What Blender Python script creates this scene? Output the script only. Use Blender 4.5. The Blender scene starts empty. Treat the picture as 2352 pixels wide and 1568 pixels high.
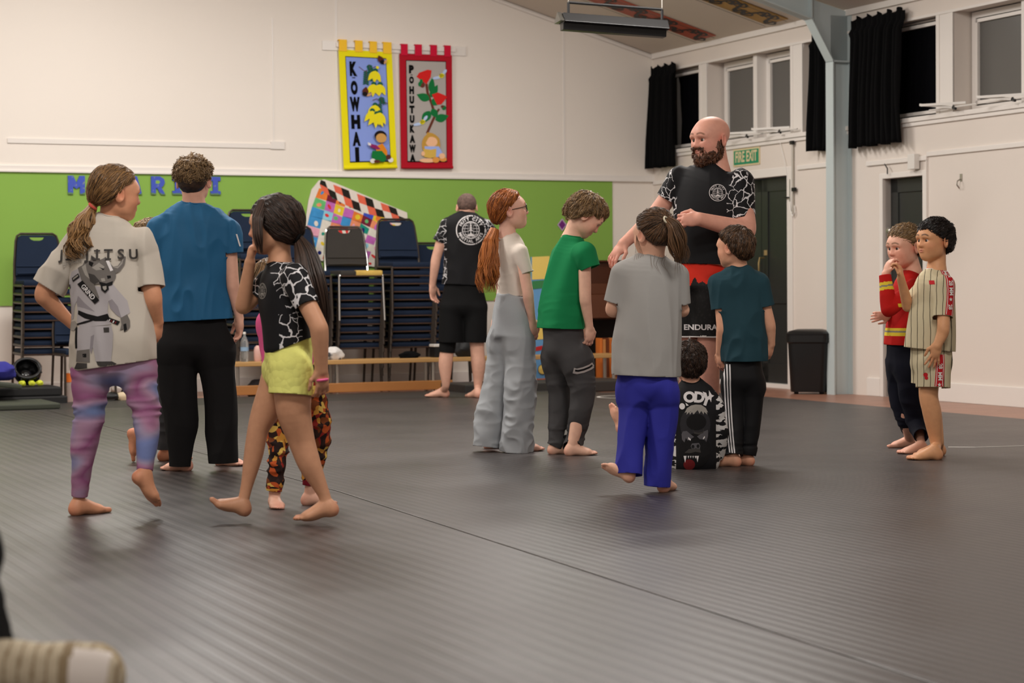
import bpy, bmesh, math, random
import numpy as np
from mathutils import Vector, Matrix
from mathutils.bvhtree import BVHTree
C = bpy.context.scene.collection
SC = bpy.context.scene
PI = math.pi
V3 = lambda *a: np.array(a, float)
def nrm(v):
    v = np.asarray(v, float); return v / (np.linalg.norm(v) + 1e-12)

# ---------------------------------------------------------------- camera
FPX, HC = 4704.0, 0.95                      # focal length in pixels of the 2352 wide frame, eye height
_p, _r = math.radians(1.5), math.radians(0.46)
FW = V3(0, math.cos(_p), -math.sin(_p))
_R0, _U0 = V3(1, 0, 0), V3(0, math.sin(_p), math.cos(_p))
RT = _R0*math.cos(_r) - _U0*math.sin(_r)
UP = _U0*math.cos(_r) + _R0*math.sin(_r)
CAM = V3(0, 0, HC)
cd = bpy.data.cameras.new('camera'); cam = bpy.data.objects.new('camera', cd); C.objects.link(cam)
cd.sensor_width = 36; cd.lens = 36*FPX/2352; cd.clip_end = 200; cd.clip_start = 0.05
m = Matrix.Identity(4)
for i in range(3):
    m[i][0] = RT[i]; m[i][1] = UP[i]; m[i][2] = -FW[i]; m[i][3] = CAM[i]
cam.matrix_world = m
cd.dof.use_dof = True; cd.dof.focus_distance = 10.6; cd.dof.aperture_fstop = 4.2
SC.camera = cam
# ---------------------------------------------------------------- world, light, exposure
w = bpy.data.worlds.new('night'); SC.world = w; w.use_nodes = True
w.node_tree.nodes['Background'].inputs[0].default_value = (0.012, 0.013, 0.016, 1)
w.node_tree.nodes['Background'].inputs[1].default_value = 1.0
SC.view_settings.view_transform = 'Standard'; SC.view_settings.look = 'None'
SC.view_settings.gamma = 1; SC.view_settings.use_curve_mapping = False
SC.view_settings.exposure = 0.0
SC.cycles.max_bounces = 6; SC.cycles.diffuse_bounces = 4; SC.cycles.use_denoising = True

TH = math.radians(24.2)
CORNER = V3(1.52, 21.81, 0)
EU = V3(-math.cos(TH), -math.sin(TH), 0)    # along the back wall, away from the corner
EV = V3(math.sin(TH), -math.cos(TH), 0)     # along the right wall, towards the camera
def W(u, v, z): return CORNER + EU*u + EV*v + V3(0, 0, z)
def UV(P): d = np.asarray(P) - CORNER; return float(d@EU), float(d@EV)

def ray(px, py): return FW*FPX + RT*(px-1176) - UP*(py-784)
def G(px, py, z=0.0):
    d = ray(px, py); return CAM + d*((z-HC)/d[2])
def at(px, py, Y):
    d = ray(px, py); return CAM + d*(Y/d[1])
def hit(px, py, o, n):
    d = ray(px, py); return CAM + d*(((o-CAM)@n)/(d@n))
def BW(px, py, off=0.0):                    # pixel -> (u, z) on the back wall
    P = hit(px, py, CORNER+EV*off, EV); return UV(P)[0], float(P[2])
def RW(px, py, off=0.0):                    # pixel -> (v, z) on the right wall
    P = hit(px, py, CORNER+EU*off, EU); return UV(P)[1], float(P[2])

def lamp(name, loc, sx, sy, power, col, rotz=0.0):
    l = bpy.data.lights.new(name, 'AREA'); l.shape = 'RECTANGLE'; l.size = sx; l.size_y = sy
    l.energy = power; l.color = col
    o = bpy.data.objects.new(name, l); C.objects.link(o); o.location = loc; o.rotation_euler = (0, 0, rotz)
    return o
WARM = (1.0, 0.953, 0.905)
ROTZ = math.atan2(EU[1], EU[0])
# strip lamps under the ceiling, above the top of the photograph
def tube_lamp(u, v, z, e):
    lamp('ceiling_lamp_light', W(u, v, z), 1.5, 0.25, e*0.6, WARM, ROTZ)
    l = bpy.data.lights.new('ceiling_lamp_glow', 'POINT'); l.energy = e*0.4; l.color = WARM; l.shadow_soft_size = 0.35
    o = bpy.data.objects.new('ceiling_lamp_glow', l); C.objects.link(o); o.location = W(u, v, z-0.05)
for (u, v, z, e) in ((3.0, 3.0, 3.95, 95), (6.4, 2.6, 4.3, 135), (9.6, 3.2, 4.0, 60), (3.6, 7.4, 4.0, 150), (7.2, 7.2, 4.3, 190), (10, 8, 4, 95), (5.5, 13.5, 4.2, 125), (9.5, 13.5, 4, 140), (7.5, 19, 4.2, 110), (10.8, 19, 3.8, 60)):
    tube_lamp(u, v, z, e)
# ---------------------------------------------------------------- materials
def lin(c):
    return tuple(((x/255)/12.92 if x/255 <= 0.04045 else ((x/255+0.055)/1.055)**2.4) for x in c[:3])
_MC = {}
def mat(name, rgb, rough=0.7, spec=0.35, var=0.0, vscale=6.0, bump=0.0, bscale=60.0, metal=0.0, emit=0.0, trans=0.0, attr=None, alpha=1.0, sheen=0.0):
    key = (name, tuple(rgb), rough)
    if key in _MC: return _MC[key]
    mt = bpy.data.materials.new(name); mt.use_nodes = True
    nt = mt.node_tree; b = nt.nodes['Principled BSDF']
    c = lin(rgb)+(1,)
    b.inputs['Base Color'].default_value = c; b.inputs['Roughness'].default_value = rough
    b.inputs['Specular IOR Level'].default_value = spec; b.inputs['Metallic'].default_value = metal
    if trans: b.inputs['Transmission Weight'].default_value = trans
    if sheen: b.inputs['Sheen Weight'].default_value = sheen
    if emit: b.inputs['Emission Color'].default_value = c; b.inputs['Emission Strength'].default_value = emit
    if var or bump:
        tc = nt.nodes.new('ShaderNodeTexCoord')
    if var:
        n = nt.nodes.new('ShaderNodeTexNoise'); n.inputs['Scale'].default_value = vscale; n.inputs['Detail'].default_value = 5
        nt.links.new(tc.outputs['Object'], n.inputs['Vector'])
        mx = nt.nodes.new('ShaderNodeMix'); mx.data_type = 'RGBA'
        mx.inputs['A'].default_value = tuple(x*(1-var) for x in c[:3])+(1,)
        mx.inputs['B'].default_value = tuple(min(1, x*(1+var)) for x in c[:3])+(1,)
        nt.links.new(n.outputs['Fac'], mx.inputs['Factor']); nt.links.new(mx.outputs['Result'], b.inputs['Base Color'])
    if bump:
        n2 = nt.nodes.new('ShaderNodeTexNoise'); n2.inputs['Scale'].default_value = bscale; n2.inputs['Detail'].default_value = 3
        nt.links.new(tc.outputs['Object'], n2.inputs['Vector'])
        bp = nt.nodes.new('ShaderNodeBump'); bp.inputs['Strength'].default_value = bump; bp.inputs['Distance'].default_value = 0.004
        nt.links.new(n2.outputs['Fac'], bp.inputs['Height']); nt.links.new(bp.outputs['Normal'], b.inputs['Normal'])
    _MC[key] = mt
    return mt
class NT:
    """small helper for hand wired node trees"""
    def __init__(s, name, rough=0.7, spec=0.35):
        s.m = bpy.data.materials.new(name); s.m.use_nodes = True; s.t = s.m.node_tree; s.b = s.t.nodes['Principled BSDF']
        s.b.inputs['Roughness'].default_value = rough; s.b.inputs['Specular IOR Level'].default_value = spec
    def n(s, kind, **kw):
        x = s.t.nodes.new('ShaderNode'+kind)
        for k, v in kw.items():
            if k in x.inputs: x.inputs[k].default_value = v
            else: setattr(x, k, v)
        return x
    def l(s, a, ao, b, bi): s.t.links.new(a.outputs[ao], b.inputs[bi]); return b
    def mix(s, fac, a, b):
        mx = s.n('Mix', data_type='RGBA')
        for v, k in ((a, 'A'), (b, 'B')):
            if isinstance(v, tuple): mx.inputs[k].default_value = lin(v)+(1,)
            else: s.t.links.new(v, mx.inputs[k])
        if isinstance(fac, float): mx.inputs['Factor'].default_value = fac
        else: s.t.links.new(fac, mx.inputs['Factor'])
        return mx.outputs['Result']
    def math(s, op, a, b=None, clamp=False):
        mm = s.n('Math', operation=op, use_clamp=clamp)
        for i, v in enumerate((a, b)):
            if v is None: continue
            if isinstance(v, (int, float)): mm.inputs[i].default_value = v
            else: s.t.links.new(v, mm.inputs[i])
        return mm.outputs[0]
    def out(s, sock): s.t.links.new(sock, s.b.inputs['Base Color']); return s.m

# ---------------------------------------------------------------- meshes
class MB:
    def __init__(s): s.v = []; s.f = []; s.mi = []; s.M = 0
    def add(s, vs, fs, mi=None):
        o = len(s.v); s.v.extend([tuple(map(float, x)) for x in vs]); s.f.extend([tuple(o+i for i in f) for f in fs])
        s.mi.extend([s.M if mi is None else mi]*len(fs)); return s
    def box(s, o, ax, ay, az):                # corner and three edge vectors
        o, ax, ay, az = (np.asarray(q, float) for q in (o, ax, ay, az))
        vs = [o, o+ax, o+ax+ay, o+ay, o+az, o+ax+az, o+ax+ay+az, o+ay+az]
        fs = [(0, 3, 2, 1), (4, 5, 6, 7), (0, 1, 5, 4), (1, 2, 6, 5), (2, 3, 7, 6), (3, 0, 4, 7)]
        if np.dot(np.cross(ax, ay), az) < 0: fs = [tuple(reversed(f)) for f in fs]
        return s.add(vs, fs)
    def cb(s, c, x, y, z, R=None):            # centred box
        R = np.eye(3) if R is None else R
        ax, ay, az = R[0]*x, R[1]*y, R[2]*z
        return s.box(np.asarray(c, float)-(ax+ay+az)/2, ax, ay, az)
    def tube(s, pts, r, n=8, closed=False, cap=True):
        pts = [np.asarray(p, float) for p in pts]; m = len(pts)
        rs = r if hasattr(r, '__len__') else [r]*m
        up = None; rings = []
        for i, p in enumerate(pts):
            t = nrm((pts[(i+1) % m] if (closed or i < m-1) else p) - (pts[i-1] if (closed or i > 0) else p))
            if up is None: up = V3(0, 0, 1) if abs(t[2]) < 0.9 else V3(1, 0, 0)
            a = nrm(np.cross(t, up)); b = np.cross(a, t); up = b
            rings.append([p + (a*math.cos(q)+b*math.sin(q))*rs[i] for q in [2*PI*k/n for k in range(n)]])
        vs = [x for rg in rings for x in rg]; fs = []
        for i in range(m if closed else m-1):
            j = (i+1) % m
            for k in range(n): fs.append((i*n+k, i*n+(k+1) % n, j*n+(k+1) % n, j*n+k))
        if cap and not closed: fs.append(tuple(reversed(range(n)))); fs.append(tuple((m-1)*n+k for k in range(n)))
        return s.add(vs, fs)
    def lathe(s, c, prof, n=24, ax=(0, 0, 1), sx=1.0, sy=1.0):
        c = np.asarray(c, float); ax = nrm(ax); a = nrm(np.cross(ax, V3(0, 1, 0) if abs(ax[1]) < 0.9 else V3(1, 0, 0))); b = np.cross(ax, a)
        vs = []; fs = []
        for (r, h) in prof:
            for k in range(n):
                q = 2*PI*k/n; vs.append(c + ax*h + a*math.cos(q)*r*sx + b*math.sin(q)*r*sy)
        for i in range(len(prof)-1):
            for k in range(n): fs.append((i*n+k, i*n+(k+1) % n, (i+1)*n+(k+1) % n, (i+1)*n+k))
        fs.append(tuple(reversed(range(n)))); fs.append(tuple((len(prof)-1)*n+k for k in range(n)))
        return s.add(vs, fs)
    def prism(s, pts, d):                     # flat polygon pushed along d
        pts = [np.asarray(p, float) for p in pts]; d = np.asarray(d, float); n = len(pts)
        vs = pts+[p+d for p in pts]
        fs = [tuple(reversed(range(n))), tuple(range(n, 2*n))]+[(i, (i+1) % n, n+(i+1) % n, n+i) for i in range(n)]
        return s.add(vs, fs)
def fast_mesh(name, V, F):
    me = bpy.data.meshes.new(name); V = np.asarray(V, np.float32); F = np.asarray(F, np.int32)
    me.vertices.add(len(V)); me.vertices.foreach_set('co', V.ravel())
    k = F.shape[1]; me.loops.add(F.size); me.loops.foreach_set('vertex_index', F.ravel())
    me.polygons.add(len(F)); me.polygons.foreach_set('loop_start', np.arange(0, F.size, k, dtype=np.int32))
    me.polygons.foreach_set('loop_total', np.full(len(F), k, np.int32))
    me.update(calc_edges=True); return me
def wloc(o):
    p = np.zeros(3)
    while o is not None: p = p+np.array(o.location); o = o.parent
    return p
def obj(name, mb, mats, parent=None, smooth=False, bevel=0.0, loc=None, seg=2, local=False, recalc=True):
    """one mesh object from an MB in world coordinates; under a parent it is stored in the parent's frame"""
    me = bpy.data.meshes.new(name)
    o3 = np.asarray(loc, float) if loc is not None else np.zeros(3)
    off = np.zeros(3) if local else (wloc(parent)+o3)
    me.from_pydata([tuple(np.array(v)-off) for v in mb.v], [], mb.f)
    mats = mats if isinstance(mats, (list, tuple)) else [mats]
    for mm in mats: me.materials.append(mm)
    me.polygons.foreach_set('material_index', mb.mi)
    if bevel or recalc:
        bm = bmesh.new(); bm.from_mesh(me)
        if bevel:
            bmesh.ops.remove_doubles(bm, verts=bm.verts, dist=1e-6)
            es = [e for e in bm.edges if len(e.link_faces) == 2 and e.calc_face_angle(0) > 0.5]
            bmesh.ops.bevel(bm, geom=es, offset=bevel, segments=seg, affect='EDGES', profile=0.6, clamp_overlap=True)
        if recalc: bmesh.ops.recalc_face_normals(bm, faces=bm.faces)
        bm.to_mesh(me); bm.free()
    if smooth:
        me.polygons.foreach_set('use_smooth', [True]*len(me.polygons))
        if smooth == 2: me.set_sharp_from_angle(angle=0.7)
    o = bpy.data.objects.new(name, me); C.objects.link(o); o.location = o3
    if parent is not None: o.parent = parent
    return o
def tag(o, label, cat, group=None, kind=None):
    if label: o['label'] = label
    if cat: o['category'] = cat
    if group: o['group'] = group
    if kind: o['kind'] = kind
    return o
def struct(o): o['kind'] = 'structure'; return o
def thing(name, loc, label, cat, group=None, rz=0.0):
    o = bpy.data.objects.new(name, None); C.objects.link(o); o.location = loc; o.rotation_euler = (0, 0, rz); o.empty_display_size = 0.1
    return tag(o, label, cat, group)
def copy_tree(o, parent=None):
    c = o.copy(); C.objects.link(c)
    if parent is not None: c.parent = parent
    for ch in list(o.children): copy_tree(ch, c)
    return c
def font_polys(txt, size=1.0, bold=0.0, align='CENTER', spacing=1.0):
    cu = bpy.data.curves.new('t', 'FONT'); cu.body = txt; cu.size = size; cu.align_x = align; cu.align_y = 'CENTER'; cu.offset = bold*size; cu.space_character = spacing; cu.resolution_u = 4
    o = bpy.data.objects.new('t', cu); C.objects.link(o)
    dg = bpy.context.evaluated_depsgraph_get(); me = bpy.data.meshes.new_from_object(o.evaluated_get(dg))
    vs = [(v.co.x, v.co.y) for v in me.vertices]; fs = [tuple(p.vertices) for p in me.polygons]
    bpy.data.objects.remove(o); bpy.data.curves.remove(cu); bpy.data.meshes.remove(me)
    return vs, fs
def flat(mb, shapes, o, ux, uy, off=0.0, nv=None):
    """2D shapes [(verts2d, faces, material index)] laid on the plane o + x ux + y uy"""
    nv = nrm(np.cross(ux, uy)) if nv is None else nv
    for i, (vs, fs, mi) in enumerate(shapes):
        mb.add([o+ux*x+uy*y+nv*(off+i*0.00012) for x, y in vs], fs, mi)
    return mb
def poly(pts, mi): return (list(pts), [tuple(range(len(pts)))], mi)
def ellp(cx, cy, rx, ry, mi, rot=0.0, n=18):
    c, s_ = math.cos(rot), math.sin(rot)
    return poly([(cx+rx*math.cos(2*PI*k/n)*c-ry*math.sin(2*PI*k/n)*s_, cy+rx*math.cos(2*PI*k/n)*s_+ry*math.sin(2*PI*k/n)*c) for k in range(n)], mi)
def stroke(pts, wd, mi):
    """polyline as a ribbon"""
    pts = [np.array(p, float) for p in pts]; L = []; Rr = []
    ws = wd if hasattr(wd, '__len__') else [wd]*len(pts)
    for i, p in enumerate(pts):
        t = pts[min(i+1, len(pts)-1)]-pts[max(i-1, 0)]; t = t/(np.hypot(*t)+1e-9); q = np.array([-t[1], t[0]])*ws[i]/2
        L.append(tuple(p+q)); Rr.append(tuple(p-q))
    n = len(pts); return (L+Rr, [(i, i+1, n+i+1, n+i) for i in range(n-1)], mi)
def ring(cx, cy, r0, r1, mi, n=48, a0=0.0, a1=2*PI, sx=1.0):
    vs = []; fs = []
    for k in range(n+1):
        q = a0+(a1-a0)*k/n
        vs += [(cx+r0*math.cos(q)*sx, cy+r0*math.sin(q)), (cx+r1*math.cos(q)*sx, cy+r1*math.sin(q))]
    return (vs, [(2*k, 2*k+1, 2*k+3, 2*k+2) for k in range(n)], mi)
def text_shape(txt, cx, cy, size, mi, bold=0.0, rot=0.0, sx=1.0, sy=1.0, spacing=1.0):
    vs, fs = font_polys(txt, size, bold, spacing=spacing); c, s_ = math.cos(rot), math.sin(rot)
    return ([(cx+x*sx*c-y*sy*s_, cy+x*sx*s_+y*sy*c) for x, y in vs], fs, mi)
def arc_text(txt, cx, cy, r, size, mi, mid, step, inward=False, bold=0.0):
    out = []; n = len(txt)
    for i, ch in enumerate(txt):
        if ch == ' ': continue
        a = mid + (i-(n-1)/2)*step*(1 if inward else -1)
        out.append(text_shape(ch, cx+r*math.cos(a), cy+r*math.sin(a), size, mi, bold, a+PI/2 if inward else a-PI/2))
    return out
# ---------------------------------------------------------------- the hall
M_WALL = mat('wall_paint', (236, 228, 219), 0.55, 0.3, var=0.015, vscale=1.5)
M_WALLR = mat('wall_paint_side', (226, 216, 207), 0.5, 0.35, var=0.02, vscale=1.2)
M_TRIM = mat('white_gloss_paint', (232, 226, 220), 0.35, 0.45)
M_CEIL = mat('ceiling_paint', (212, 201, 189), 0.8, 0.2, var=0.01)
M_GREEN = mat('green_felt_board', (138, 178, 84), 0.95, 0.1, var=0.03, vscale=2.0, bump=0.15, bscale=400)
M_STEEL = mat('pale_blue_steel_paint', (188, 199, 200), 0.45, 0.4, var=0.02)
M_DOOR = mat('charcoal_door_paint', (44, 46, 45), 0.35, 0.4)
M_BLACK = mat('black_cloth', (13, 13, 14), 0.95, 0.1, var=0.15, bump=0.1, bscale=250)
M_METAL = mat('brushed_metal', (190, 186, 178), 0.3, 0.5, metal=0.9)
M_CHROME = mat('chrome', (215, 215, 215), 0.12, 0.5, metal=1.0)
M_DARK = mat('black_plastic', (20, 20, 21), 0.35, 0.4)
M_WHITEP = mat('white_plastic', (225, 221, 215), 0.4, 0.4)
UMAX, VMAX = 13.0, 25.0
def zc(u): return 3.4 + 0.284*min(u, UMAX-u)
def mbox(mb, u0, u1, v0, v1, z0, z1):
    return mb.box(W(u0, v0, z0), EU*(u1-u0), EV*(v1-v0), V3(0, 0, z1-z0))
def gable(mb, v0, v1, z0):
    pts = [W(0, v0, z0), W(UMAX, v0, z0), W(UMAX, v0, zc(UMAX)), W(UMAX/2, v0, zc(UMAX/2)), W(0, v0, zc(0))]
    return mb.prism(pts, EV*(v1-v0))
# floor slab of timber, mat surface on top
wf = NT('timber_floor', 0.35, 0.4)
tc = wf.n('TexCoord'); mp = wf.n('Mapping'); mp.inputs['Rotation'].default_value = (0, 0, -ROTZ); wf.l(tc, 'Object', mp, 'Vector')
bk = wf.n('TexBrick', Scale=1.0); bk.inputs['Brick Width'].default_value = 2.2; bk.inputs['Row Height'].default_value = 0.085; bk.inputs['Mortar Size'].default_value = 0.003
for k, c in (('Color1', (150, 104, 84)), ('Color2', (168, 122, 102)), ('Mortar', (70, 44, 34))): bk.inputs[k].default_value = lin(c)+(1,)
wf.l(mp, 'Vector', bk, 'Vector'); wf.out(bk.outputs['Color'])
struct(obj('floor', mbox(MB(), -0.3, UMAX+0.3, -0.3, VMAX, -0.16, -0.03), wf.m))
# roll-out mats with a ribbed print
def mat_material(name, freq, cross):
    t = NT(name, 0.44, 0.5)
    tc = t.n('TexCoord'); mp = t.n('Mapping'); mp.inputs['Rotation'].default_value = (0, 0, -math.atan2(EU[1], EU[0])); t.l(tc, 'Object', mp, 'Vector')
    sx = t.n('SeparateXYZ'); t.l(mp, 'Vector', sx, 'Vector')
    nz = t.n('TexNoise', Scale=2.2); nz.inputs['Detail'].default_value = 5; t.l(tc, 'Object', nz, 'Vector')
    wob = t.math('MULTIPLY', nz.outputs['Fac'], 0.01)
    a = t.math('SINE', t.math('MULTIPLY', t.math('ADD', sx.outputs['X'], wob), 2*PI/freq))
    a = t.math('ADD', t.math('MULTIPLY', t.math('MULTIPLY', a, 2.2), 0.5), 0.5, True)
    b = t.math('SINE', t.math('MULTIPLY', sx.outputs['Y'], 2*PI/cross))
    b = t.math('ADD', t.math('MULTIPLY', b, 0.5), 0.5, True)
    h = t.math('ADD', a, t.math('MULTIPLY', b, 0.35))
    col = t.mix(a, (58, 54, 54), (70, 65, 65))
    n2 = t.n('TexNoise', Scale=0.8); n2.inputs['Detail'].default_value = 6; n2.inputs['Roughness'].default_value = 0.7; t.l(tc, 'Object', n2, 'Vector')
    cr = t.n('ValToRGB'); cr.color_ramp.elements[0].position = 0.35; cr.color_ramp.elements[1].position = 0.75
    cr.color_ramp.elements[0].color = (0.8, 0.8, 0.8, 1); cr.color_ramp.elements[1].color = (1.15, 1.13, 1.1, 1); t.l(n2, 'Fac', cr, 'Fac')
    mx = t.n('Mix', data_type='RGBA', blend_type='MULTIPLY'); mx.inputs['Factor'].default_value = 1.0
    t.t.links.new(col, mx.inputs['A']); t.l(cr, 'Color', mx, 'B'); t.out(mx.outputs['Result'])
    rr = t.math('ADD', t.math('MULTIPLY', n2.outputs['Fac'], 0.24), 0.27); t.t.links.new(rr, t.b.inputs['Roughness'])
    bp = t.n('Bump'); bp.inputs['Strength'].default_value = 0.2; bp.inputs['Distance'].default_value = 0.003
    t.t.links.new(h, bp.inputs['Height']); t.l(bp, 'Normal', t.b, 'Normal')
    return t.m
M_MATA = mat_material('ribbed_mat', 0.068, 0.5)
M_MATB = mat_material('woven_mat', 0.05, 0.034)
M_MATC = mat('plain_dark_mat', (52, 50, 48), 0.5, 0.4, var=0.06, vscale=3)
SEAM = [UV(V3(*q, 0)) for q in ((2.9, -.13), (0.93, 5.03), (-0.82, 9.61), (-3.77, 16.5), (-5.1, 19.6))]   # where the two near mats meet
def quadmat(name, pts, m_, label, h=0.029):
    mb = MB().prism([W(u, v, -0.03) for u, v in pts], V3(0, 0, h+0.001)); o = obj(name, mb, m_, bevel=0.004)
    return tag(o, label, 'mat')
def seam_u(v):
    q = sorted((b, a) for a, b in SEAM); return float(np.interp(v, [x[0] for x in q], [x[1] for x in q]))
VB = 2.75
quadmat('floor_mat', [(1.15, VB)]+[(seam_u(v)-.004, v) for v in [VB]+sorted(q[1] for q in SEAM if VB < q[1] < 24)+[24]]+[(1.15, 24)], M_MATB, 'wide dark grey woven mat running past the bin, without rib stripes')
quadmat('floor_mat', [(UMAX-.2, 24)]+[(seam_u(v)+.004, v) for v in [24]+sorted((q[1] for q in SEAM if VB < q[1] < 24), reverse=True)+[VB]]+[(UMAX-.2, VB)], M_MATA, 'wide dark grey mat with ribbed stripes under the girl in yellow shorts')
quadmat('floor_mat', [(2.0, 1.62), (UMAX-.2, 1.62), (UMAX-.2, VB-0.008), (2.0, VB-0.008)], M_MATC, 'narrow smooth dark mat lying along the front of the wooden bench', 0.027)
# thin white circle printed on the mat
P0 = G(1432, 911); mb = MB(); flat(mb, [ring(0, 0, 0.205, 0.235, 0, 64)], P0+V3(0, 0, 0.0006), V3(1, 0, 0), V3(0, 1, 0)); ci = obj('floor_marking', mb, M_WHITEP, recalc=False); tag(ci, 'thin white circle printed on the dark mat', 'marking', kind='structure')
mb = MB(); q = [G(2178, 1027), G(2240, 1027.5), G(2300, 1026), G(2352, 1024)]; mb.tube([p+V3(0, 0, 0.001) for p in q], 0.0035, 5); tag(obj('tape_line', mb, M_WHITEP), 'thin pale scuffed tape line on the mat behind the boy in pinstripes', 'tape')

# back wall
mb = MB(); gable(mb, -0.25, 0.0, -0.1); struct(obj('wall_back', mb, M_WALL))
mb = MB(); mbox(mb, 0, UMAX, -0.01, 0.02, 2.075, 2.125); mbox(mb, 0, UMAX, -0.01, 0.035, 2.06, 2.08); struct(obj('trim_1', mb, M_TRIM, bevel=0.004))
mb = MB(); mbox(mb, 0.5, UMAX, -0.01, 0.012, 0.82, 2.06); tag(obj('pin_board', mb, M_GREEN), 'long lime green felt pin board across the back wall', 'board')
for k in range(1, 6): pass
mb = MB(); mbox(mb, 0, UMAX, -0.01, 0.018, -0.03, 0.1); struct(obj('baseboard_back', mb, M_TRIM, bevel=0.004))
mb = MB()
for u in (1.05, 3.55): mbox(mb, u-0.012, u+0.012, -0.01, 0.004, 2.12, zc(u)-0.01)
struct(obj('trim_2', mb, M_TRIM))
# faint raised frame of a painted-over screen on the upper wall
mb = MB(); mbox(mb, 4.2, 6.78, -0.01, 0.012, 2.33, 2.375); mbox(mb, 4.1, 4.24, -0.01, 0.016, 2.325, 2.40); mbox(mb, 4.2, 4.216, -0.01, 0.006, 2.375, 3.6); struct(obj('trim_3', mb, M_TRIM, bevel=0.003))
# cove where the back wall meets the ceiling
mb = MB(); mb.tube([W(0, 0.02, zc(0)-0.02), W(UMAX/2, 0.02, zc(UMAX/2)-0.02), W(UMAX, 0.02, zc(0)-0.02)], 0.022, 6); struct(obj('trim_4', mb, M_TRIM))
# ceiling
mb = MB()
for (ua, ub) in ((-0.02, UMAX/2), (UMAX/2, UMAX+0.02)):
    mb.prism([W(ua, -0.25, zc(max(0, min(ua, UMAX)))), W(ub, -0.25, zc(min(ub, UMAX))), W(ub, -0.25, zc(min(ub, UMAX))+0.1), W(ua, -0.25, zc(max(0, min(ua, UMAX)))+0.1)], EV*(VMAX+0.25))
struct(obj('ceiling', mb, M_CEIL))
# left and rear walls (behind the photographer)
mb = MB(); mbox(mb, UMAX, UMAX+0.2, -0.2, VMAX, -0.1, 3.4); struct(obj('wall_left', mb, M_WALL))
mb = MB(); gable(mb, VMAX, VMAX+0.2, -0.1); struct(obj('wall_front', mb, M_WALL))

# right wall in pieces round the doors and the high windows
D1a, D1b, D2a, D2b = 1.12, 2.68, 4.25, 4.84
RT_ = -0.24
mb = MB()
for (a, b, z0, z1) in ((-0.2, D1a, -0.1, 2.34), (D1a, D1b, 2.0, 2.34), (D1b, D2a, -0.1, 2.34), (D2a, D2b, 1.88, 2.34), (D2b, VMAX, -0.1, 2.34), (-0.2, VMAX, 3.21, 3.42)):
    mbox(mb, RT_, 0, a, b, z0, z1)
for (a, b) in ((-0.2, 0.12), (1.0, 1.16), (2.74, 2.95), (3.6, 4.06), (5.03, 5.26), (7.9, 8.1)):
    mbox(mb, RT_, 0, a, b, 2.34, 3.21)
mbox(mb, RT_, 0, 11.0, VMAX, 2.34, 3.21)
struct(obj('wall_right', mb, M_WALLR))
mb = MB(); mbox(mb, 0, 0.035, 0.1, VMAX, 2.335, 2.375); mbox(mb, 0, 0.02, 0.1, VMAX, 2.30, 2.335); struct(obj('trim_5', mb, M_TRIM, bevel=0.006))
mb = MB()
for (a, b) in ((0, 0.96), (2.86, 3.62), (4.9, VMAX)): mbox(mb, -0.005, 0.018, a, b, 2.03, 2.07)
mbox(mb, -0.005, 0.02, 4.0, 4.9, 2.0, 2.04)
struct(obj('trim_6', mb, M_TRIM, bevel=0.004))
mb = MB()
for (a, b) in ((0, D1a-0.1), (D1b+0.1, 3.62), (4.0, D2a-.05), (D2b+0.05, VMAX)): mbox(mb, -0.005, 0.02, a, b, -0.03, 0.13)
struct(obj('baseboard_right', mb, M_TRIM, bevel=0.006))
mb = MB(); mbox(mb, 0, 0.03, 0, VMAX, 3.36, 3.42); mbox(mb, 0, 0.014, 0, VMAX, 3.2, 3.225); struct(obj('trim_7', mb, M_TRIM, bevel=0.004))
# pier mouldings
for i, (a, b) in enumerate(((1.0, 1.16), (2.74, 2.95), (5.03, 5.26))):
    mb = MB(); mbox(mb, -0.004, 0.012, a, a+0.045, 2.375, 3.2); mbox(mb, -0.004, 0.012, b-0.06, b, 2.375, 3.2); mbox(mb, -.004, .006, a, b, 2.375, 3.2)
    struct(obj('trim_%d' % (8+i), mb, M_TRIM, bevel=0.004))
# windows
fg = NT('frosted_night_glass', 0.22, 0.5); fg.b.inputs['Base Color'].default_value = lin((92, 90, 87))+(1,); M_FROST = fg.m
dg_ = NT('clear_night_glass', 0.04, 0.5); dg_.b.inputs['Base Color'].default_value = (0.004, 0.004, 0.005, 1); M_NIGHT = dg_.m
def window(i, a, b, frosted=True, z0=2.375, z1=3.2, depth=0.17, fw=0.05):
    w_ = MB(); uo = -depth
    for (p, q, r_, s_) in ((a, a+fw, z0, z1), (b-fw, b, z0, z1), (a+fw, b-fw, z1-fw, z1), (a+fw, b-fw, z0, z0+fw)): mbox(w_, uo-0.04, uo, p, q, r_, s_)
    i2 = fw+0.012
    for (p, q, r_, s_) in ((a+i2, a+i2+.028, z0+i2, z1-i2), (b-i2-.028, b-i2, z0+i2, z1-i2), (a+i2, b-i2, z1-i2-.028, z1-i2), (a+i2, b-i2, z0+i2, z0+i2+.028)): mbox(w_, uo-0.03, uo+0.014, p, q, r_, s_)
    o = struct(obj('window_%d' % i, w_, M_TRIM, bevel=0.004))
    g = MB(); mbox(g, uo-0.02, uo-0.012, a+fw, b-fw, z0+fw, z1-fw); obj('pane', g, M_FROST if frosted else M_NIGHT, o)
    return o
window(1, 0.12, 1.0, False, depth=0.1, fw=0.015); window(2, 1.2, 1.95); window(3, 2.02, 2.72)
window(4, 2.97, 3.6); window(5, 4.06, 5.03, False, depth=0.1, fw=0.015); window(6, 5.28, 6.06); window(7, 6.1, 6.95)
window(8, 7.0, 7.9, False, depth=0.1, fw=0.015)
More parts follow.
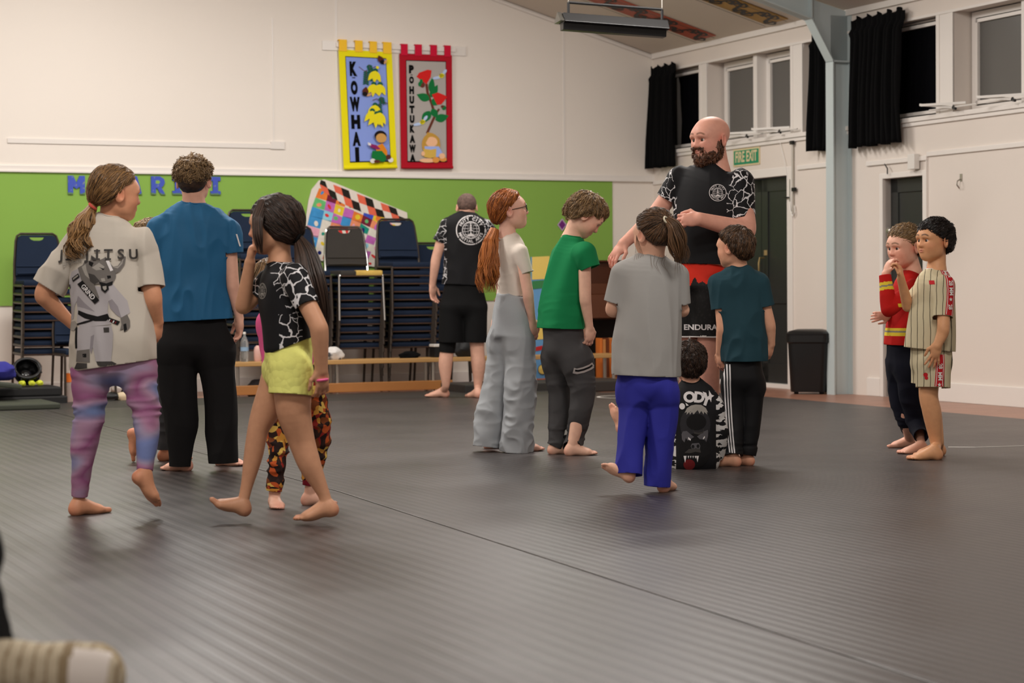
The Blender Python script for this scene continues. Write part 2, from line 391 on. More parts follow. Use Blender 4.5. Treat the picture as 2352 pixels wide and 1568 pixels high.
for k, (a, b) in enumerate(((1.95, 2.02), (6.06, 6.1))):
    mb = MB(); mbox(mb, -0.2, -0.06, a, b, 2.34, 3.21); struct(obj('trim_%d' % (11+k), mb, M_TRIM, bevel=0.004))
# doors
def doorleaf(name, a, b, z1, u=-0.07, stile=0.11, rails=(0.12, 0.95, 0.0)):
    mb = MB(); mbox(mb, u-0.04, u-0.012, a, b, 0.0, z1)
    for (p, q, r_, s_) in ((a, a+stile, 0, z1), (b-stile, b, 0, z1), (a, b, z1-0.12, z1), (a, b, 0.0, 0.2), (a, b, 0.78, 0.98)): mbox(mb, u-0.02, u, p, q, r_, s_)
    return struct(obj(name, mb, M_DOOR, bevel=0.006))
d1 = doorleaf('door_1', D1a+0.02, 2.075, 1.98); d2 = doorleaf('door_2', 2.085, D1b-0.02, 1.98)
hb = MB(); hb.tube([W(-0.05, 2.16, 1.22), W(0.0, 2.16, 1.22), W(0.012, 2.16, 1.17), W(0.012, 2.16, 1.06), W(0, 2.16, 1.02), W(-0.05, 2.16, 1.02)], 0.009, 8); hb.cb(W(-0.066, 2.16, 1.27), .035, .035, .05); hb.cb(W(-0.066, 2.16, 0.97), .035, .035, .04)
obj('handle', hb, mat('brass', (196, 172, 120), 0.3, 0.5, metal=0.9), d2, smooth=2)
mb = MB()
for (a, b, z0, z1) in ((D1a-0.09, D1a, -.03, 2.07), (D1b, D1b+0.09, -.03, 2.07), (D1a, D1b, 1.99, 2.07)): mbox(mb, -0.1, 0.016, a, b, z0, z1)
mbox(mb, -0.2, 0.0, D1a, D1b, -0.03, 0.012)
struct(obj('trim_13', mb, M_TRIM, bevel=0.004))
d3 = doorleaf('door_3', D2a+0.01, D2b-0.01, 1.87, stile=0.1)
hb = MB(); hb.lathe(W(-0.07, D2a+0.06, 1.42), [(0.03, 0), (0.03, .008), (.012, .012), (.012, .035), (.03, .045), (.032, .065), (.02, .078), (0.002, .08)], 18, EU); obj('knob', hb, M_METAL, d3, smooth=2)
mb = MB()
for (a, b, z0, z1) in ((D2a-0.05, D2a, -.03, 1.92), (D2b, D2b+0.05, -.03, 1.92), (D2a, D2b, 1.875, 1.92)): mbox(mb, -0.1, 0.016, a, b, z0, z1)
mbox(mb, -0.002, 0.02, D2b+0.05, D2b+0.058, 0.1, 2.0)
struct(obj('trim_14', mb, M_TRIM, bevel=0.004))
# steel portal frame: column, haunch and rafter
def portal(v, idx):
    mb = MB(); fl = 0.12
    mbox(mb, 0.0, 0.012, v-fl/2, v+fl/2, -0.03, 3.36); mbox(mb, 0.188, 0.2, v-fl/2, v+fl/2, -0.03, 2.95); mbox(mb, 0.012, 0.188, v-0.005, v+0.005, -0.03, 3.36)
    mbox(mb, 0.0, 0.2, v-fl/2, v+fl/2, 2.94, 2.955)
    mb.box(W(0.188, v-fl/2, 2.95), EU*0.012, EV*fl, EU*0.22+V3(0, 0, 0.36))            # haunch flange
    mb.prism([W(0.012, v-0.005, 2.95), W(0.19, v-0.005, 2.95), W(0.42, v-0.005, 3.31), W(0.42, v-0.005, 3.50), W(0.012, v-.005, 3.4)], EV*0.01)
    mb.prism([W(0.41, v-fl/2, 3.31), W(0.42, v-fl/2, 3.31), W(0.42, v-fl/2, 3.50), W(0.41, v-fl/2, 3.50)], EV*fl)
    uu = UMAX/2
    for dz in (-0.21, -0.012):
        mb.prism([W(0.40, v-fl/2, 3.4+0.284*0.4+dz), W(uu, v-fl/2, zc(uu)+dz), W(uu, v-fl/2, zc(uu)+dz+0.012), W(0.40, v-fl/2, 3.4+0.284*0.4+dz+0.012)], EV*fl)
    mb.prism([W(0.40, v-.005, 3.4+0.284*0.4-.21), W(uu, v-.005, zc(uu)-.21), W(uu, v-.005, zc(uu)), W(0.40, v-.005, 3.4+0.284*0.4)], EV*0.01)
    mb.prism([W(0.05, v-fl/2, 3.0), W(0.15, v-fl/2, 3.2), W(0.05, v-fl/2, 3.2)], EV*0.01)
    o = obj('steel_column', mb, M_STEEL); o['kind'] = 'structure'
    tag(o, 'pale blue steel I-beam column with angled bracket between the black curtains', 'column')
portal(3.70, 1)

# painted rafter panels on the ceiling, scrollwork on a coloured ground
def hit_ceiling(px, py):
    n = nrm(np.cross(EV, W(1, 0, zc(1))-W(0, 0, zc(0)))); return hit(px, py, W(0, 0, 3.4), n)
def rafter_panel(v0, v1, u0, u1, base, label):
    sl = W(1, 0, zc(1))-W(0, 0, zc(0)); L = np.linalg.norm(sl); sl = sl/L
    o = W(u0, v0, zc(u0))+V3(0, 0, -0.008); nrmv = nrm(np.cross(sl, EV)); nrmv = nrmv if nrmv[2] < 0 else -nrmv
    ln = (u1-u0)*L; wd = v1-v0
    mb = MB(); mb.box(o, sl*ln, EV*wd, V3(0, 0, 0.007)); root = obj('rafter_panel', mb, base); tag(root, label, 'panel')
    mb = MB(); sh = []; n = int(ln/0.17)
    for i in range(n):
        x0 = (i+0.5)*ln/n; s_ = 1 if i % 2 else -1; cy = wd/2
        for (cx, sg) in ((x0-0.042, s_), (x0+0.042, -s_)):
            c_ = (cx, cy+sg*wd*0.19); r0 = wd*0.24
            sp_ = [(c_[0]+(r0*(1-t*0.8))*math.cos(sg*(PI/2+t*1.7*PI)), c_[1]+(r0*(1-t*0.8))*math.sin(sg*(PI/2+t*1.7*PI))) for t in np.linspace(0, 1, 22)]
            sh.append(stroke(sp_, [0.028*(1-0.5*t) for t in np.linspace(0, 1, 22)], 0)); sh.append(ellp(sp_[-1][0], sp_[-1][1], 0.024, 0.024, 0))
        st = [(x0-0.085+0.17*t, cy+s_*wd*0.36*math.sin(PI*2*t)) for t in np.linspace(0, 1, 14)]
        sh.append(stroke(st, 0.03, 0))
    for y in (0.012, wd-0.012): sh.append(stroke([(0, y), (ln, y)], 0.012, 0))
    flat(mb, sh, o+nrmv*0.001, sl, EV, 0, nrmv); obj('scroll_pattern', mb, mat('panel_black', (30, 22, 18), 0.5), root, recalc=False)
    return root
a0 = UV(hit_ceiling(1655, 82)); a1 = UV(hit_ceiling(1600, 92)); b0 = UV(hit_ceiling(1830, 50)); b1 = UV(hit_ceiling(1778, 62))
rafter_panel(a1[1], a1[1]+0.40, 0.12, 5.5, mat('panel_red', (170, 74, 46), 0.5), 'red painted ceiling panel with black scrolls above the hanging heater')
rafter_panel(b1[1], b1[1]+0.40, 0.12, 5.5, mat('panel_ochre', (176, 134, 58), 0.5), 'ochre painted ceiling panel with black scrolls, nearer the steel column')
# ---------------------------------------------------------------- things on and along the walls
M_NAVY = mat('navy_upholstery', (26, 38, 58), 0.85, 0.2, var=0.12, vscale=9, bump=0.2, bscale=500)
M_GREYUP = mat('charcoal_upholstery', (58, 55, 52), 0.85, 0.2, var=0.1, vscale=9, bump=0.2, bscale=500)
M_BRONZE = mat('worn_bronze_frame', (62, 52, 44), 0.45, 0.5, metal=0.35, var=0.3, vscale=25)
M_UNDER = mat('chair_underside', (16, 15, 15), 0.8, 0.2)
M_FOAM = mat('torn_yellow_foam', (206, 172, 92), 0.9, 0.1, var=0.25, vscale=22, bump=0.5, bscale=60)
M_EDGE = mat('scuffed_seat_edge', (70, 52, 42), 0.8, 0.2, var=0.3, vscale=30)
CH_RZ = -(PI-TH)
def chair_parts(root, up, back, frame, foam=False):
    """hall chair in its own frame: x across, y to the front, z up"""
    def put(name, mb, mm, bev=0.0, smooth=False, par=root):
        return obj(name, mb, mm, par, smooth=smooth, bevel=bev, local=True)
    mb = MB(); mb.cb((0, 0.0, 0.447), 0.43, 0.42, 0.05)
    if foam: mb = MB(); mb.cb((0.13, 0.0, 0.447), 0.16, 0.42, 0.05)
    st = put('seat', mb, up, 0.018, 2)
    if foam:
        mb = MB(); mb.cb((-0.08, 0.0, 0.447), 0.27, 0.42, 0.052); put('seat_foam', mb, M_FOAM, 0.016, 2, st)
    mb = MB(); mb.cb((0, 0, 0.417), 0.42, 0.41, 0.012); mb.M = 1; mb.cb((0, 0.207, 0.42), 0.42, 0.006, 0.012); put('seat_board', mb, [M_UNDER, M_EDGE])
    # back pad with a hand slot under the top rail
    def X(x, z, y): return V3(x, -0.20-0.17*(z-0.45)+y, z)
    out = [(-0.205, .52), (0.205, .52), (0.20, .62), (0.178, .83), (0.165, .865), (0.14, .882), (-0.14, .882), (-0.165, .865), (-0.178, .83), (-0.20, .62)]
    sl = [(-0.07, .862), (0.07, .862), (0.055, .842), (0.03, .833), (-0.03, .833), (-0.055, .842)]
    mb = MB(); n = len(out); k = len(sl)
    mid = [(0.0, .52)]
    bm = bmesh.new()
    f1 = [bm.verts.new(X(x, z, 0.02)) for x, z in out]; f2 = [bm.verts.new(X(x, z, 0.02)) for x, z in sl]
    es = [bm.edges.new((f1[i], f1[(i+1) % n])) for i in range(n)]+[bm.edges.new((f2[i], f2[(i+1) % k])) for i in range(k)]
    bmesh.ops.triangle_fill(bm, edges=es, use_beauty=True)
    r = bmesh.ops.extrude_face_region(bm, geom=bm.faces[:]); bmesh.ops.translate(bm, verts=[v for v in r['geom'] if isinstance(v, bmesh.types.BMVert)], vec=(0, -0.04, 0))
    bm.verts.index_update(); mb.add([v.co for v in bm.verts], [tuple(v.index for v in f.verts) for f in bm.faces]); bm.free()
    bp = put('backrest', mb, back, 0.0)
    mb = MB(); mb.tube([X(-0.19, .535, .022), X(0, .54, .03), X(0.19, .535, .022)], 0.012, 6); mb.tube([X(-0.195, .6, .022), X(0.195, .6, .022)], 0.008, 6); put('backrest_roll', mb, up, 0, 2, bp)
    pth = [X(-0.215, .44, 0), X(-0.212, .62, 0), X(-0.19, .83, 0), X(-0.175, .875, 0), X(-0.145, .895, 0), X(0.145, .895, 0), X(0.175, .875, 0), X(0.19, .83, 0), X(0.212, .62, 0), X(0.215, .44, 0)]
    mb = MB(); mb.tube(pth, 0.0115, 6); put('back_frame', mb, frame, 0, 2)
    mb = MB()
    for s in (-1, 1): mb.tube([(s*0.218, -0.2, .43), (s*0.218, 0.19, .425)], 0.012, 6)
    mb.tube([(-0.218, 0.195, .42), (0.218, 0.195, .42)], 0.011, 6); put('seat_frame', mb, frame, 0, 2)
    for s in (-1, 1):
        mb = MB(); mb.tube([(s*0.218, 0.195, .425), (s*0.226, 0.22, 0.0)], 0.0115, 6); put('leg', mb, frame, 0, 2)
        mb = MB(); mb.tube([(s*0.218, -0.2, .44), (s*0.222, -0.27, 0.0)], 0.0115, 6); put('leg', mb, frame, 0, 2)
proto = thing('stacking_chair', (0, 0, 0), 'x', 'chair', 'x'); chair_parts(proto, M_NAVY, M_NAVY, M_BRONZE)
used = [False]
ORD = ['lowest', 'second', 'third', 'fourth', 'fifth', 'sixth', 'seventh', 'eighth', 'ninth', 'tenth', 'eleventh', 'twelfth']
def stack(px, v, n, where, torn=False, py=600):
    P = hit(px, py, CORNER+EV*(v-0.22), EV); u = UV(P)[0]
    for k in range(n):
        last = k == n-1
        if torn and last:
            o = thing('stacking_chair', (0, 0, 0), 'x', 'chair'); chair_parts(o, M_GREYUP, M_GREYUP, M_CHROME, True)
            o['label'] = 'charcoal chair with chrome frame and torn yellow foam seat, on top of a stack'
        else:
            o = copy_tree(proto) if used[0] else proto; used[0] = True
            o['label'] = ('%s navy chair from the floor, stack %s' % (ORD[k], where)) if not last else 'topmost navy chair, stack %s' % where
        o['group'] = 'chairs in the stack '+where
        b = W(u, v+0.012*k, 0); o.location = (b[0], b[1], -0.03+0.076*k); o.rotation_euler = (0, 0, CH_RZ)
stack(82, 0.75, 9, 'behind the black gear heap', py=560)
stack(336, 0.75, 9, 'between the ponytail girl and the blue shirt', py=540)
stack(563, 0.75, 12, 'behind the right shoulder of the blue shirt', py=520)
stack(668, 0.7, 10, 'behind the dark haired girl', py=560)
stack(786, 0.75, 10, 'under the chrome chair', True, py=560)
stack(903, 0.75, 11, 'beside the bright artwork', py=540)
stack(990, 0.65, 8, 'behind the man with the back emblem', py=600)
o = copy_tree(proto); o['label'] = 'single navy chair standing on the floor beside the orange bottle'; o['group'] = 'single chairs'
b = W(UV(hit(178, 700, CORNER+EV*1.0, EV))[0], 1.22, 0); o.location = (b[0], b[1], -0.03); o.rotation_euler = (0, 0, CH_RZ+0.05)

# long wooden bench
M_PINE = mat('varnished_pine', (188, 146, 92), 0.4, 0.4, var=0.12, vscale=5)
M_PINED = mat('varnished_pine_rail', (164, 112, 62), 0.45, 0.4, var=0.14, vscale=5)
def on_v(px, py, v): return UV(hit(px, py, CORNER+EV*v, EV))[0]
BV = 1.30
uL, uR = on_v(537, 838, BV+.14), on_v(1425, 812, BV+.14); bz = BW(742, 827.5, BV+.14)[1]
bench = thing('wooden_bench', W((uL+uR)/2, BV, -0.03), 'long low varnished pine bench in front of the stacked chairs', 'bench')
mb = MB(); mbox(mb, uR, uL, BV-.14, BV+.14, bz-.04, bz); obj('seat', mb, M_PINE, bench, bevel=0.006)
mb = MB(); mbox(mb, on_v(1040, 880, BV+.12), uL, BV+.06, BV+.12, 0.0, 0.085); obj('floor_rail', mb, M_PINED, bench, bevel=0.006)
for k in range(5):
    u = uL-0.05-(uL-uR-0.1)*k/4
    for vv in (-.10, .09):
        mb = MB(); mb.tube([W(u, BV+vv, -0.03), W(u, BV+vv, bz-.04)], 0.016, 8); obj('leg', mb, M_METAL, bench, smooth=2)
def on_bench(px, py, v=None): 
    v = BV if v is None else v
    return W(on_v(px, py, v), v, bz)
# things on the bench
def bottle(p, h, r, label, capc, bodyc, band=None, neck=0.3):
    t = thing('drink_bottle', p, label, 'bottle')
    body = [(r*.9, 0), (r, .01), (r, h*.25), (r*.93, h*.32), (r, h*.4), (r, h*.62), (r*.75, h*.76), (r*.33, h*.87), (r*.3, h*.93)]
    mb = MB(); mb.lathe(p, body, 18); obj('body', mb, bodyc, t, smooth=2)
    mb = MB(); mb.lathe(p+V3(0, 0, h*.925), [(r*.36, 0), (r*.38, h*.06), (r*.3, h*.075)], 14); obj('cap', mb, capc, t, smooth=2)
    if band:
        mb = MB(); mb.lathe(p+V3(0, 0, h*band[0]), [(r*1.015, 0), (r*1.015, h*band[1])], 20); lb = obj('wrapper', mb, band[2], t, smooth=2)
    return t
M_PET = mat('clear_plastic', (225, 228, 228), 0.08, 0.5, trans=0.85)
bottle(on_bench(562, 832), 0.27, 0.037, 'clear water bottle with blue band standing on the bench', M_WHITEP, M_PET, (0.36, 0.13, mat('pale_blue_label', (142, 172, 200), 0.5)))
mb = MB(); p = on_bench(592, 826); mb.lathe(p, [(0.028, 0), (0.036, .02), (.036, .10), (.028, .13), (.012, .145)], 14); t = obj('drink_tumbler', mb, mat('dusty_pink_plastic', (214, 170, 160), 0.45), smooth=2); tag(t, 'dusty pink cup on the bench behind the yellow shorts', 'cup')
def lumpy(name, c, rx, ry, rz, m_, label, cat, seed=0, amp=0.25, nu=20, nv_=12, parent=None):
    rnd = random.Random(seed); ph = [rnd.uniform(0, 6.28) for _ in range(9)]; mb = MB(); vs = []; fs = []
    for i in range(nv_+1):
        a = PI*i/nv_
        for k in range(nu):
            q = 2*PI*k/nu; d = V3(math.sin(a)*math.cos(q), math.sin(a)*math.sin(q), math.cos(a))
            s_ = 1+amp*(math.sin(3*q+ph[0]+2*a)*0.5+math.sin(5*q-3*a+ph[1])*0.3+math.sin(7*a+2*q+ph[2])*0.25)*math.sin(a)
            P = V3(d[0]*rx*s_, d[1]*ry*s_, max(-rz*0.92, d[2]*rz*s_)); vs.append(c+EU*P[0]+EV*P[1]+V3(0, 0, P[2]))
    for i in range(nv_):
        for k in range(nu): fs.append((i*nu+k, (i+1)*nu+k, (i+1)*nu+(k+1) % nu, i*nu+(k+1) % nu))
    mb.add(vs, fs); o = obj(name, mb, m_, parent, smooth=2)
    if label: tag(o, label, cat)
    return o
cw = NT('mottled_cloth', 0.9, 0.1); n = cw.n('TexNoise', Scale=9.0); n.inputs['Detail'].default_value = 1; tcx = cw.n('TexCoord'); cw.l(tcx, 'Object', n, 'Vector'); cr = cw.n('ValToRGB'); cr.color_ramp.elements[0].position = .44; cr.color_ramp.elements[1].position = .5; cr.color_ramp.elements[0].color = lin((70, 70, 72))+(1,); cr.color_ramp.elements[1].color = lin((216, 212, 208))+(1,); cw.l(n, 'Fac', cr, 'Fac'); cw.out(cr.outputs['Color'])
lumpy('folded_garment', on_bench(766, 826)+V3(0, 0, .045), 0.09, 0.07, 0.075, cw.m, 'crumpled white and grey cloth lying on the bench', 'cloth', 3)
lumpy('black_glove', on_bench(940, 823)+V3(0, 0, .02), 0.10, 0.06, 0.045, M_BLACK, 'small black glove lying flat on the bench', 'glove', 5)
p = on_bench(1004, 822); t = thing('storage_box', p, 'black box with white lid on the bench beside the back emblem man', 'box')
mb = MB(); mb.box(p-EU*.04-EV*.06, EU*.09, EV*.12, V3(0, 0, .10)); obj('body', mb, M_DARK, t, bevel=0.006)
mb = MB(); mb.box(p-EU*.045-EV*.065+V3(0, 0, .10), EU*.10, EV*.13, V3(0, 0, .025)); obj('lid', mb, M_WHITEP, t, bevel=0.006)
lumpy('kit_bag', on_bench(1070, 820)+V3(0, 0, .075), 0.13, 0.08, 0.10, mat('black_nylon', (30, 30, 32), .6), 'dark kit bag on the bench behind the bare calves', 'bag', 8)
lumpy('kit_bag', W(on_v(592, 896, BV-.02), BV-0.02, .045), 0.11, 0.08, 0.09, mat('dark_grey_bag', (40, 38, 40), .8), 'small dark bag on the floor under the bench', 'bag', 11)
# heap at the far left: folded crash mats, helmet, blue bag, bottle, shoes
M_MATG = mat('olive_mat_vinyl', (66, 70, 60), 0.6, 0.3, var=0.08)
M_MATK = mat('black_mat_vinyl', (28, 28, 29), 0.55, 0.35, var=0.1)
def slab(px0, px1, py, v, dv, z, h, m_, label, name='folded_mat', tilt=0.0):
    u0, u1 = on_v(px1, py, v), on_v(px0, py, v)
    mb = MB(); mb.box(W(u0, v-dv/2, z), EU*(u1-u0)+V3(0, 0, tilt), EV*dv, V3(0, 0, h)); return tag(obj(name, mb, m_, bevel=0.012), label, 'mat')
slab(-60, 118, 940, 2.25, 0.75, 0.0, 0.045, M_MATG, 'low olive grey mat lying flat, lowest of the heap by the wall')
slab(-60, 140, 915, 1.5, 0.55, -0.03, 0.09, M_MATK, 'folded black mat under the helmet, next above the floor')
slab(-60, 128, 905, 1.5, 0.5, 0.062, 0.075, M_MATK, 'folded black mat directly carrying the helmet')
slab(-60, 42, 882, 1.95, 0.35, 0.14, 0.04, M_MATG, 'tilted olive mat end beside the helmet', tilt=0.05)
lumpy('blue_gi_bundle', W(on_v(2, 850, 1.62), 1.62, .275), 0.13, 0.1, 0.085, mat('royal_blue_cotton', (52, 52, 140), 0.9, var=.1), 'bundle of royal blue cloth on the mats', 'cloth', 2)
hp = W(on_v(62, 868, 1.5), 1.5, 0.137)
t = thing('sparring_helmet', hp, 'glossy black helmet with studded rim and yellow straps on the folded mats', 'helmet')
M_GLOSS = mat('glossy_black', (14, 14, 15), 0.18, 0.6)
mb = MB(); axh = nrm(EV*0.75+V3(0, 0, .55)+EU*0.1); ct = hp+V3(0, 0, .125)
prof = [(0.118*math.sin(a), -0.118*math.cos(a)) for a in np.linspace(0.15, 2.05, 12)]; prof += [(r*0.86, h*0.86+0.004) for r, h in reversed(prof)]
mb.lathe(ct, prof, 28, axh, 1.05, 0.95); obj('shell', mb, M_GLOSS, t, smooth=2)
mb = MB(); bx = nrm(np.cross(axh, V3(0, 0, 1))); by = np.cross(bx, axh); hh = -0.118*math.cos(2.05); rr = 0.118*math.sin(2.05)
mb.tube([ct+axh*hh+(bx*math.cos(q)*1.05+by*math.sin(q)*0.95)*rr for q in np.linspace(0, 2*PI, 28, endpoint=False)], 0.014, 8, closed=True); obj('rim', mb, M_DARK, t, smooth=2)
for k in range(11):
    q = 2*PI*k/11; mb = MB(); mb.lathe(ct+axh*(hh-.02)+(bx*math.cos(q)*1.05+by*math.sin(q)*.95)*(rr+.008), [(.009, -.006), (.009, .006), (.004, .012)], 8, bx*math.cos(q)+by*math.sin(q)); obj('stud', mb, M_GLOSS, t, smooth=2)
for k, a in enumerate((-.06, .02, .09)): lumpy('strap', hp+EU*(-a)+EV*.10+V3(0, 0, .03), .03, .02, .024, mat('neon_yellow_strap', (206, 214, 60), .7), None, None, 20+k, parent=t)
bottle(W(on_v(162, 917, 1.35), 1.35, -0.03), 0.285, 0.043, 'orange soft drink bottle standing on the floor by the leggings', M_WHITEP, mat('pale_soda_plastic', (205, 190, 182), 0.15, 0.5, trans=.5), (0.66, 0.27, mat('orange_label', (226, 116, 44), 0.5)))
M_CANV = mat('beige_canvas', (206, 188, 158), .85)
for k, (px, mm, lb) in enumerate(((252, M_DARK, 'black shoe with white laces behind the tie-dye leggings'), (292, M_CANV, 'pale canvas shoe lying nearer the bench behind the leggings'))):
    p = W(on_v(px, 912, 1.5), 1.5, -0.03); t = thing('sports_shoe', p, lb, 'shoe')
    mb = MB(); mb.box(p-EU*.10-EV*.04, EU*.22, EV*.085, V3(0, 0, .022)); obj('sole', mb, M_WHITEP, t, bevel=.009)
    lumpy('upper', p+V3(0, 0, .055)+EU*.01, .10, .04, .042, mm, None, None, 30+k, .12, parent=t)
lumpy('cap_hat', W(on_v(268, 888, 1.25), 1.25, .10), 0.055, .05, .06, M_WHITEP, 'crumpled white cap among the shoes behind the leggings', 'cap', 33)
lumpy('kit_bag', W(on_v(275, 900, 1.2), 1.2, .02), 0.13, .09, .05, M_BLACK, 'flat black bag beneath the white cap', 'bag', 34)
# wide crash mat and upright piano, painted board, slatted crate beyond the bench
slab(1040, 1425, 885, 1.85, 0.6, -0.028, 0.10, M_MATC, 'low dark crash mat on the floor behind the boy in green', 'crash_mat')
pu0, pu1 = on_v(1500, 600, 0.75), on_v(1368, 600, .75)
M_PIANO = mat('dark_mahogany', (74, 38, 22), 0.3, 0.45, var=.15, vscale=4); M_PIANO2 = mat('mahogany_fall', (96, 54, 34), .3, .45, var=.15, vscale=4)
piano = thing('upright_piano', W((pu0+pu1)/2, .5, -.03), 'dark mahogany upright piano against the wall behind the green shirt', 'piano')
zt = BW(1390, 597, .75)[1]; zk = BW(1390, 690, .95)[1]
mb = MB(); mbox(mb, pu0, pu1+.25, .06, .62, .62, zt-.02); obj('upper_case', mb, M_PIANO, piano, bevel=.006)
mb = MB(); mbox(mb, pu0-.02, pu1+.27, .04, .66, zt-.02, zt); obj('lid', mb, M_PIANO, piano, bevel=.005)
mb = MB(); mbox(mb, pu0, pu1+.25, .6, .92, .64, zk+.06); mbox(mb, pu0, pu1+.25, .62, .70, zk+.06, zk+.17); obj('key_bed', mb, M_PIANO2, piano, bevel=.006)
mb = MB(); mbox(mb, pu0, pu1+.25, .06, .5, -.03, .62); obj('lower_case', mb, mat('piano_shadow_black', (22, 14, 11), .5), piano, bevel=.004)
for u in (pu0+.05, pu1+.2):
    mb = MB(); mbox(mb, u-.04, u+.04, .78, .9, -.03, .64); obj('leg', mb, M_PIANO, piano, bevel=.006)
cu0, cu1 = on_v(1440, 820, 1.0), on_v(1378, 820, 1.0)
zc0, zc1 = BW(1400, 866, 1.0)[1], BW(1400, 776, 1.0)[1]
crate = thing('slatted_crate', W((cu0+cu1)/2, 1.0, -.03), 'orange wooden crate of upright slats below the piano', 'crate')
mb = MB(); mbox(mb, cu0-.03, cu1, .85, 1.03, -.03, max(.0, zc0)); obj('plinth', mb, M_PINED, crate, bevel=.004)
M_ORW = [mat('orange_slat', (212, 116, 48), .5, var=.2, vscale=9), mat('tan_slat', (196, 132, 76), .5, var=.2, vscale=9), mat('brown_slat', (110, 54, 26), .5, var=.2, vscale=9)]
for k in range(9):
    u = cu1-(cu1-cu0)*(k+.5)/9; mb = MB(); mbox(mb, u-(cu1-cu0)/22, u+(cu1-cu0)/22, .9, 1.0+.006*(k % 3), max(.0, zc0), zc1-.012*(k % 2)); obj('slat', mb, M_ORW[k % 3], crate, bevel=.003)
# painted plywood board glimpsed beside the grey trousers
bu0, bu1 = on_v(1262, 750, .9), on_v(1222, 750, .9); zb0, zb1 = 0.02, BW(1240, 590, .9)[1]
pb = thing('painted_board', W((bu0+bu1)/2, .9, -.03), 'painted yellow and blue board standing between the pale trousers and green shirt', 'board')
mb = MB(); mbox(mb, bu0, bu1, .88, .90, -.03, zb1); obj('panel', mb, mat('board_blue', (104, 158, 206), .6), pb)
def onbw(v): return lambda px, py: W(*(lambda a: (a[0], v, a[1]))(BW(px, py, v)))
q = onbw(.903); PBM = [mat('board_yellow', (236, 206, 110), .6), mat('board_green', (62, 130, 78), .6), mat('board_red', (190, 40, 40), .6), mat('board_orange', (204, 116, 60), .6), mat('board_dark', (40, 50, 60), .6)]
for i, (c4, mi) in enumerate((([(1222, 590), (1262, 588), (1262, 640), (1222, 642)], 0), ([(1222, 735), (1262, 735), (1262, 778), (1222, 780)], 0), ([(1222, 645), (1262, 642), (1262, 660), (1222, 664)], 1), ([(1228, 797), (1246, 793), (1246, 803), (1230, 806)], 2), ([(1222, 870), (1262, 868), (1262, 880), (1222, 882)], 3))):
    obj('painted_patch', MB().add([q(*c)+EV*.0005*i for c in c4], [(0, 1, 2, 3)]), PBM[mi], pb, recalc=False)
mb = MB(); flat(mb, [ellp(0, 0, .052, .052, 1), ellp(0, 0, .046, .046, 0)], q(1246, 848), -EU, V3(0, 0, 1), .003); obj('painted_ball', mb, [PBM[0], PBM[4]], pb, recalc=False)
mb = MB(); c0 = onbw(.02)(1291, 516); d_ = .055
flat(mb, [poly([(-d_, 0), (0, -d_*1.2), (d_, 0), (0, d_*1.2)], 0), poly([(-d_*.75, 0), (0, -d_*.9), (d_*.75, 0), (0, d_*.9)], 1)], c0, -EU, V3(0, 0, 1), .002); mb.M = 0
pd = obj('paper_diamond', mb, [mat('lilac_paper', (196, 168, 200), .8), mat('purple_paper', (112, 40, 120), .8)], recalc=False); tag(pd, 'purple paper diamond pinned on the green board', 'paper')

# rubbish bin
bp = G(1860, 896); bp[2] = -0.03
bin_ = thing('rubbish_bin', bp, 'tall black plastic rubbish bin against the wall beside the door', 'bin')
hx, hy = nrm(V3(1, -.25, 0)), nrm(V3(.25, 1, 0)); S_ = FPX/bp[1]; bw = 96/S_/2; bh = (896-752)/S_+.02
def rr(wx, wy, r=.07, n=5): return [(sx*(wx-r)+r*math.cos(a0+PI/2*k/n), sy*(wy-r)+r*math.sin(a0+PI/2*k/n)) for sx, sy, a0 in ((1, 1, 0), (-1, 1, PI/2), (-1, -1, PI), (1, -1, 1.5*PI)) for k in range(n+1)]
def loftz(mb, secs):
    n = len(secs[0][0]); vs = [bp+hx*x+hy*y+V3(0, 0, z) for pts, z in secs for x, y in pts]
    fs = [(i*n+k, i*n+(k+1) % n, (i+1)*n+(k+1) % n, (i+1)*n+k) for i in range(len(secs)-1) for k in range(n)]
    fs += [tuple(reversed(range(n))), tuple((len(secs)-1)*n+k for k in range(n))]; return mb.add(vs, fs)
mb = MB(); loftz(mb, [(rr(bw*.86, bw*.72), .02), (rr(bw*.88, bw*.75), .04), (rr(bw*.98, bw*.86), bh*.78), (rr(bw*1.05, bw*.92), bh*.80), (rr(bw*1.05, bw*.92), bh*.90)]); obj('body', mb, M_DARK, bin_, smooth=2)
mb = MB(); loftz(mb, [(rr(bw*1.04, bw*.91), bh*.895), (rr(bw*1.05, bw*.92), bh*.93), (rr(bw*.95, bw*.82), bh*.965), (rr(bw*.6, bw*.5), bh*.995)]); obj('lid', mb, M_DARK, bin_, smooth=2)
for s in (-1, 1):
    mb = MB(); mb.lathe(bp+hx*s*bw*.6-hy*bw*.4+V3(0, 0, .016), [(.016, -.02), (.016, .02)], 12, hx); obj('caster', mb, M_DARK, bin_)

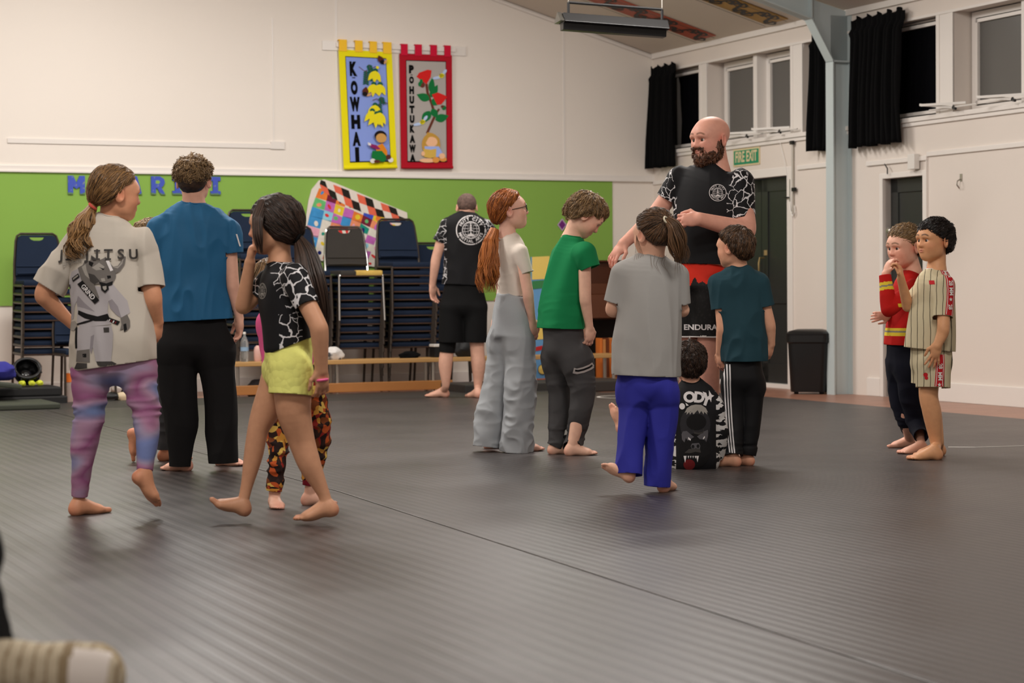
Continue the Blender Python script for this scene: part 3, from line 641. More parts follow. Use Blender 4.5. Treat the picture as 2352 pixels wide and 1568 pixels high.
# curtains
def curtain(px_top, px_bot, v0, v1, z0, z1, label, seed, u=0.06, taper=1.0):
    rnd = random.Random(seed); n = 150; rows = 26; vs = []; fs = []
    ph = [rnd.uniform(0, 6.28) for _ in range(4)]; nf = (v1-v0)*13
    for j in range(rows+1):
        t = j/rows; z = z1+(z0-z1)*t
        spread = 1.0 - (0.05*(1-t) if t > .12 else -0.02)
        for i in range(n+1):
            s_ = i/n; vv = v0+(v1-v0)*(0.5+(s_-.5)*spread) + 0.012*math.sin(5*t+ph[0])
            amp = (0.012 if t < .09 else 0.022+0.02*t); x = s_*nf*2*PI
            du = amp*math.sin(x+1.2*math.sin(t*2.5+ph[1]+s_*4))+0.4*amp*math.sin(x*0.47+ph[2]+t*2)
            zz = z + (0.02*math.sin(x*0.5+ph[3]) if j == 0 else 0)+ (0.008*math.sin(x*.3+ph[1]) if j == rows else 0)
            vs.append(W(u+du+(.02 if t > .1 else 0), vv, zz))
    for j in range(rows):
        for i in range(n): fs.append((j*(n+1)+i, j*(n+1)+i+1, (j+1)*(n+1)+i+1, (j+1)*(n+1)+i))
    o = obj('curtain', MB().add(vs, fs), M_BLACK, smooth=True, recalc=False); md = o.modifiers.new('s', 'SOLIDIFY'); md.thickness = 0.006
    return tag(o, label, 'curtain', 'black curtains at the high windows')
curtain(0, 0, 0.06, 0.62, 2.2, 3.26, 'black gathered curtain in the corner above the bearded man, narrowest of three', 1)
curtain(0, 0, 3.20, 3.66, 2.18, 3.27, 'black gathered curtain on the door side of the steel column', 2, u=.05)
curtain(0, 0, 3.84, 4.64, 2.17, 3.31, 'black gathered curtain on the wall side of the steel column, widest of three', 3)
# fire exit sign
u_ = 0.012; v0, v1, z0, z1 = 1.68, 2.18, 2.125, 2.295
sg = thing('exit_sign', W(0, (v0+v1)/2, z0), 'green FIRE EXIT sign on the wall above the double door', 'sign')
mb = MB(); mbox(mb, .001, .01, v0, v1, z0, z1); obj('sign_plate', mb, mat('sign_cream', (220, 202, 160), .5), sg)
mb = MB(); mbox(mb, .0095, .0125, v0+.016, v1-.016, z0+.016, z1-.016); obj('sign_face', mb, mat('sign_green', (26, 140, 98), .5), sg)
mb = MB(); flat(mb, [text_shape('FIRE EXIT', 0, 0, .150, 0, .03, sx=.66, sy=.95)], W(.0135, (v0+v1)/2, (z0+z1)/2), EV, V3(0, 0, 1), 0, EU); obj('lettering', mb, mat('sign_cream', (220, 202, 160), .5), sg, recalc=False)
# window winders: white scissor stays along the sill
def winder(v, label, L=.34):
    t = thing('window_winder', W(.03, v, 2.375), label, 'window winder', 'scissor winders on the sill')
    mb = MB(); mb.tube([W(.05, v-L, 2.41), W(.05, v+L*.9, 2.41)], .008, 6); obj('rod', mb, M_WHITEP, t, smooth=2)
    mb = MB(); mb.box(W(.05, v-.02, 2.40), EU*.16-EV*L*.7+V3(0, 0, .035), V3(0, 0, .02), EU*-.006); obj('arm', mb, M_WHITEP, t)
    mb = MB(); mb.box(W(.21, v-L*.7, 2.43), -EU*.2+EV*L*1.0, V3(0, 0, .02), EU*-.006); obj('arm', mb, M_WHITEP, t)
    mb = MB(); mb.tube([W(.055, v, 2.415), W(.075, v+.02, 2.40), W(.085, v+.07, 2.39)], .012, 6); obj('crank', mb, M_DARK, t, smooth=2)
winder(2.02, 'white folding winder on the sill behind the bald head'); winder(2.62, 'white folding winder on the sill above the hanging cord')
winder(5.33, 'white folding winder at the black pane beside the wide curtain'); winder(6.1, 'white folding winder under the last frosted window')
# conduit with clips and cord beside the double door
t = thing('wall_conduit', W(.01, 2.78, 1.85), 'white cord winder rail with black clips beside the double door', 'conduit')
mb = MB(); mb.tube([W(.018, 2.79, 1.62), W(.018, 2.79, 2.31)], .012, 6); mb.tube([W(.018, 2.74, 1.74), W(.018, 2.74, 1.95)], .006, 5); obj('rail', mb, M_METAL, t, smooth=2)
mb = MB(); mb.tube([W(.02, 2.56, 2.33), W(.02, 2.66, 2.1), W(.02, 2.7, 1.95)], .003, 5); obj('cord', mb, M_WHITEP, t)
for z, v in ((2.29, 2.80), (1.85, 2.83), (1.78, 2.70)):
    mb = MB(); mb.cb(W(.03, v, z), .05, .03, .035 if z > 1.8 else .012, np.array([EV, EU, V3(0, 0, 1)])); obj('clip', mb, M_DARK, t, bevel=.004)
mb = MB(); mb.tube([W(.02, 2.74, 1.74), W(.025, 2.76, 1.66), W(.025, 2.80, 1.60), W(.025, 2.83, 1.63), W(.02, 2.82, 1.70)], .006, 5); obj('pull_loop', mb, M_WHITEP, t, smooth=2)
t = thing('door_closer', W(0, 4.7, 1.97), 'white door closer box on the frame over the single charcoal door', 'door closer')
mb = MB(); mbox(mb, .016, .07, 4.70, 4.80, 1.93, 2.06); obj('box', mb, M_WHITEP, t, bevel=.005)
mb = MB(); mb.tube([W(.04, 4.32, 2.0), W(.04, 4.36, 1.96), W(.04, 4.36, 1.91)], .006, 5); obj('arm', mb, M_DARK, t)
mb = MB(); mb.tube([W(.003, 5.36, 1.82), W(.04, 5.36, 1.80), W(.045, 5.36, 1.77), W(.02, 5.36, 1.74)], .006, 6); mb.cb(W(.004, 5.36, 1.83), .03, .06, .006, np.array([EV, V3(0, 0, 1), EU])); tag(obj('wall_hook', mb, M_METAL, smooth=2), 'small metal coat hook alone on the white wall', 'hook')
# hanging radiant heater
hv = BW(1300, 40, 0)[0]
HY = 14.6; A, B = at(1290, 40, HY), at(1530, 58, HY+.15); ax = nrm(B-A); hl = np.linalg.norm(B-A); dn = V3(0, 0, -1); sd_ = nrm(np.cross(ax, dn))
if sd_[1] > 0: sd_ = -sd_
M_HEAT = mat('heater_black', (26, 26, 27), .4, .4); M_HEATG = mat('heater_reflector', (120, 118, 112), .3, .5, metal=.8)
ht = thing('radiant_heater', A, 'long black radiant heater hanging below the painted ceiling panels', 'heater')
mb = MB(); mb.prism([A-dn*.03, A-dn*.03+sd_*.05, A+sd_*.10+dn*.035, A+sd_*.06+dn*.045, A-sd_*.06+dn*.045, A-sd_*.10+dn*.035, A-dn*.03-sd_*.05], ax*hl); obj('hood', mb, M_HEAT, ht, bevel=.004)
mb = MB(); mb.prism([A+dn*.04+sd_*.055, A+dn*.09+sd_*.05, A+dn*.09-sd_*.05, A+dn*.04-sd_*.055], ax*hl*.985); obj('grille', mb, M_DARK, ht, bevel=.003)
mb = MB(); mb.prism([A-dn*.036-ax*.002, A+sd_*.105+dn*.035-ax*.002, A-sd_*.105+dn*.035-ax*.002], -ax*.03); obj('end_cap', mb, M_HEATG, ht)
mb = MB(); q0, q1 = A+ax*.05-dn*.02, B-ax*.03-dn*.02
for a, b in ((q0, q0-dn*.09), (q1, q1-dn*.09), (q0-dn*.09, q1-dn*.09)): mb.tube([a, b], .011, 6)
obj('bracket', mb, M_HEAT, ht)
for q in (q0, q1):
    uu, vv = UV(q); mb = MB(); mb.tube([q-dn*.09, V3(q[0], q[1], zc(uu)-.004)], .004, 5); obj('hanger', mb, M_METAL, ht)
# ---------------------------------------------------------------- hanging rail, banners, letters, artwork
OB = lambda off: CORNER+EV*off
def pane_uz(px, py, off): u, z = BW(px, py, off); return u, z
rl = thing('banner_rail', W(2.93, 0, 3.3), 'white wooden hanging rail carrying two banners', 'rail')
mb = MB(); mbox(mb, 2.16, 3.70, .001, .016, 3.31, 3.405); obj('board', mb, M_TRIM, rl, bevel=.003)
mb = MB(); mbox(mb, 2.28, 3.56, .016, .034, 3.345, 3.39); obj('batten', mb, M_TRIM, rl, bevel=.003)
def banner(corners, border, inner, label, group, tabs, letters, lx, lsize, art, lsy=1.0):
    """corners: TL, TR, BR, BL in pixels; drawn in a unit square x 0..1 (left to right), y 0..1 (bottom to top)"""
    OFF = .04
    P4 = [hit(px, py, OB(OFF), EV) for px, py in corners]
    t = thing('wall_banner', (P4[0]+P4[1])/2, label, 'banner', group)
    def S(x, y): return (P4[3]*(1-x)+P4[2]*x)*(1-y)+(P4[0]*(1-x)+P4[1]*x)*y
    mb = MB(); n = 14
    for j in range(n):
        for (ya, yb) in ((j/n, (j+1)/n),):
            wv = lambda y: EV*0
            a = [S(0, ya)+wv(ya), S(1, ya)+wv(ya), S(1, yb)+wv(yb), S(0, yb)+wv(yb)]
            b = [p-EV*.012 for p in a]; o_ = len(mb.v); mb.add(a+b, [(0, 1, 2, 3), (7, 6, 5, 4), (1, 5, 6, 2), (4, 0, 3, 7)]+([(0, 4, 5, 1)] if j == 0 else [])+([(3, 2, 6, 7)] if j == n-1 else []))
    mb.tube([S(0, 0)+EV*0, S(1, 0)], .016, 8)
    mb_ = obj('cloth', mb, border, t)
    for (x0, x1) in tabs:
        mb = MB(); a = S(x0, .985)+EV*.002; b = S(x1, .985)+EV*.002; h = .115
        mb.box(a, b-a, V3(0, 0, h), EV*.006); mb.box(a+V3(0, 0, h-.008)-EV*.04, b-a, V3(0, 0, .008), EV*.046); obj('tab', mb, border if tabs is None else M_TAB[border.name], t, bevel=.002)
    # printed panel: warped with the cloth
    mats, shapes = art
    def lay(mb, shapes, off0):
        for i, (vs, fs, mi) in enumerate(shapes):
            mb.add([S(x, y)+EV*(.0015+off0+i*.00035) for x, y in vs], fs, mi)
    def tess(x0, x1, y0, y1, mi, n=14):
        vs = [(x, y0+(y1-y0)*k/n) for k in range(n+1) for x in (x0, x1)]; return (vs, [(2*k, 2*k+1, 2*k+3, 2*k+2) for k in range(n)], mi)
    mb = MB(); lay(mb, [tess(.115, .885, .045, .945, 1), tess(.125, .875, .055, .938, 0)], 0.0); pn = obj('picture_panel', mb, [inner, M_BLACK], t, recalc=False)
    mb = MB(); lay(mb, shapes, .002); obj('applique', mb, mats, t, recalc=False)
    asp = np.linalg.norm(P4[0]-P4[3])/np.linalg.norm(P4[0]-P4[1])
    mb = MB(); sh = []
    for ch, y, hgt, wdt in letters:
        vs, fs = font_polys(ch, 1.0, .085); xs = [v[0] for v in vs]; ys = [v[1] for v in vs]
        sx, sy = wdt/(max(xs)-min(xs)), hgt/(max(ys)-min(ys)); cx, cy = (max(xs)+min(xs))/2, (max(ys)+min(ys))/2
        sh.append(([(lx+(x-cx)*sx, y+(yy-cy)*sy) for x, yy in vs], fs, 0))
    lay(mb, sh, .0025); obj('lettering', mb, M_BLACK, t, recalc=False)
    return t
F = lambda n, c: mat('felt_'+n, c, .9, .1)
M_TAB = {'felt_lemon': F('amber', (250, 200, 60)), 'felt_crimson': F('cherry', (206, 30, 62))}
fm = [F('yellow', (236, 222, 40)), F('leaf', (30, 92, 72)), F('brown', (92, 48, 40)), F('skin', (206, 158, 92)), F('dark', (30, 24, 26)), F('orange', (226, 138, 36)), F('green', (28, 120, 60)), F('plum', (140, 40, 100)), F('white', (228, 226, 224)), F('tan', (206, 160, 116)), F('red', (214, 42, 40)), F('leaf2', (28, 116, 62)), F('sky', (186, 206, 240)), F('blond', (196, 152, 70)), F('peach', (240, 190, 150)), F('blueshirt', (160, 180, 240)), F('book', (214, 178, 86)), F('boots', (226, 154, 76)), F('stem', (104, 56, 44))]
YE, LF, BR, SK, DK, OR, GR, PL, WH, TN, RD, L2, SKY, BL, PE, BS, BK, BO, ST = range(19)
A_ = 1/2.35   # keep shapes round: y unit is taller than x
def E_(cx, cy, rx, ry, mi, rot=0): # ellipse in square-ish units (x unit)
    vs, fs, m_ = ellp(0, 0, rx, ry, mi, rot); return ([(cx+x, cy+y*A_) for x, y in vs], fs, m_)
def PG(pts, mi): return poly(pts, mi)
def petal(cx, cy, L, wd, ang, mi):
    vs = []; c, s_ = math.cos(ang), math.sin(ang)
    for t in np.linspace(0, 1, 9): vs.append((L*t, wd*math.sin(PI*t**.8)))
    for t in np.linspace(1, 0, 9)[1:-1]: vs.append((L*t, -wd*math.sin(PI*t**.8)))
    return poly([(cx+x*c-y*s_, cy+(x*s_+y*c)*A_) for x, y in vs], mi)
def SK_(pts, w_, mi):
    vs, fs, m_ = stroke([(x, y/A_) for x, y in pts], w_, mi); return ([(x, y*A_) for x, y in vs], fs, m_)
def bells(x, y, s_=1):
    o = [E_(x, y, .05, .05, LF)]
    for k, a in enumerate((-2.2, -1.7, -1.2)): o.append(petal(x, y, .22*s_, .05, a, YE))
    return o
def fern(x, y, ang, n, L):
    o = [SK_([(x, y), (x+L*math.cos(ang), y+L*math.sin(ang)*A_)], .012, ST)]
    for k in range(n):
        t = (k+.5)/n
        for sg in (1, -1): o.append(petal(x+L*t*math.cos(ang), y+L*t*math.sin(ang)*A_, .075, .016, ang+sg*1.0, LF))
    return o
def bird(x, y, a, sgn=1): return [petal(x, y, .17*sgn, .06, a, BR), E_(x, y+.008, .05, .045, DK), petal(x+.03, y-.01, .13*sgn, .022, a-.9, TN)]
a1 = []
a1 += [SK_([(.36, .86), (.46, .825), (.57, .84), (.68, .87)], .014, ST)]+fern(.55, .885, -PI/2+.2, 5, .16)+fern(.5, .83, -PI/2-.1, 7, .27)+fern(.60, .80, -PI/2+.1, 4, .12)
a1 += bells(.66, .83, 1.15)+bells(.62, .715, 1.2)+bells(.74, .715, 1.1)+[E_(.70, .86, .03, .03, YE)]+bird(.80, .90, 2.0)+bird(.44, .62, 1.4)
a1 += [SK_([(.86, .55), (.74, .57), (.66, .59), (.58, .575)], .014, ST)]+fern(.74, .61, -PI/2+.15, 4, .14)+fern(.70, .55, -PI/2-.05, 6, .25)+bells(.62, .535, 1.25)+bells(.56, .485, 1.25)+bells(.64, .46, 1.35)+bells(.7, .47, 1.2)
a1 += [E_(.69, .27, .115, .105, DK), E_(.70, .25, .10, .095, SK), PG([(.58, .175), (.72, .205), (.80, .14), (.80, .075), (.72, .06), (.62, .10)], OR), PG([(.52, .14), (.70, .14), (.80, .085), (.74, .045), (.54, .05), (.50, .09)], GR), PG([(.46, .205), (.60, .19), (.68, .155), (.62, .15), (.48, .175)], PL), PG([(.44, .215), (.5, .205), (.5, .185), (.45, .19)], WH), E_(.52, .055, .05, .045, WH), E_(.86, .06, .05, .05, WH), E_(.60, .05, .06, .03, BR), E_(.82, .085, .05, .05, BR)]
M_LEM = F('lemon', (238, 226, 30)); M_CRIM = F('crimson', (176, 28, 44))
banner([(778, 113), (900, 120), (912, 383), (790, 386)], M_LEM, F('periwinkle', (138, 160, 230)), 'yellow bordered banner with black letters spelling KŌWHAI and yellow flowers', 'felt banners on the rail', ((.0, .15), (.3, .445), (.575, .715), (.83, .99)),
       [('K', .84, .125, .14), ('-', .765, .008, .06), ('O', .68, .12, .13), ('W', .54, .125, .19), ('H', .39, .12, .17), ('A', .245, .12, .15), ('I', .115, .12, .075)], .255, .1, (fm, a1))
a2 = [SK_([(.50, .30), (.58, .38), (.66, .46), (.60, .56), (.52, .66), (.50, .74)], .05, ST), SK_([(.66, .46), (.74, .52)], .04, ST)]
for (x, y, L, wd, an) in ((.58, .62, .30, .07, 1.1), (.58, .66, .33, .06, 1.45), (.56, .60, .27, .085, 2.75), (.56, .50, .30, .085, -2.1), (.66, .42, .28, .085, .35), (.62, .55, .22, .08, 1.0), (.60, .52, .22, .07, -1.1)): a2.append(petal(x, y, L, wd, an, L2))
a2 += [PG([(.31, .80), (.36, .835), (.52, .865), (.60, .86), (.58, .80), (.50, .735)], RD), PG([(.60, .645), (.72, .665), (.86, .64), (.90, .625), (.78, .56), (.70, .555)], RD)]
a2 += [E_(.42, .73, .05, .06, ST), E_(.37, .735, .03, .05, L2), E_(.40, .76, .03, .05, L2), E_(.83, .53, .04, .05, L2), E_(.80, .54, .03, .03, ST)]
for (x, y) in ((.79, .815), (.41, .40)):
    a2 += [E_(x-.09, y-.02, .09, .03, SKY, .2), E_(x+.06, y+.035, .06, .03, SKY, 1.0), E_(x, y, .055, .045, YE, .7)]+[SK_([(x-.03+.025*k, y+.016-.002*k), (x-.02+.025*k, y-.018+.006*k)], .012, DK) for k in range(3)]
a2 += [E_(.57, .20, .18, .24, BL), E_(.59, .235, .15, .13, BL), E_(.58, .225, .115, .105, PE), PG([(.44, .25), (.50, .31), (.62, .30), (.52, .26), (.46, .21)], BL), PG([(.44, .185), (.72, .185), (.80, .12), (.70, .09), (.46, .10)], BS), E_(.50, .06, .16, .045, PE), E_(.66, .065, .07, .06, BO), E_(.80, .07, .07, .05, BO), E_(.78, .10, .06, .06, PE), PG([(.42, .165), (.56, .155), (.67, .165), (.66, .09), (.55, .08), (.43, .09)], BK), E_(.41, .12, .035, .05, PE)]
banner([(918, 123), (1038, 127), (1040, 384), (922, 384)], M_CRIM, F('warm_grey', (176, 170, 166)), 'red bordered banner with black letters spelling PŌHUTUKAWA and a red flowering branch', 'felt banners on the rail', ((.02, .15), (.285, .42), (.58, .71), (.85, .975)),
       [('P', .865, .075, .095), ('-', .815, .006, .05), ('O', .77, .065, .09), ('H', .68, .07, .09), ('U', .595, .07, .09), ('T', .51, .07, .10), ('U', .425, .07, .09), ('K', .34, .07, .095), ('A', .25, .07, .105), ('W', .165, .07, .125), ('A', .08, .07, .115)], .215, .1, (fm, a2))
# cut-out letters on the green board
lm = NT('painted_letter', .5, .4); tcx = lm.n('TexCoord'); sx_ = lm.n('SeparateXYZ'); lm.l(tcx, 'Object', sx_, 'Vector'); nz = lm.n('TexNoise', Scale=25.0); nz.inputs['Detail'].default_value = 3; lm.l(tcx, 'Object', nz, 'Vector')
g = lm.math('GREATER_THAN', lm.math('ADD', sx_.outputs['Z'], lm.math('MULTIPLY', nz.outputs['Fac'], .06)), -.045); g2 = lm.math('GREATER_THAN', nz.outputs['Fac'], .62)
c1 = lm.mix(g, (92, 128, 84), (62, 84, 186)); c2 = lm.mix(g2, c1, (120, 132, 150)); lm.out(c2)
M_LEDGE = mat('letter_edge', (28, 34, 62), .6)
def blk(ch):
    G_ = {'M': [(0, 0), (0, 1), (.32, 1), (.5, .62), (.68, 1), (1, 1), (1, 0), (.7, 0), (.7, .42), (.5, .3), (.3, .42), (.3, 0)],
          'A': [(0, 0), (.34, 1), (.66, 1), (1, 0), (.68, 0), (.6, .24), (.4, .24), (.32, 0)],
          'T': [(.33, 0), (.33, .7), (0, .7), (0, 1), (1, 1), (1, .7), (.67, .7), (.67, 0)],
          'R': [(0, 0), (0, 1), (.62, 1), (.9, .86), (.95, .66), (.82, .46), (.7, .4), (1, 0), (.66, 0), (.42, .36), (.32, .36), (.32, 0)],
          'K': [(0, 0), (0, 1), (.32, 1), (.32, .62), (.62, 1), (1, 1), (.58, .52), (1, 0), (.62, 0), (.32, .4), (.32, 0)],
          'I': [(.14, 0), (.14, .22), (.32, .22), (.32, .78), (.14, .78), (.14, 1), (.86, 1), (.86, .78), (.68, .78), (.68, .22), (.86, .22), (.86, 0)]}
    return G_[ch]
LN = ['first', 'second', 'third', 'fourth', 'fifth', 'sixth', 'seventh', 'eighth']
for k, (ch, px) in enumerate(zip('MATARIKI', (175, 219, 266, 309, 363, 407, 450, 494))):
    py = 424+.006*px; c = hit(px, py, OB(.013), EV); wd, hg = (.16 if ch == 'M' else .14), .175
    o_ = V3(*c); mb = MB()
    pts = [EU*(-(x-.5)*wd)+V3(0, 0, (y-.5)*hg)+o_ for x, y in blk(ch)]
    mb.prism([p for p in pts], EV*.014); mb.mi = [1, 0]+[1]*(len(mb.f)-2)
    o = obj('cutout_letter', mb, [lm.m, M_LEDGE], loc=o_, recalc=True); 
    if ch in 'R': 
        h_ = MB(); h_.prism([EU*(-(x-.5)*wd)+V3(0, 0, (y-.5)*hg)+o_+EV*.013 for x, y in ((.32, .6), (.32, .78), (.55, .78), (.62, .69), (.55, .6))], EV*.0015); obj('letter_hole', h_, M_GREEN, o)
    tag(o, 'blue and green painted cut-out letter %s, %s in the row on the board' % (ch, LN[k]), 'letter', 'cut-out letters on the pin board')
# large collage with woven triangle border leaning on the board
CO = .03
mb = MB(); mats_ = [F('blk', (44, 40, 36)), F('cream', (232, 222, 212)), F('coral', (232, 110, 84))]
uz = lambda px, py: hit(px, py, OB(CO), EV)
outl = [(733, 414), (745, 412), (770, 420), (935, 488), (936, 500), (925, 540), (905, 600), (846, 612), (724, 597), (700, 540), (703, 500), (709, 460), (716, 435)]
art = thing('collage_artwork', uz(800, 610), 'bright patchwork collage with red, black and white woven border on the pin board', 'artwork')
mb.prism([uz(*p)-EV*.012 for p in outl], EV*.012); obj('backing', mb, F('cream', (232, 222, 212)), art)
# patches fanned in strips below the border
rnd = random.Random(4)
pal = [(226, 60, 60), (240, 130, 60), (245, 205, 60), (110, 190, 120), (70, 150, 210), (70, 90, 200), (200, 110, 190), (236, 226, 214), (240, 170, 190), (150, 210, 230), (40, 150, 130), (120, 40, 60), (30, 40, 110), (236, 226, 214), (250, 150, 110)]
pm = [mat('crayon_%d' % i, c, .85, .1, var=.25, vscale=18) for i, c in enumerate(pal)]
mb = MB(); strips = 9
top = [(733+(925-733)*t, 432+(528-432)*t-10*math.sin(PI*t)) for t in np.linspace(0, 1, strips+1)]
bot = [(701+(880-701)*t, 580+(615-580)*t**.6) for t in np.linspace(0, 1, strips+1)]
for i in range(strips):
    n = 7
    for j in range(n):
        def Q(a, b): return tuple(np.array(top[a])*(1-b)+np.array(bot[a])*b+np.array([(-9 if a == 0 else 0)*math.sin(PI*b), 0]))
        q4 = [Q(i, j/n), Q(i+1, j/n+rnd.uniform(-.03, .03)), Q(i+1, (j+1)/n), Q(i, (j+1)/n)]
        mi = 7 if (i % 3 == 1 and j > 2) else rnd.randrange(len(pal)); mb.add([uz(*p)+EV*.001 for p in q4], [(0, 1, 2, 3)], mi)
        cx, cy = np.mean([p[0] for p in q4]), np.mean([p[1] for p in q4])
        if rnd.random() < .8:
            pc = uz(cx+rnd.uniform(-4, 4), cy+rnd.uniform(-4, 4)); vs, fs, m_ = ellp(0, 0, rnd.uniform(.012, .03), rnd.uniform(.012, .035), rnd.randrange(len(pal)), rnd.uniform(0, 3)); mb.add([pc-EU*x+V3(0, 0, y)+EV*.002 for x, y in vs], fs, m_)
obj('patchwork', mb, pm, art, recalc=False)
mb = MB(); nb = 11
def band(t, s_): # along the border, s 0 top edge .. 1 bottom edge
    a = np.array([737, 413])*(1-t)+np.array([936, 489])*t; b = np.array([731, 432])*(1-t)+np.array([930, 516])*t+np.array([0, 22*math.sin(PI*min(1, t*1.2))*.6]); return tuple(a*(1-s_)+b*s_)
cyc = [0, 1, 2]
for i in range(nb):
    t0, t1 = i/nb, (i+1)/nb; d = .45/nb
    for j, (sa, sb) in enumerate(((0, .5), (.5, 1))):
        sh_ = d if j == 0 else -d
        q4 = [band(min(1, max(0, t0+(-sh_ if j == 0 else sh_*0))), sa), band(min(1, max(0, t1+(-sh_ if j == 0 else 0))), sa), band(min(1, max(0, t1+(0 if j == 0 else -sh_))), sb), band(min(1, max(0, t0+(0 if j == 0 else -sh_))), sb)]
        mb.add([uz(*p)+EV*(.0025+.0002*j) for p in q4], [(0, 1, 2, 3)], cyc[(i+(0 if j == 0 else 2)) % 3])
obj('woven_border', mb, mats_, art, recalc=False)
# ---------------------------------------------------------------- implicit surfaces for people and clothes
def _bb(pts, pad):
    pts = np.array(pts); return pts.min(0)-pad, pts.max(0)+pad
class Pr:
    __slots__ = ('fn', 'lo', 'hi', 'k', 'op', 'cuts')
    def __init__(s, fn, lo, hi, k, op='u', cuts=None): s.fn, s.lo, s.hi, s.k, s.op, s.cuts = fn, lo, hi, k, op, cuts or []
    def d(s, x, y, z):
        v = s.fn(x, y, z)
        for p, n in s.cuts: v = np.maximum(v, (x-p[0])*n[0]+(y-p[1])*n[1]+(z-p[2])*n[2])
        return v
def rc(a, b, ra, rb, k=.02, op='u', cuts=None):
    a, b = np.asarray(a, float), np.asarray(b, float); ba = b-a; L2 = float(ba@ba)+1e-12
    def fn(x, y, z):
        dx, dy, dz = x-a[0], y-a[1], z-a[2]
        t = np.clip((dx*ba[0]+dy*ba[1]+dz*ba[2])/L2, 0, 1)
        return np.sqrt((dx-t*ba[0])**2+(dy-t*ba[1])**2+(dz-t*ba[2])**2)-(ra+(rb-ra)*t)
    lo, hi = _bb([a-ra, a+ra, b-rb, b+rb], 0); return Pr(fn, lo, hi, k, op, cuts)
def el(c, r, R=None, k=.02, op='u', cuts=None):
    c = np.asarray(c, float); r = np.asarray(r, float); R = np.eye(3) if R is None else np.asarray(R, float)
    def fn(x, y, z):
        dx, dy, dz = x-c[0], y-c[1], z-c[2]; k0 = 0; k1 = 0
        for i in range(3):
            q = (dx*R[i][0]+dy*R[i][1]+dz*R[i][2])/r[i]; k0 = k0+q*q; k1 = k1+(q/r[i])**2
        k0 = np.sqrt(k0); k1 = np.sqrt(k1)+1e-9; return k0*(k0-1)/k1
    h = np.sqrt(((R*r[:, None])**2).sum(0)); return Pr(fn, c-h, c+h, k, op, cuts)
def ec(a, b, r0, r1, u, k=.03, op='u', cuts=None, capf=1.0):
    """elliptic cone: r0, r1 = (half width along u, half depth) at the two ends"""
    a, b = np.asarray(a, float), np.asarray(b, float); ba = b-a; L = np.linalg.norm(ba); ax = ba/L; u = nrm(u-ax*(u@ax)); w_ = np.cross(ax, u)
    def fn(x, y, z):
        dx, dy, dz = x-a[0], y-a[1], z-a[2]; s_ = dx*ax[0]+dy*ax[1]+dz*ax[2]; t = np.clip(s_/L, 0, 1)
        q3 = s_-t*L; qu = dx*u[0]+dy*u[1]+dz*u[2]; qw = dx*w_[0]+dy*w_[1]+dz*w_[2]
        ru = r0[0]+(r1[0]-r0[0])*t; rw = r0[1]+(r1[1]-r0[1])*t; r3 = np.minimum(ru, rw)*capf
        k0 = np.sqrt((qu/ru)**2+(qw/rw)**2+(q3/r3)**2); k1 = np.sqrt((qu/ru**2)**2+(qw/rw**2)**2+(q3/r3**2)**2)+1e-9
        return k0*(k0-1)/k1
    m_ = max(r0[0], r0[1], r1[0], r1[1]); lo, hi = _bb([a, b], m_); return Pr(fn, lo, hi, k, op, cuts)
def smin(a, b, k):
    if k <= 0: return np.minimum(a, b)
    h = np.maximum(k-np.abs(a-b), 0)/k; return np.minimum(a, b)-h*h*k*.25
def field(prims, vox):
    us = [p for p in prims if p.op == 'u']
    lo = np.min([p.lo for p in us], 0)-vox*4; hi = np.max([p.hi for p in us], 0)+vox*4
    n = np.ceil((hi-lo)/vox).astype(int)+1; D = np.full(n, 1.0, np.float32)
    ax = [lo[i]+vox*np.arange(n[i]) for i in range(3)]
    for p in prims:
        pad = p.k+vox*3
        i0 = np.maximum(np.floor((p.lo-pad-lo)/vox).astype(int), 0); i1 = np.minimum(np.ceil((p.hi+pad-lo)/vox).astype(int)+1, n)
        if (i1 <= i0).any(): continue
        sl = tuple(slice(i0[i], i1[i]) for i in range(3))
        x = ax[0][sl[0]][:, None, None].astype(np.float32); y = ax[1][sl[1]][None, :, None].astype(np.float32); z = ax[2][sl[2]][None, None, :].astype(np.float32)
        d = p.d(x, y, z).astype(np.float32); s = D[sl]
        D[sl] = smin(s, d, p.k) if p.op == 'u' else -smin(-s, d, p.k) if p.op == 's' else np.maximum(s, d)
    return D, lo
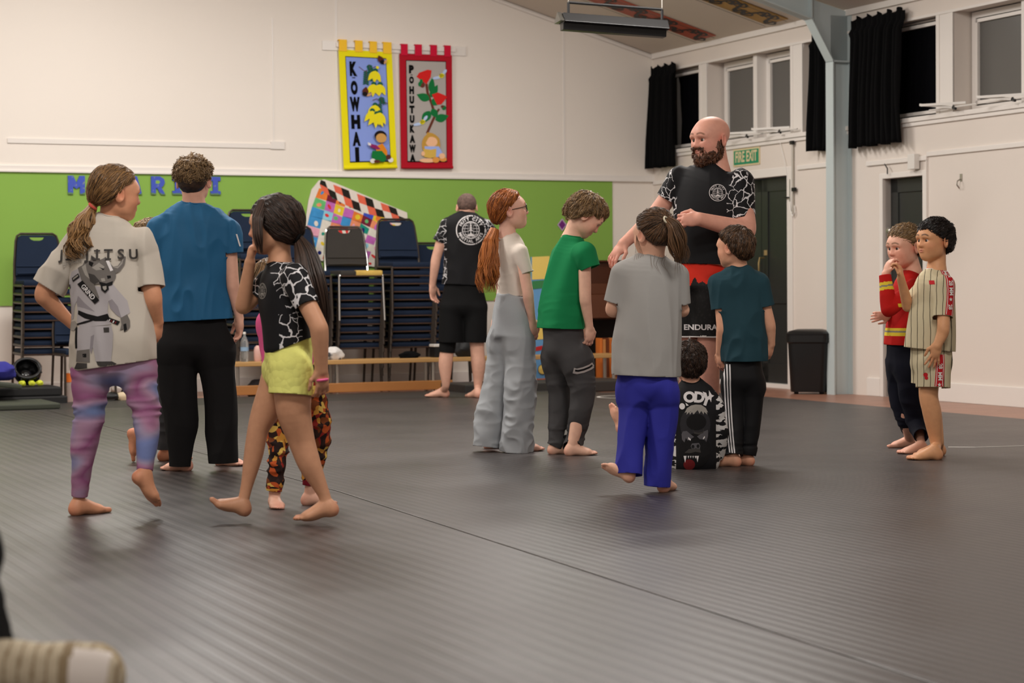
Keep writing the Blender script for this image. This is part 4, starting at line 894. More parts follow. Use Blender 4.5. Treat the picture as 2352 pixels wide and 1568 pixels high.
def nets(D, lo, h):
    S = D < 0; c = np.zeros(tuple(q-1 for q in D.shape), np.uint8)
    O = [(i, j, k) for i in (0, 1) for j in (0, 1) for k in (0, 1)]
    sh = c.shape
    for (i, j, k) in O: c += S[i:i+sh[0], j:j+sh[1], k:k+sh[2]]
    act = (c > 0) & (c < 8); idx = np.full(sh, -1, np.int32); I = np.argwhere(act); idx[act] = np.arange(len(I))
    acc = np.zeros((len(I), 3)); cnt = np.zeros(len(I)); a0, a1, a2 = I.T
    for A in O:
        for axn in range(3):
            if A[axn]: continue
            B = list(A); B[axn] = 1
            da = D[a0+A[0], a1+A[1], a2+A[2]]; db = D[a0+B[0], a1+B[1], a2+B[2]]
            m_ = (da < 0) != (db < 0); t = da[m_]/(da[m_]-db[m_]); P = np.tile(np.array(A, float), (m_.sum(), 1)); P[:, axn] += t
            acc[m_] += P; cnt[m_] += 1
    V = (acc/cnt[:, None]+I)*h+lo; F = []
    for axn in range(3):
        o1, o2 = [(1, 2), (2, 0), (0, 1)][axn]
        sa = [slice(None)]*3; sb = [slice(None)]*3; sa[axn] = slice(0, -1); sb[axn] = slice(1, None)
        for q in (o1, o2): sa[q] = slice(1, -1); sb[q] = slice(1, -1)
        A_ = S[tuple(sa)]; m_ = A_ != S[tuple(sb)]; J = np.argwhere(m_); fl = A_[m_]
        J[:, o1] += 1; J[:, o2] += 1
        def g(d1, d2): K = J.copy(); K[:, o1] -= d1; K[:, o2] -= d2; return idx[K[:, 0], K[:, 1], K[:, 2]]
        q = np.stack([g(1, 1), g(0, 1), g(0, 0), g(1, 0)], 1); q[~fl] = q[~fl][:, ::-1]; F.append(q)
    return V, np.concatenate(F)
def edges_of(F): return np.concatenate([F[:, [0, 1]], F[:, [1, 2]], F[:, [2, 3]], F[:, [3, 0]]])
def smooth(V, F, it=2, lam=.5, snap=()):
    E = edges_of(F); n = len(V); key = np.minimum(E[:, 0], E[:, 1]).astype(np.int64)*n+np.maximum(E[:, 0], E[:, 1]); u_, ix, ct = np.unique(key, return_index=True, return_counts=True)
    be = E[ix[ct == 1]]; bd = np.zeros(n, bool); bd[be.ravel()] = True
    E2 = E[~(bd[E[:, 0]] & bd[E[:, 1]])] if len(be) else E
    def avg(V, E): 
        cnt = np.bincount(E[:, 0], minlength=n)+np.bincount(E[:, 1], minlength=n)
        A = np.stack([np.bincount(E[:, 0], V[E[:, 1], i], n)+np.bincount(E[:, 1], V[E[:, 0], i], n) for i in range(3)], 1); return np.where(cnt[:, None] > 0, A/np.maximum(cnt, 1)[:, None], V)
    for _ in range(it):
        A = avg(V, E)
        if len(be): A[bd] = avg(V, be)[bd]
        V = V*(1-lam)+A*lam
        for p, nn, rad in snap:
            d = (V-p)@nn; m_ = bd & (np.abs(d) < .02) & (np.linalg.norm(V-p, axis=1) < rad); V[m_] -= d[m_, None]*nn
    return V
def vnormals(V, F):
    fn = np.cross(V[F[:, 2]]-V[F[:, 0]], V[F[:, 3]]-V[F[:, 1]]); N = np.zeros_like(V)
    for k in range(4):
        for i in range(3): N[:, i] += np.bincount(F[:, k], fn[:, i], len(V))
    return N/(np.linalg.norm(N, axis=1)[:, None]+1e-12)
def vnoise(P, seed=0):
    P = np.asarray(P); i = np.floor(P).astype(np.int64); f = P-i; f = f*f*(3-2*f); out = 0
    def hsh(x, y, z):
        q = (x*374761393+y*668265263+z*2147483647+seed*974711) & 0xffffffff; q = ((q ^ (q >> 13))*1274126177) & 0xffffffff; q = q ^ (q >> 16)
        return (q & 0xffff)/65535.0
    for a in (0, 1):
        for b in (0, 1):
            for c in (0, 1):
                out = out+hsh(i[:, 0]+a, i[:, 1]+b, i[:, 2]+c)*(f[:, 0] if a else 1-f[:, 0])*(f[:, 1] if b else 1-f[:, 1])*(f[:, 2] if c else 1-f[:, 2])
    return out*2-1
def dmin(prims, V):
    d = np.full(len(V), 9.0)
    for p in prims: d = np.minimum(d, p.d(V[:, 0], V[:, 1], V[:, 2]))
    return d
def set_attr(me, name, vals):
    a = me.attributes.new(name, 'FLOAT' if vals.ndim == 1 else 'FLOAT_COLOR', 'POINT')
    if vals.ndim == 1: a.data.foreach_set('value', vals.astype(np.float32))
    else: a.data.foreach_set('color', np.concatenate([vals, np.ones((len(vals), 1))], 1).astype(np.float32).ravel())
# ---- materials for people
def skin_material():
    t = NT('skin', 0.5, 0.35); a = t.n('Attribute', attribute_name='tone'); nz = t.n('TexNoise', Scale=35.0); nz.inputs['Detail'].default_value = 4
    tc = t.n('TexCoord'); t.l(tc, 'Object', nz, 'Vector'); cr = t.n('ValToRGB'); cr.color_ramp.elements[0].color = (.88, .82, .80, 1); cr.color_ramp.elements[1].color = (1.1, 1.08, 1.06, 1); t.l(nz, 'Fac', cr, 'Fac')
    mx = t.n('Mix', data_type='RGBA', blend_type='MULTIPLY'); mx.inputs['Factor'].default_value = 1; t.l(a, 'Color', mx, 'A'); t.l(cr, 'Color', mx, 'B'); t.out(mx.outputs['Result'])
    t.b.inputs['Subsurface Weight'].default_value = 0.0
    return t.m
M_SKIN = skin_material()
def hair_material(name, dark, light, rough=.45):
    t = NT(name, rough, .5); a = t.n('Attribute', attribute_name='tone'); t.out(t.mix(a.outputs['Fac'], dark, light)); return t.m
M_EYE = {}
def eye_material(iris):
    if iris not in M_EYE:
        t = NT('eye', .15, .5); a = t.n('Attribute', attribute_name='tone'); cr = t.n('ValToRGB'); e = cr.color_ramp.elements; cr.color_ramp.interpolation = 'CONSTANT'
        e[0].position = 0; e[0].color = (.004, .004, .004, 1); e[1].position = .22; e[1].color = lin(iris)+(1,); x = e.new(.52); x.color = lin((214, 204, 198))+(1,)
        t.l(a, 'Fac', cr, 'Fac'); t.out(cr.outputs['Color']); M_EYE[iris] = t.m
    return M_EYE[iris]

def yaw(deg):
    a = math.radians(deg); return V3(math.sin(a), math.cos(a), 0)     # 0 = away from the camera, 90 = to the right
def mixed_mesh(name, V, F, tri):
    me = bpy.data.meshes.new(name); V = np.asarray(V, np.float32); me.vertices.add(len(V)); me.vertices.foreach_set('co', V.ravel())
    cnt = np.where(tri, 3, 4).astype(np.int32); st = np.concatenate([[0], np.cumsum(cnt)[:-1]]).astype(np.int32); keep = np.ones(F.shape, bool); keep[tri, 3] = False
    me.loops.add(int(cnt.sum())); me.loops.foreach_set('vertex_index', F[keep].astype(np.int32)); me.polygons.add(len(F)); me.polygons.foreach_set('loop_start', st); me.polygons.foreach_set('loop_total', cnt)
    me.polygons.foreach_set('use_smooth', np.ones(len(F), bool)); me.update(calc_edges=True); return me
class Pers:
    def __init__(s, Y, label, skin=(224, 176, 150), vox=.0036):
        s.Y = Y; s.S = FPX/Y; s.label = label; s.skin = skin; s.vox = vox; s.L = {'body': []}; s.capl = {}; s.keep = []; s.face = []; s.root = None; s.eyes = []; s.lips = []; s.brows = []; s.flush = []
    def J(s, p):
        return np.asarray(p, float) if isinstance(p, np.ndarray) else at(p[0], p[1], s.Y+(p[2] if len(p) > 2 else 0))
    def r(s, px): return px/s.S
    def add(s, layer, *ps): s.L.setdefault(layer, []).extend(ps); return s
    def o(s, a, dx, dy, dd=0): return a+V3(dx/s.S, dd, -dy/s.S)
    def spl(s, pts, rad, sub=5):
        P = np.array(pts); Rr = np.array(rad); n = len(P)
        if n < 3: return P, Rr
        def cr(A):
            out = []
            for i in range(n-1):
                p0, p1, p2, p3 = A[max(i-1, 0)], A[i], A[i+1], A[min(i+2, n-1)]
                for k in range(sub):
                    t = k/sub; out.append(p1+.5*t*(p2-p0+t*(2*p0-5*p1+4*p2-p3+t*(3*(p1-p2)+p3-p0))))
            out.append(A[-1]); return np.array(out)
        # a tension of one half keeps elbows and knees readable
        lin_ = lambda A: np.array([A[i]*(1-k/sub)+A[i+1]*k/sub for i in range(n-1) for k in range(sub)]+[A[-1]])
        return cr(P)*.75+lin_(P)*.25, np.minimum(cr(Rr), np.maximum(lin_(Rr)*1.08, 1e-4))
    def limb(s, layer, pts, k=.02, op='u', flat0=None, flat1=None):
        """pts: ((px,py,dd) | array, radius px). flat0/flat1 cut the first/last end square"""
        P, Rr = s.spl([s.J(p) for p, r_ in pts], [r_/s.S for p, r_ in pts]); n = len(P)
        for i in range(n-1):
            cuts = []
            if flat1 and i >= n-4: cuts.append((P[-1]+nrm(P[-1]-P[-2])*(0 if layer == 'body' else .008), nrm(P[-1]-P[-2])))
            s.add(layer, rc(P[i], P[i+1], Rr[i], Rr[i+1], k if i < 2 else 0.0, op, cuts))
        if flat1: s.capl.setdefault(layer, []).append((P[-1], nrm(P[-1]-P[-2]), s.L[layer][-min(3, n-1):]))
        return P
    def tors(s, layer, pts, u, k=.03, flat1=False, flat0=False, n1=None, capf=1.0):
        """pts: (point, half width px, half depth px)"""
        q_ = .87 if layer == 'body' else 1.0; P, Rr = s.spl([s.J(p) for p, a, b in pts], [(a/s.S*q_, b/s.S*q_) for p, a, b in pts]); n = len(P)
        for i in range(n-1):
            cuts = []
            if flat1 and i >= n-4: cuts.append((P[-1]+(nrm(P[-1]-P[-2]) if n1 is None else nrm(n1))*.008, nrm(P[-1]-P[-2]) if n1 is None else nrm(n1)))
            s.add(layer, ec(P[i], P[i+1], Rr[i], Rr[i+1], u, k if i == 0 else 0.0, 'u', cuts, capf))
        if flat1: s.capl.setdefault(layer, []).append((P[-1], nrm(P[-1]-P[-2]) if n1 is None else nrm(n1), s.L[layer][-min(3, n-1):]))
        return P
    def head(s, c, h, yw, pitch=0, roll=0, child=1.0, neck=None, nr=.24, ears=True, jaw=1.0, nose=1.0, iris=(70, 48, 36), brow=(90, 62, 44), lips=(188, 110, 98)):
        """c: head centre, h: chin to crown in metres, child: 1 = child, 0 = adult"""
        c = s.J(c); f = yaw(yw); up = V3(0, 0, 1); rt = np.cross(f, up)
        a = math.radians(pitch); f, up = f*math.cos(a)+up*math.sin(a), up*math.cos(a)-f*math.sin(a)
        b = math.radians(roll); rt, up = rt*math.cos(b)+up*math.sin(b), up*math.cos(b)-rt*math.sin(b)
        s.hc, s.hf, s.hu, s.hr, s.hh = c, f, up, rt, h; s.nr = nr; s.keep.append((c, h*.55))
        R = np.array([rt, f, up]); s.hR = R
        def P(x, y, z): return c+(rt*x+f*y+up*z)*h
        s.hP = P
        E = lambda x, y, z, r_, k=.03, op='u': el(P(x, y, z), np.array(r_)*h, R, k*h/.2*.45, op)
        B = s.L['body']; ch = child
        B += [E(0, -.055, .15, (.34, .405, .345)), E(0, .08, .16, (.285, .285, .265), .05), E(0, .05, -.06, (.30, .33, .34), .05), E(0, .12, -.22, (.245*jaw, .25, .25), .05), E(0, .245, -.385, (.11*jaw, .10, .09), .07),
              E(.17*jaw, .09, -.27, (.09, .16, .11), .06), E(-.17*jaw, .09, -.27, (.09, .16, .11), .06),
              E(.16, .235, -.12, (.11, .11, .10), .06), E(-.16, .235, -.12, (.11, .11, .10), .06), E(0, .30, .10, (.22, .10, .11), .08)]
        B += [E(sx*.125, .395, .005, (.085, .055, .045), .035, 's') for sx in (1, -1)]
        B += [E(sx*.13, .335, .075, (.11, .06, .03), .03) for sx in (1, -1)]
        B += [rc(P(0, .365, .02), P(0, .435*nose, -.12), .028*h, .045*h, .012*h/.2), E(.04, .40*nose, -.135, (.036, .045, .03), .02), E(-.04, .40*nose, -.135, (.036, .045, .03), .02)]
        B += [E(0, .372, -.235, (.09, .045, .022), .012), E(0, .368, -.275, (.078, .045, .026), .012), E(0, .42, -.255, (.085, .03, .006), .006, 's')]
        B += [E(sx*.128, .342, .046, (.09, .045, .019), .01) for sx in (1, -1)]+[E(sx*.128, .328, -.062, (.085, .045, .012), .012) for sx in (1, -1)]
        s.lips = [E(0, .375, -.235, (.085, .06, .018)), E(0, .37, -.277, (.07, .06, .021))]
        s.brows = [rc(P(sx*.05, .405, .10), P(sx*.21, .345, .11), .036*h, .026*h) for sx in (1, -1)]
        s.lipc, s.browc = lips, brow
        if ears:
            for sx in (1, -1):
                er = nrm(rt*sx-f*.45); Re = np.array([er, nrm(np.cross(up, er)), up])
                B += [el(P(sx*.372, -.05, -.03), np.array((.040, .10, .15))*h, Re, .006), el(P(sx*.402, -.025, -.015), np.array((.026, .05, .095))*h, Re, .006, 's')]
                s.flush.append((P(sx*.34, -.04, -.02), .13*h, (232, 140, 118), .45))
        s.flush += [(P(sx*.19, .28, -.13), .14*h, (226, 140, 122), .35) for sx in (1, -1)]+[(P(0, .43, -.12), .08*h, (226, 140, 122), .3)]
        s.eyes = [(P(sx*.128, .300, -.008), .075*h) for sx in (1, -1)]; s.iris = iris
        if neck is not None:
            B += [rc(P(0, -.10, -.22), s.J(neck), nr*h, nr*1.1*h, .012)]
    def collar(s, layer, neck): s.nk = s.J(neck)
    def neckband(s, layer, m_, par, r=.0042, grow=1.08, rise=.012):
        V, F = s.mesh[layer]; b = BVHTree.FromPolygons([tuple(v) for v in V], [tuple(dict.fromkeys(map(int, f))) for f in F]); R_ = s.nr*s.hh*1.1*grow
        top = s.hP(0, -.1, -.22); ax = nrm(top-s.nk); a = nrm(np.cross(ax, V3(1, .3, 0))); c_ = np.cross(ax, a); pts = []
        for k in range(32):
            q = 2*PI*k/32; d = a*math.cos(q)+c_*math.sin(q); h_, n_, _, _ = b.ray_cast(Vector(s.nk+ax*.10+d*R_), Vector(-ax), .25)
            pts.append(np.array(h_) if h_ is not None else s.nk+d*R_)
        pts = np.array(pts)
        for _ in range(3): pts = (np.roll(pts, 1, 0)+2*pts+np.roll(pts, -1, 0))/4
        mb = MB(); mb.tube(list(pts), r, 6, closed=True); return obj('neckband', mb, m_, par or s.root, smooth=2)
    def hand(s, wrist, d, n, side, L, curl=.35, spread=.12, thumb=.6, wr=None, curls=None):
        """wrist joint, d = towards the knuckles, n = palm normal (out of the palm), side: +1 thumb towards cross(d, n)"""
        wrist = s.J(wrist); d = nrm(d); n = nrm(np.asarray(n, float)-d*(np.asarray(n, float)@d)); t = np.cross(d, n)*side
        R = np.array([t, d, n]); B = s.L['body']; pl = .50*L
        B += [el(wrist+d*pl*.52, (L*.215, pl*.62, L*.12), R, .012), el(wrist+d*pl*.35+t*L*.13+n*L*.04, (L*.10, L*.17, L*.085), R, .012)]
        fr = max(.0062, .052*L)
        for i, (off, ln) in enumerate(((.155, .44), (.055, .49), (-.05, .46), (-.145, .36))):
            b = wrist+d*pl*(.93 if i else .90)+t*off*L; c_ = (curls[i] if curls else curl)*(1+.12*i); ang = 0; p = b; dd = nrm(d+t*spread*(1.2-i*.8))
            for j, q in enumerate((.45, .31, .24)):
                ang += c_*(.55 if j == 0 else .95); v = dd*math.cos(ang)+n*math.sin(ang); p2 = p+v*ln*L*q
                B.append(rc(p, p2, fr*(1-.07*j), fr*(.93-.08*j), .003 if j else .006)); p = p2
        b = wrist+d*pl*.22+t*L*.15; v1 = nrm(d*.65+t*.75+n*.25*thumb*2); p1 = b+v1*L*.22; v2 = nrm(d*.95+t*(.35-.5*thumb)+n*.45*thumb); p2 = p1+v2*L*.17; p3 = p2+nrm(v2+n*.2)*L*.12
        B += [rc(b, p1, fr*1.35, fr*1.15, .008), rc(p1, p2, fr*1.12, fr*1.0, .004), rc(p2, p3, fr, fr*.85, .003)]
        s.keep.append((wrist+d*L*.55, L*.55)); s.flush.append((wrist+d*L*.8, L*.4, (226, 146, 128), .3))
        return wrist
    def foot(s, ankle, d, down, L, toes=True, side=1, bend=0.0):
        """ankle joint; d towards the toes, down towards the sole; side +1: big toe at cross(down, d)"""
        a = s.J(ankle); d = nrm(d); down = nrm(np.asarray(down, float)-d*(np.asarray(down, float)@d)); w_ = np.cross(down, d)*side; R = np.array([w_, d, down]); B = s.L['body']
        sole = .265*L
        cuts = [(a+down*sole, down)]
        P = lambda x, y, z: a+w_*x*L+d*y*L+down*z*L
        B += [el(P(0, -.09, .15), np.array((.122, .135, .135))*L, R, .02, cuts=cuts), rc(P(0, 0, -.02), P(.005, .27, .15), .112*L, .112*L, .02, cuts=cuts), ec(P(0, -.04, .10), P(.01, .42, .175), (.13*L, .15*L), (.185*L, .09*L), w_, .03, cuts=cuts),
              el(P(.02, .45, .19), np.array((.195, .16, .09))*L, R, .02, cuts=cuts)]
        td = nrm(d-down*bend)
        for i, (x, y, ln, r_) in enumerate(((.13, .52, .165, .066), (.045, .56, .165, .042), (-.025, .545, .145, .039), (-.088, .51, .13, .037), (-.145, .46, .115, .035))):
            b = P(x, y-.06, .20); B.append(rc(b, b+td*(ln+.04)*L+down*.015*L, r_*L*1.02, r_*L*.95, .005, cuts=cuts))
        s.keep.append((P(0, .3, .2), L*.5)); s.flush += [(P(0, -.2, .2), .16*L, (222, 132, 112), .4), (P(.05, .68, .2), .18*L, (222, 132, 112), .3)]
    def footG(s, hx, hy, deg, L, side=1, lift=0):
        """foot flat on the mat: heel pixel, toe heading; returns the ankle joint"""
        g = G(hx, hy); d = yaw(deg); an = g+d*.20*L+V3(0, 0, .265*L+.001+lift); s.foot(an, d, V3(0, 0, -1), L, side=side); return an
    # ---- meshing
    def build_body(s):
        B = s.L['body']; D, lo = field(B, s.vox); V, F = nets(D, lo, s.vox); V = smooth(V, F, 1, .4); V1 = smooth(V, F, 22, .5); w_ = np.ones(len(V))
        for q, r_ in s.keep: w_ = np.minimum(w_, np.clip((np.linalg.norm(V-q, axis=1)-r_)/.03, 0, 1))
        V = V*(1-w_[:, None])+V1*w_[:, None]
        base = np.array(lin(s.skin)); col = np.tile(base, (len(V), 1))
        for p, r_, c_, a in s.flush:
            w_ = np.exp(-((V-p)**2).sum(1)/(r_*r_))*a; c2 = base*np.array(lin(c_))/np.array(lin((224, 176, 150))); col = col*(1-w_[:, None])+c2*w_[:, None]
        if s.lips:
            w_ = np.clip(.5-dmin(s.lips, V)/.003, 0, 1)*.85; col = col*(1-w_[:, None])+np.array(lin(s.lipc))*w_[:, None]
            q = (V-s.hc)/s.hh; x_, y_, z_ = np.abs(q@s.hr), q@s.hf, q@s.hu; zb = .115+.02*np.sin(np.clip((x_-.04)/.2, 0, 1)*PI)-.02*np.clip((x_-.15)/.1, 0, 1)
            w_ = np.clip(1.6-np.abs(z_-zb)/.016, 0, 1)*np.clip((x_-.035)/.02, 0, 1)*np.clip((.25-x_)/.03, 0, 1)*(y_ > .15)*.85; col = col*(1-w_[:, None])+np.array(lin(s.browc))*w_[:, None]
        if hasattr(s, 'paint'): col = s.paint(V, col)
        o3 = np.array([V[:, 0].mean(), V[:, 1].mean(), V[:, 2].min()]); s.o3 = o3
        me = fast_mesh('person', V-o3, F); set_attr(me, 'tone', col); me.polygons.foreach_set('use_smooth', np.ones(len(F), bool)); me.materials.append(M_SKIN)
        o = bpy.data.objects.new('person', me); C.objects.link(o); o.location = o3; tag(o, s.label, 'person'); s.root = o
        for p, r_ in s.eyes:
            n = 16; vs = []; tn = []; fs = []
            for i in range(n//2+1):
                a = PI*i/(n//2)
                for k in range(n):
                    q = 2*PI*k/n; d_ = s.hf*math.cos(a)+(s.hr*math.cos(q)+s.hu*math.sin(q))*math.sin(a); vs.append(p+d_*r_); tn.append(a)
            for i in range(n//2):
                for k in range(n): fs.append((i*n+k, (i+1)*n+k, (i+1)*n+(k+1) % n, i*n+(k+1) % n))
            e = fast_mesh('eye', np.array(vs)-o3, fs); set_attr(e, 'tone', np.array(tn)); e.materials.append(eye_material(s.iris)); e.polygons.foreach_set('use_smooth', np.ones(len(fs), bool))
            eo = bpy.data.objects.new('eye', e); C.objects.link(eo); eo.parent = o
        return o
    def cloth(s, layer, name, mats, vox=.006, folds=(), caps=(), thick=.004, label=None, attr=None, sm=2, parent=None, faces=None, drop=None):
        """caps: (point, normal, radius) openings; folds: (amplitude m, (sx,sy,sz) frequencies, seed, weight fn)"""
        D, lo = field(s.L[layer], vox); V, F = nets(D, lo, vox); V = smooth(V, F, sm, .5); N = vnormals(V, F); sel = []
        for p, n_, prs in s.capl.get(layer, []):
            d = (V-p)@n_; ins = np.full(len(V), 9.0); near = np.abs(d) < .03
            for q in prs: ins[near] = np.minimum(ins[near], q.fn(V[near, 0], V[near, 1], V[near, 2]))
            sel.append((p, n_, (ins < .0045) & (d < .014)))
        for am, fr, seed, *wf in folds:
            w_ = wf[0](V) if wf else 1.0
            q = V*np.array(fr); q = q+.5*np.stack([vnoise(q*.7+5, seed+7), vnoise(q*.7+9, seed+8), vnoise(q*.7, seed+9)], 1)
            g = vnoise(q, seed); V = V+N*(am*(.55-1.7*np.abs(g))*w_)[:, None]
        if sel:
            me = fast_mesh('tmp', V, F); bm = bmesh.new(); bm.from_mesh(me); bpy.data.meshes.remove(me); lay = bm.verts.layers.int.new('k')
            for j, (p, n_, ok) in enumerate(sel):
                bm.verts.ensure_lookup_table()
                for v, o_ in zip(bm.verts, ok): v[lay] = (v[lay] | (1 << j)) if o_ else v[lay]
            for j, (p, n_, ok) in enumerate(sel):
                fs = [f for f in bm.faces if all(v[lay] & (1 << j) for v in f.verts)]
                g = list({e for f in fs for e in f.edges})+list({v for f in fs for v in f.verts})+fs
                bmesh.ops.bisect_plane(bm, geom=g, dist=1e-5, plane_co=Vector(p), plane_no=Vector(n_), clear_outer=True)
            bmesh.ops.triangulate(bm, faces=[f for f in bm.faces if len(f.verts) != 4]); bm.verts.index_update()
            V = np.array([v.co[:] for v in bm.verts]); F = np.array([[v.index for v in f.verts]+([f.verts[2].index] if len(f.verts) == 3 else []) for f in bm.faces]); bm.free()
            tri = F[:, 2] == F[:, 3]
        else: tri = np.zeros(len(F), bool)
        me = mixed_mesh(name, V-s.o3, F, tri)
        mats = mats if isinstance(mats, (list, tuple)) else [mats]
        for mm in mats: me.materials.append(mm)
        if attr is not None:
            for an, fnc in attr.items(): set_attr(me, an, fnc(V))
        if faces is not None: me.polygons.foreach_set('material_index', faces(V[F].mean(1)).astype(np.int32))
        o = bpy.data.objects.new(name, me); C.objects.link(o); o.parent = parent or s.root
        if thick: md = o.modifiers.new('s', 'SOLIDIFY'); md.thickness = thick; md.offset = -1
        if label: o['label'] = label
        o_V, o_F = V, F; s.mesh = getattr(s, 'mesh', {}); s.mesh[layer] = (V, F)
        return o
    def tubes(s, name, paths, radii, m_, tone=None, parent=None, sides=4, label=None):
        """many tapered strands in one mesh; paths: array list (k,3)"""
        Vs = []; Fs = []; T = []; off = 0
        for i, p in enumerate(paths):
            p = np.asarray(p, float); k = len(p); t = np.gradient(p, axis=0); t /= np.linalg.norm(t, axis=1)[:, None]+1e-9
            ref = np.where(np.abs(t[:, 2:3]) < .9, np.array([[0, 0, 1.]]), np.array([[1., 0, 0]])); a = np.cross(t, ref); a /= np.linalg.norm(a, axis=1)[:, None]+1e-9; b = np.cross(a, t)
            r_ = radii[i] if hasattr(radii, '__len__') else radii; prof = r_*np.clip(np.minimum(1.0, (1-np.linspace(0, 1, k))*3+.12), 0, 1)
            rg = np.stack([p+(a*math.cos(q)+b*math.sin(q))*prof[:, None] for q in [2*PI*j/sides for j in range(sides)]], 1); Vs.append(rg.reshape(-1, 3))
            f = [(x*sides+j, x*sides+(j+1) % sides, (x+1)*sides+(j+1) % sides, (x+1)*sides+j) for x in range(k-1) for j in range(sides)]; Fs.append(np.array(f)+off); off += k*sides
            T.append(np.full(k*sides, tone[i] if tone is not None else random.random()))
        V = np.concatenate(Vs); F = np.concatenate(Fs); me = fast_mesh(name, V-s.o3, F); set_attr(me, 'tone', np.concatenate(T)); me.materials.append(m_); me.polygons.foreach_set('use_smooth', np.ones(len(F), bool))
        o = bpy.data.objects.new(name, me); C.objects.link(o); o.parent = parent or s.root
        if label: o['label'] = label
        return o
    def hair_cap(s, m_, t=.03, front=.30, nape=-.25, side=-.02, vol=(1, 1, 1), amp=.006, freq=45, seed=1, extra=(), sub=(), name='hair', fringe=0.0, flow='down', crown=(0, -.25, .45), ns=900, sl=.05, sr=.0016, tie=None, curl=.0, lift=.006, vox=.004):
        """skull cap of hair with a hairline: front/side/nape are heights on the head (head units), plus fine strands lying along it"""
        h = s.hh; P = s.hP; R = s.hR
        cap = [el(P(0, -.06, .15), np.array((.345*vol[0]+t, .41*vol[1]+t, .35*vol[2]+t))*h, R, .02), el(P(0, -.17, -.05), np.array((.285*vol[0]+t, .27+t, .33))*h, R, .03)]
        cap += [e(s) for e in extra]
        D, lo = field(cap, vox); V, F = nets(D, lo, vox); V = smooth(V, F, 2, .5)
        q = (V-s.hc)/h; x, y, z = q@s.hr, q@s.hf, q@s.hu
        # hairline height as a function of how far forward we are
        yy = np.clip((y+.35)/.75, 0, 1); line = np.where(yy < .42, nape+(side-nape)*np.clip(yy/.42, 0, 1)**1.5, side+(front-side)*np.clip((yy-.42)/.5, 0, 1)**.75)
        line = line+.03*vnoise(q*9, seed+3)
        N = vnormals(V, F)
        V = V+N*(amp*(vnoise(q*np.array([freq*h*1.0]*3), seed)+.5*vnoise(q*freq*h*2.3, seed+1)))[:, None]
        kill = z < line-.03
        ed = np.clip((z-line)/.10, 0, 1); V = V-N*(t*h*.85*(1-ed)*np.where(z > line-.03, 1, 0))[:, None]
        for f_ in sub: kill |= f_(x, y, z)
        F2 = F[~kill[F].any(1)]; u_, inv = np.unique(F2, return_inverse=True); V2 = V[u_]; F2 = inv.reshape(F2.shape); N2 = N[u_]
        me = fast_mesh(name, V2-s.o3, F2); me.polygons.foreach_set('use_smooth', np.ones(len(F2), bool)); me.materials.append(m_)
        set_attr(me, 'tone', np.clip(.32+.3*vnoise((V2-s.hc)/h*np.array([22, 22, 22]), seed+5), 0, 1))
        o = bpy.data.objects.new(name, me); C.objects.link(o); o.parent = s.root
        md = o.modifiers.new('s', 'SOLIDIFY'); md.thickness = .004; md.offset = -1
        rnd = np.random.RandomState(seed); paths = []; tones = []; rad = []
        if ns and len(V2):
            bvh = BVHTree.FromPolygons([tuple(v) for v in V2], [tuple(f) for f in F2]); cr = P(*crown); tp = None if tie is None else s.J(tie)
            for i in rnd.choice(len(V2), min(ns, len(V2)), replace=False):
                p = V2[i]+N2[i]*.001; path = [p]; steps = 9; st = sl/steps*rnd.uniform(.6, 1.25); wob = rnd.uniform(-1, 1, 3)*curl
                for k in range(steps):
                    if tp is not None: g = tp-p
                    else:
                        g = p-cr; g = nrm(g)+(-s.hu*.55 if flow == 'down' else s.hf*.8 if flow == 'forward' else -s.hf*.3)
                    hit_, nn, _, _ = bvh.find_nearest(Vector(p)); nn = np.array(nn) if hit_ else N2[i]
                    g = g-nn*(g@nn); g = nrm(g)+wob*(.5+k*.12)+rnd.uniform(-.1, .1, 3); g = g-nn*(g@nn); g = nrm(g)
                    p2 = p+g*st; h2, nn2, _, _ = bvh.find_nearest(Vector(p2))
                    if h2 is not None and tp is None or (tp is not None): 
                        if h2 is not None: p2 = np.array(h2)+np.array(nn2)*(lift*(k+1)/steps*rnd.uniform(.2, 1.2)+.0008)
                    if tp is not None and np.linalg.norm(tp-p2) < .012: path.append(p2); break
                    path.append(p2); p = p2
                if len(path) > 3: paths.append(path); tones.append(rnd.uniform(0, 1)**1.3); rad.append(sr*rnd.uniform(.6, 1.2))
            if paths: s.tubes('hair_strands', paths, rad, m_, tones, o)
        s.hairo = o; return o
    def tail(s, pts, m_, n=260, r=.0018, wave=.006, wf=3.0, seed=3, name='ponytail', spread_end=1.0, core=True):
        """bundle of strands along a centre line; pts: (point, radius px)"""
        c = np.array([s.J(p) for p, _ in pts]); rr_ = np.array([q/s.S for _, q in pts]); m = 26
        ti = np.linspace(0, 1, len(c)); tt = np.linspace(0, 1, m)
        def cub(a):
            out = np.stack([np.interp(tt, ti, a[:, i]) for i in range(a.shape[1])], 1)
            for _ in range(3): out[1:-1] = (out[:-2]+out[1:-1]*2+out[2:])/4
            return out
        cc = cub(c); rr2 = cub(rr_[:, None])[:, 0]
        t = np.gradient(cc, axis=0); t /= np.linalg.norm(t, axis=1)[:, None]; a = np.cross(t, V3(.1, 1, .05)); a /= np.linalg.norm(a, axis=1)[:, None]+1e-9; b = np.cross(a, t)
        rnd = np.random.RandomState(seed); paths = []; rad = []; tn = []
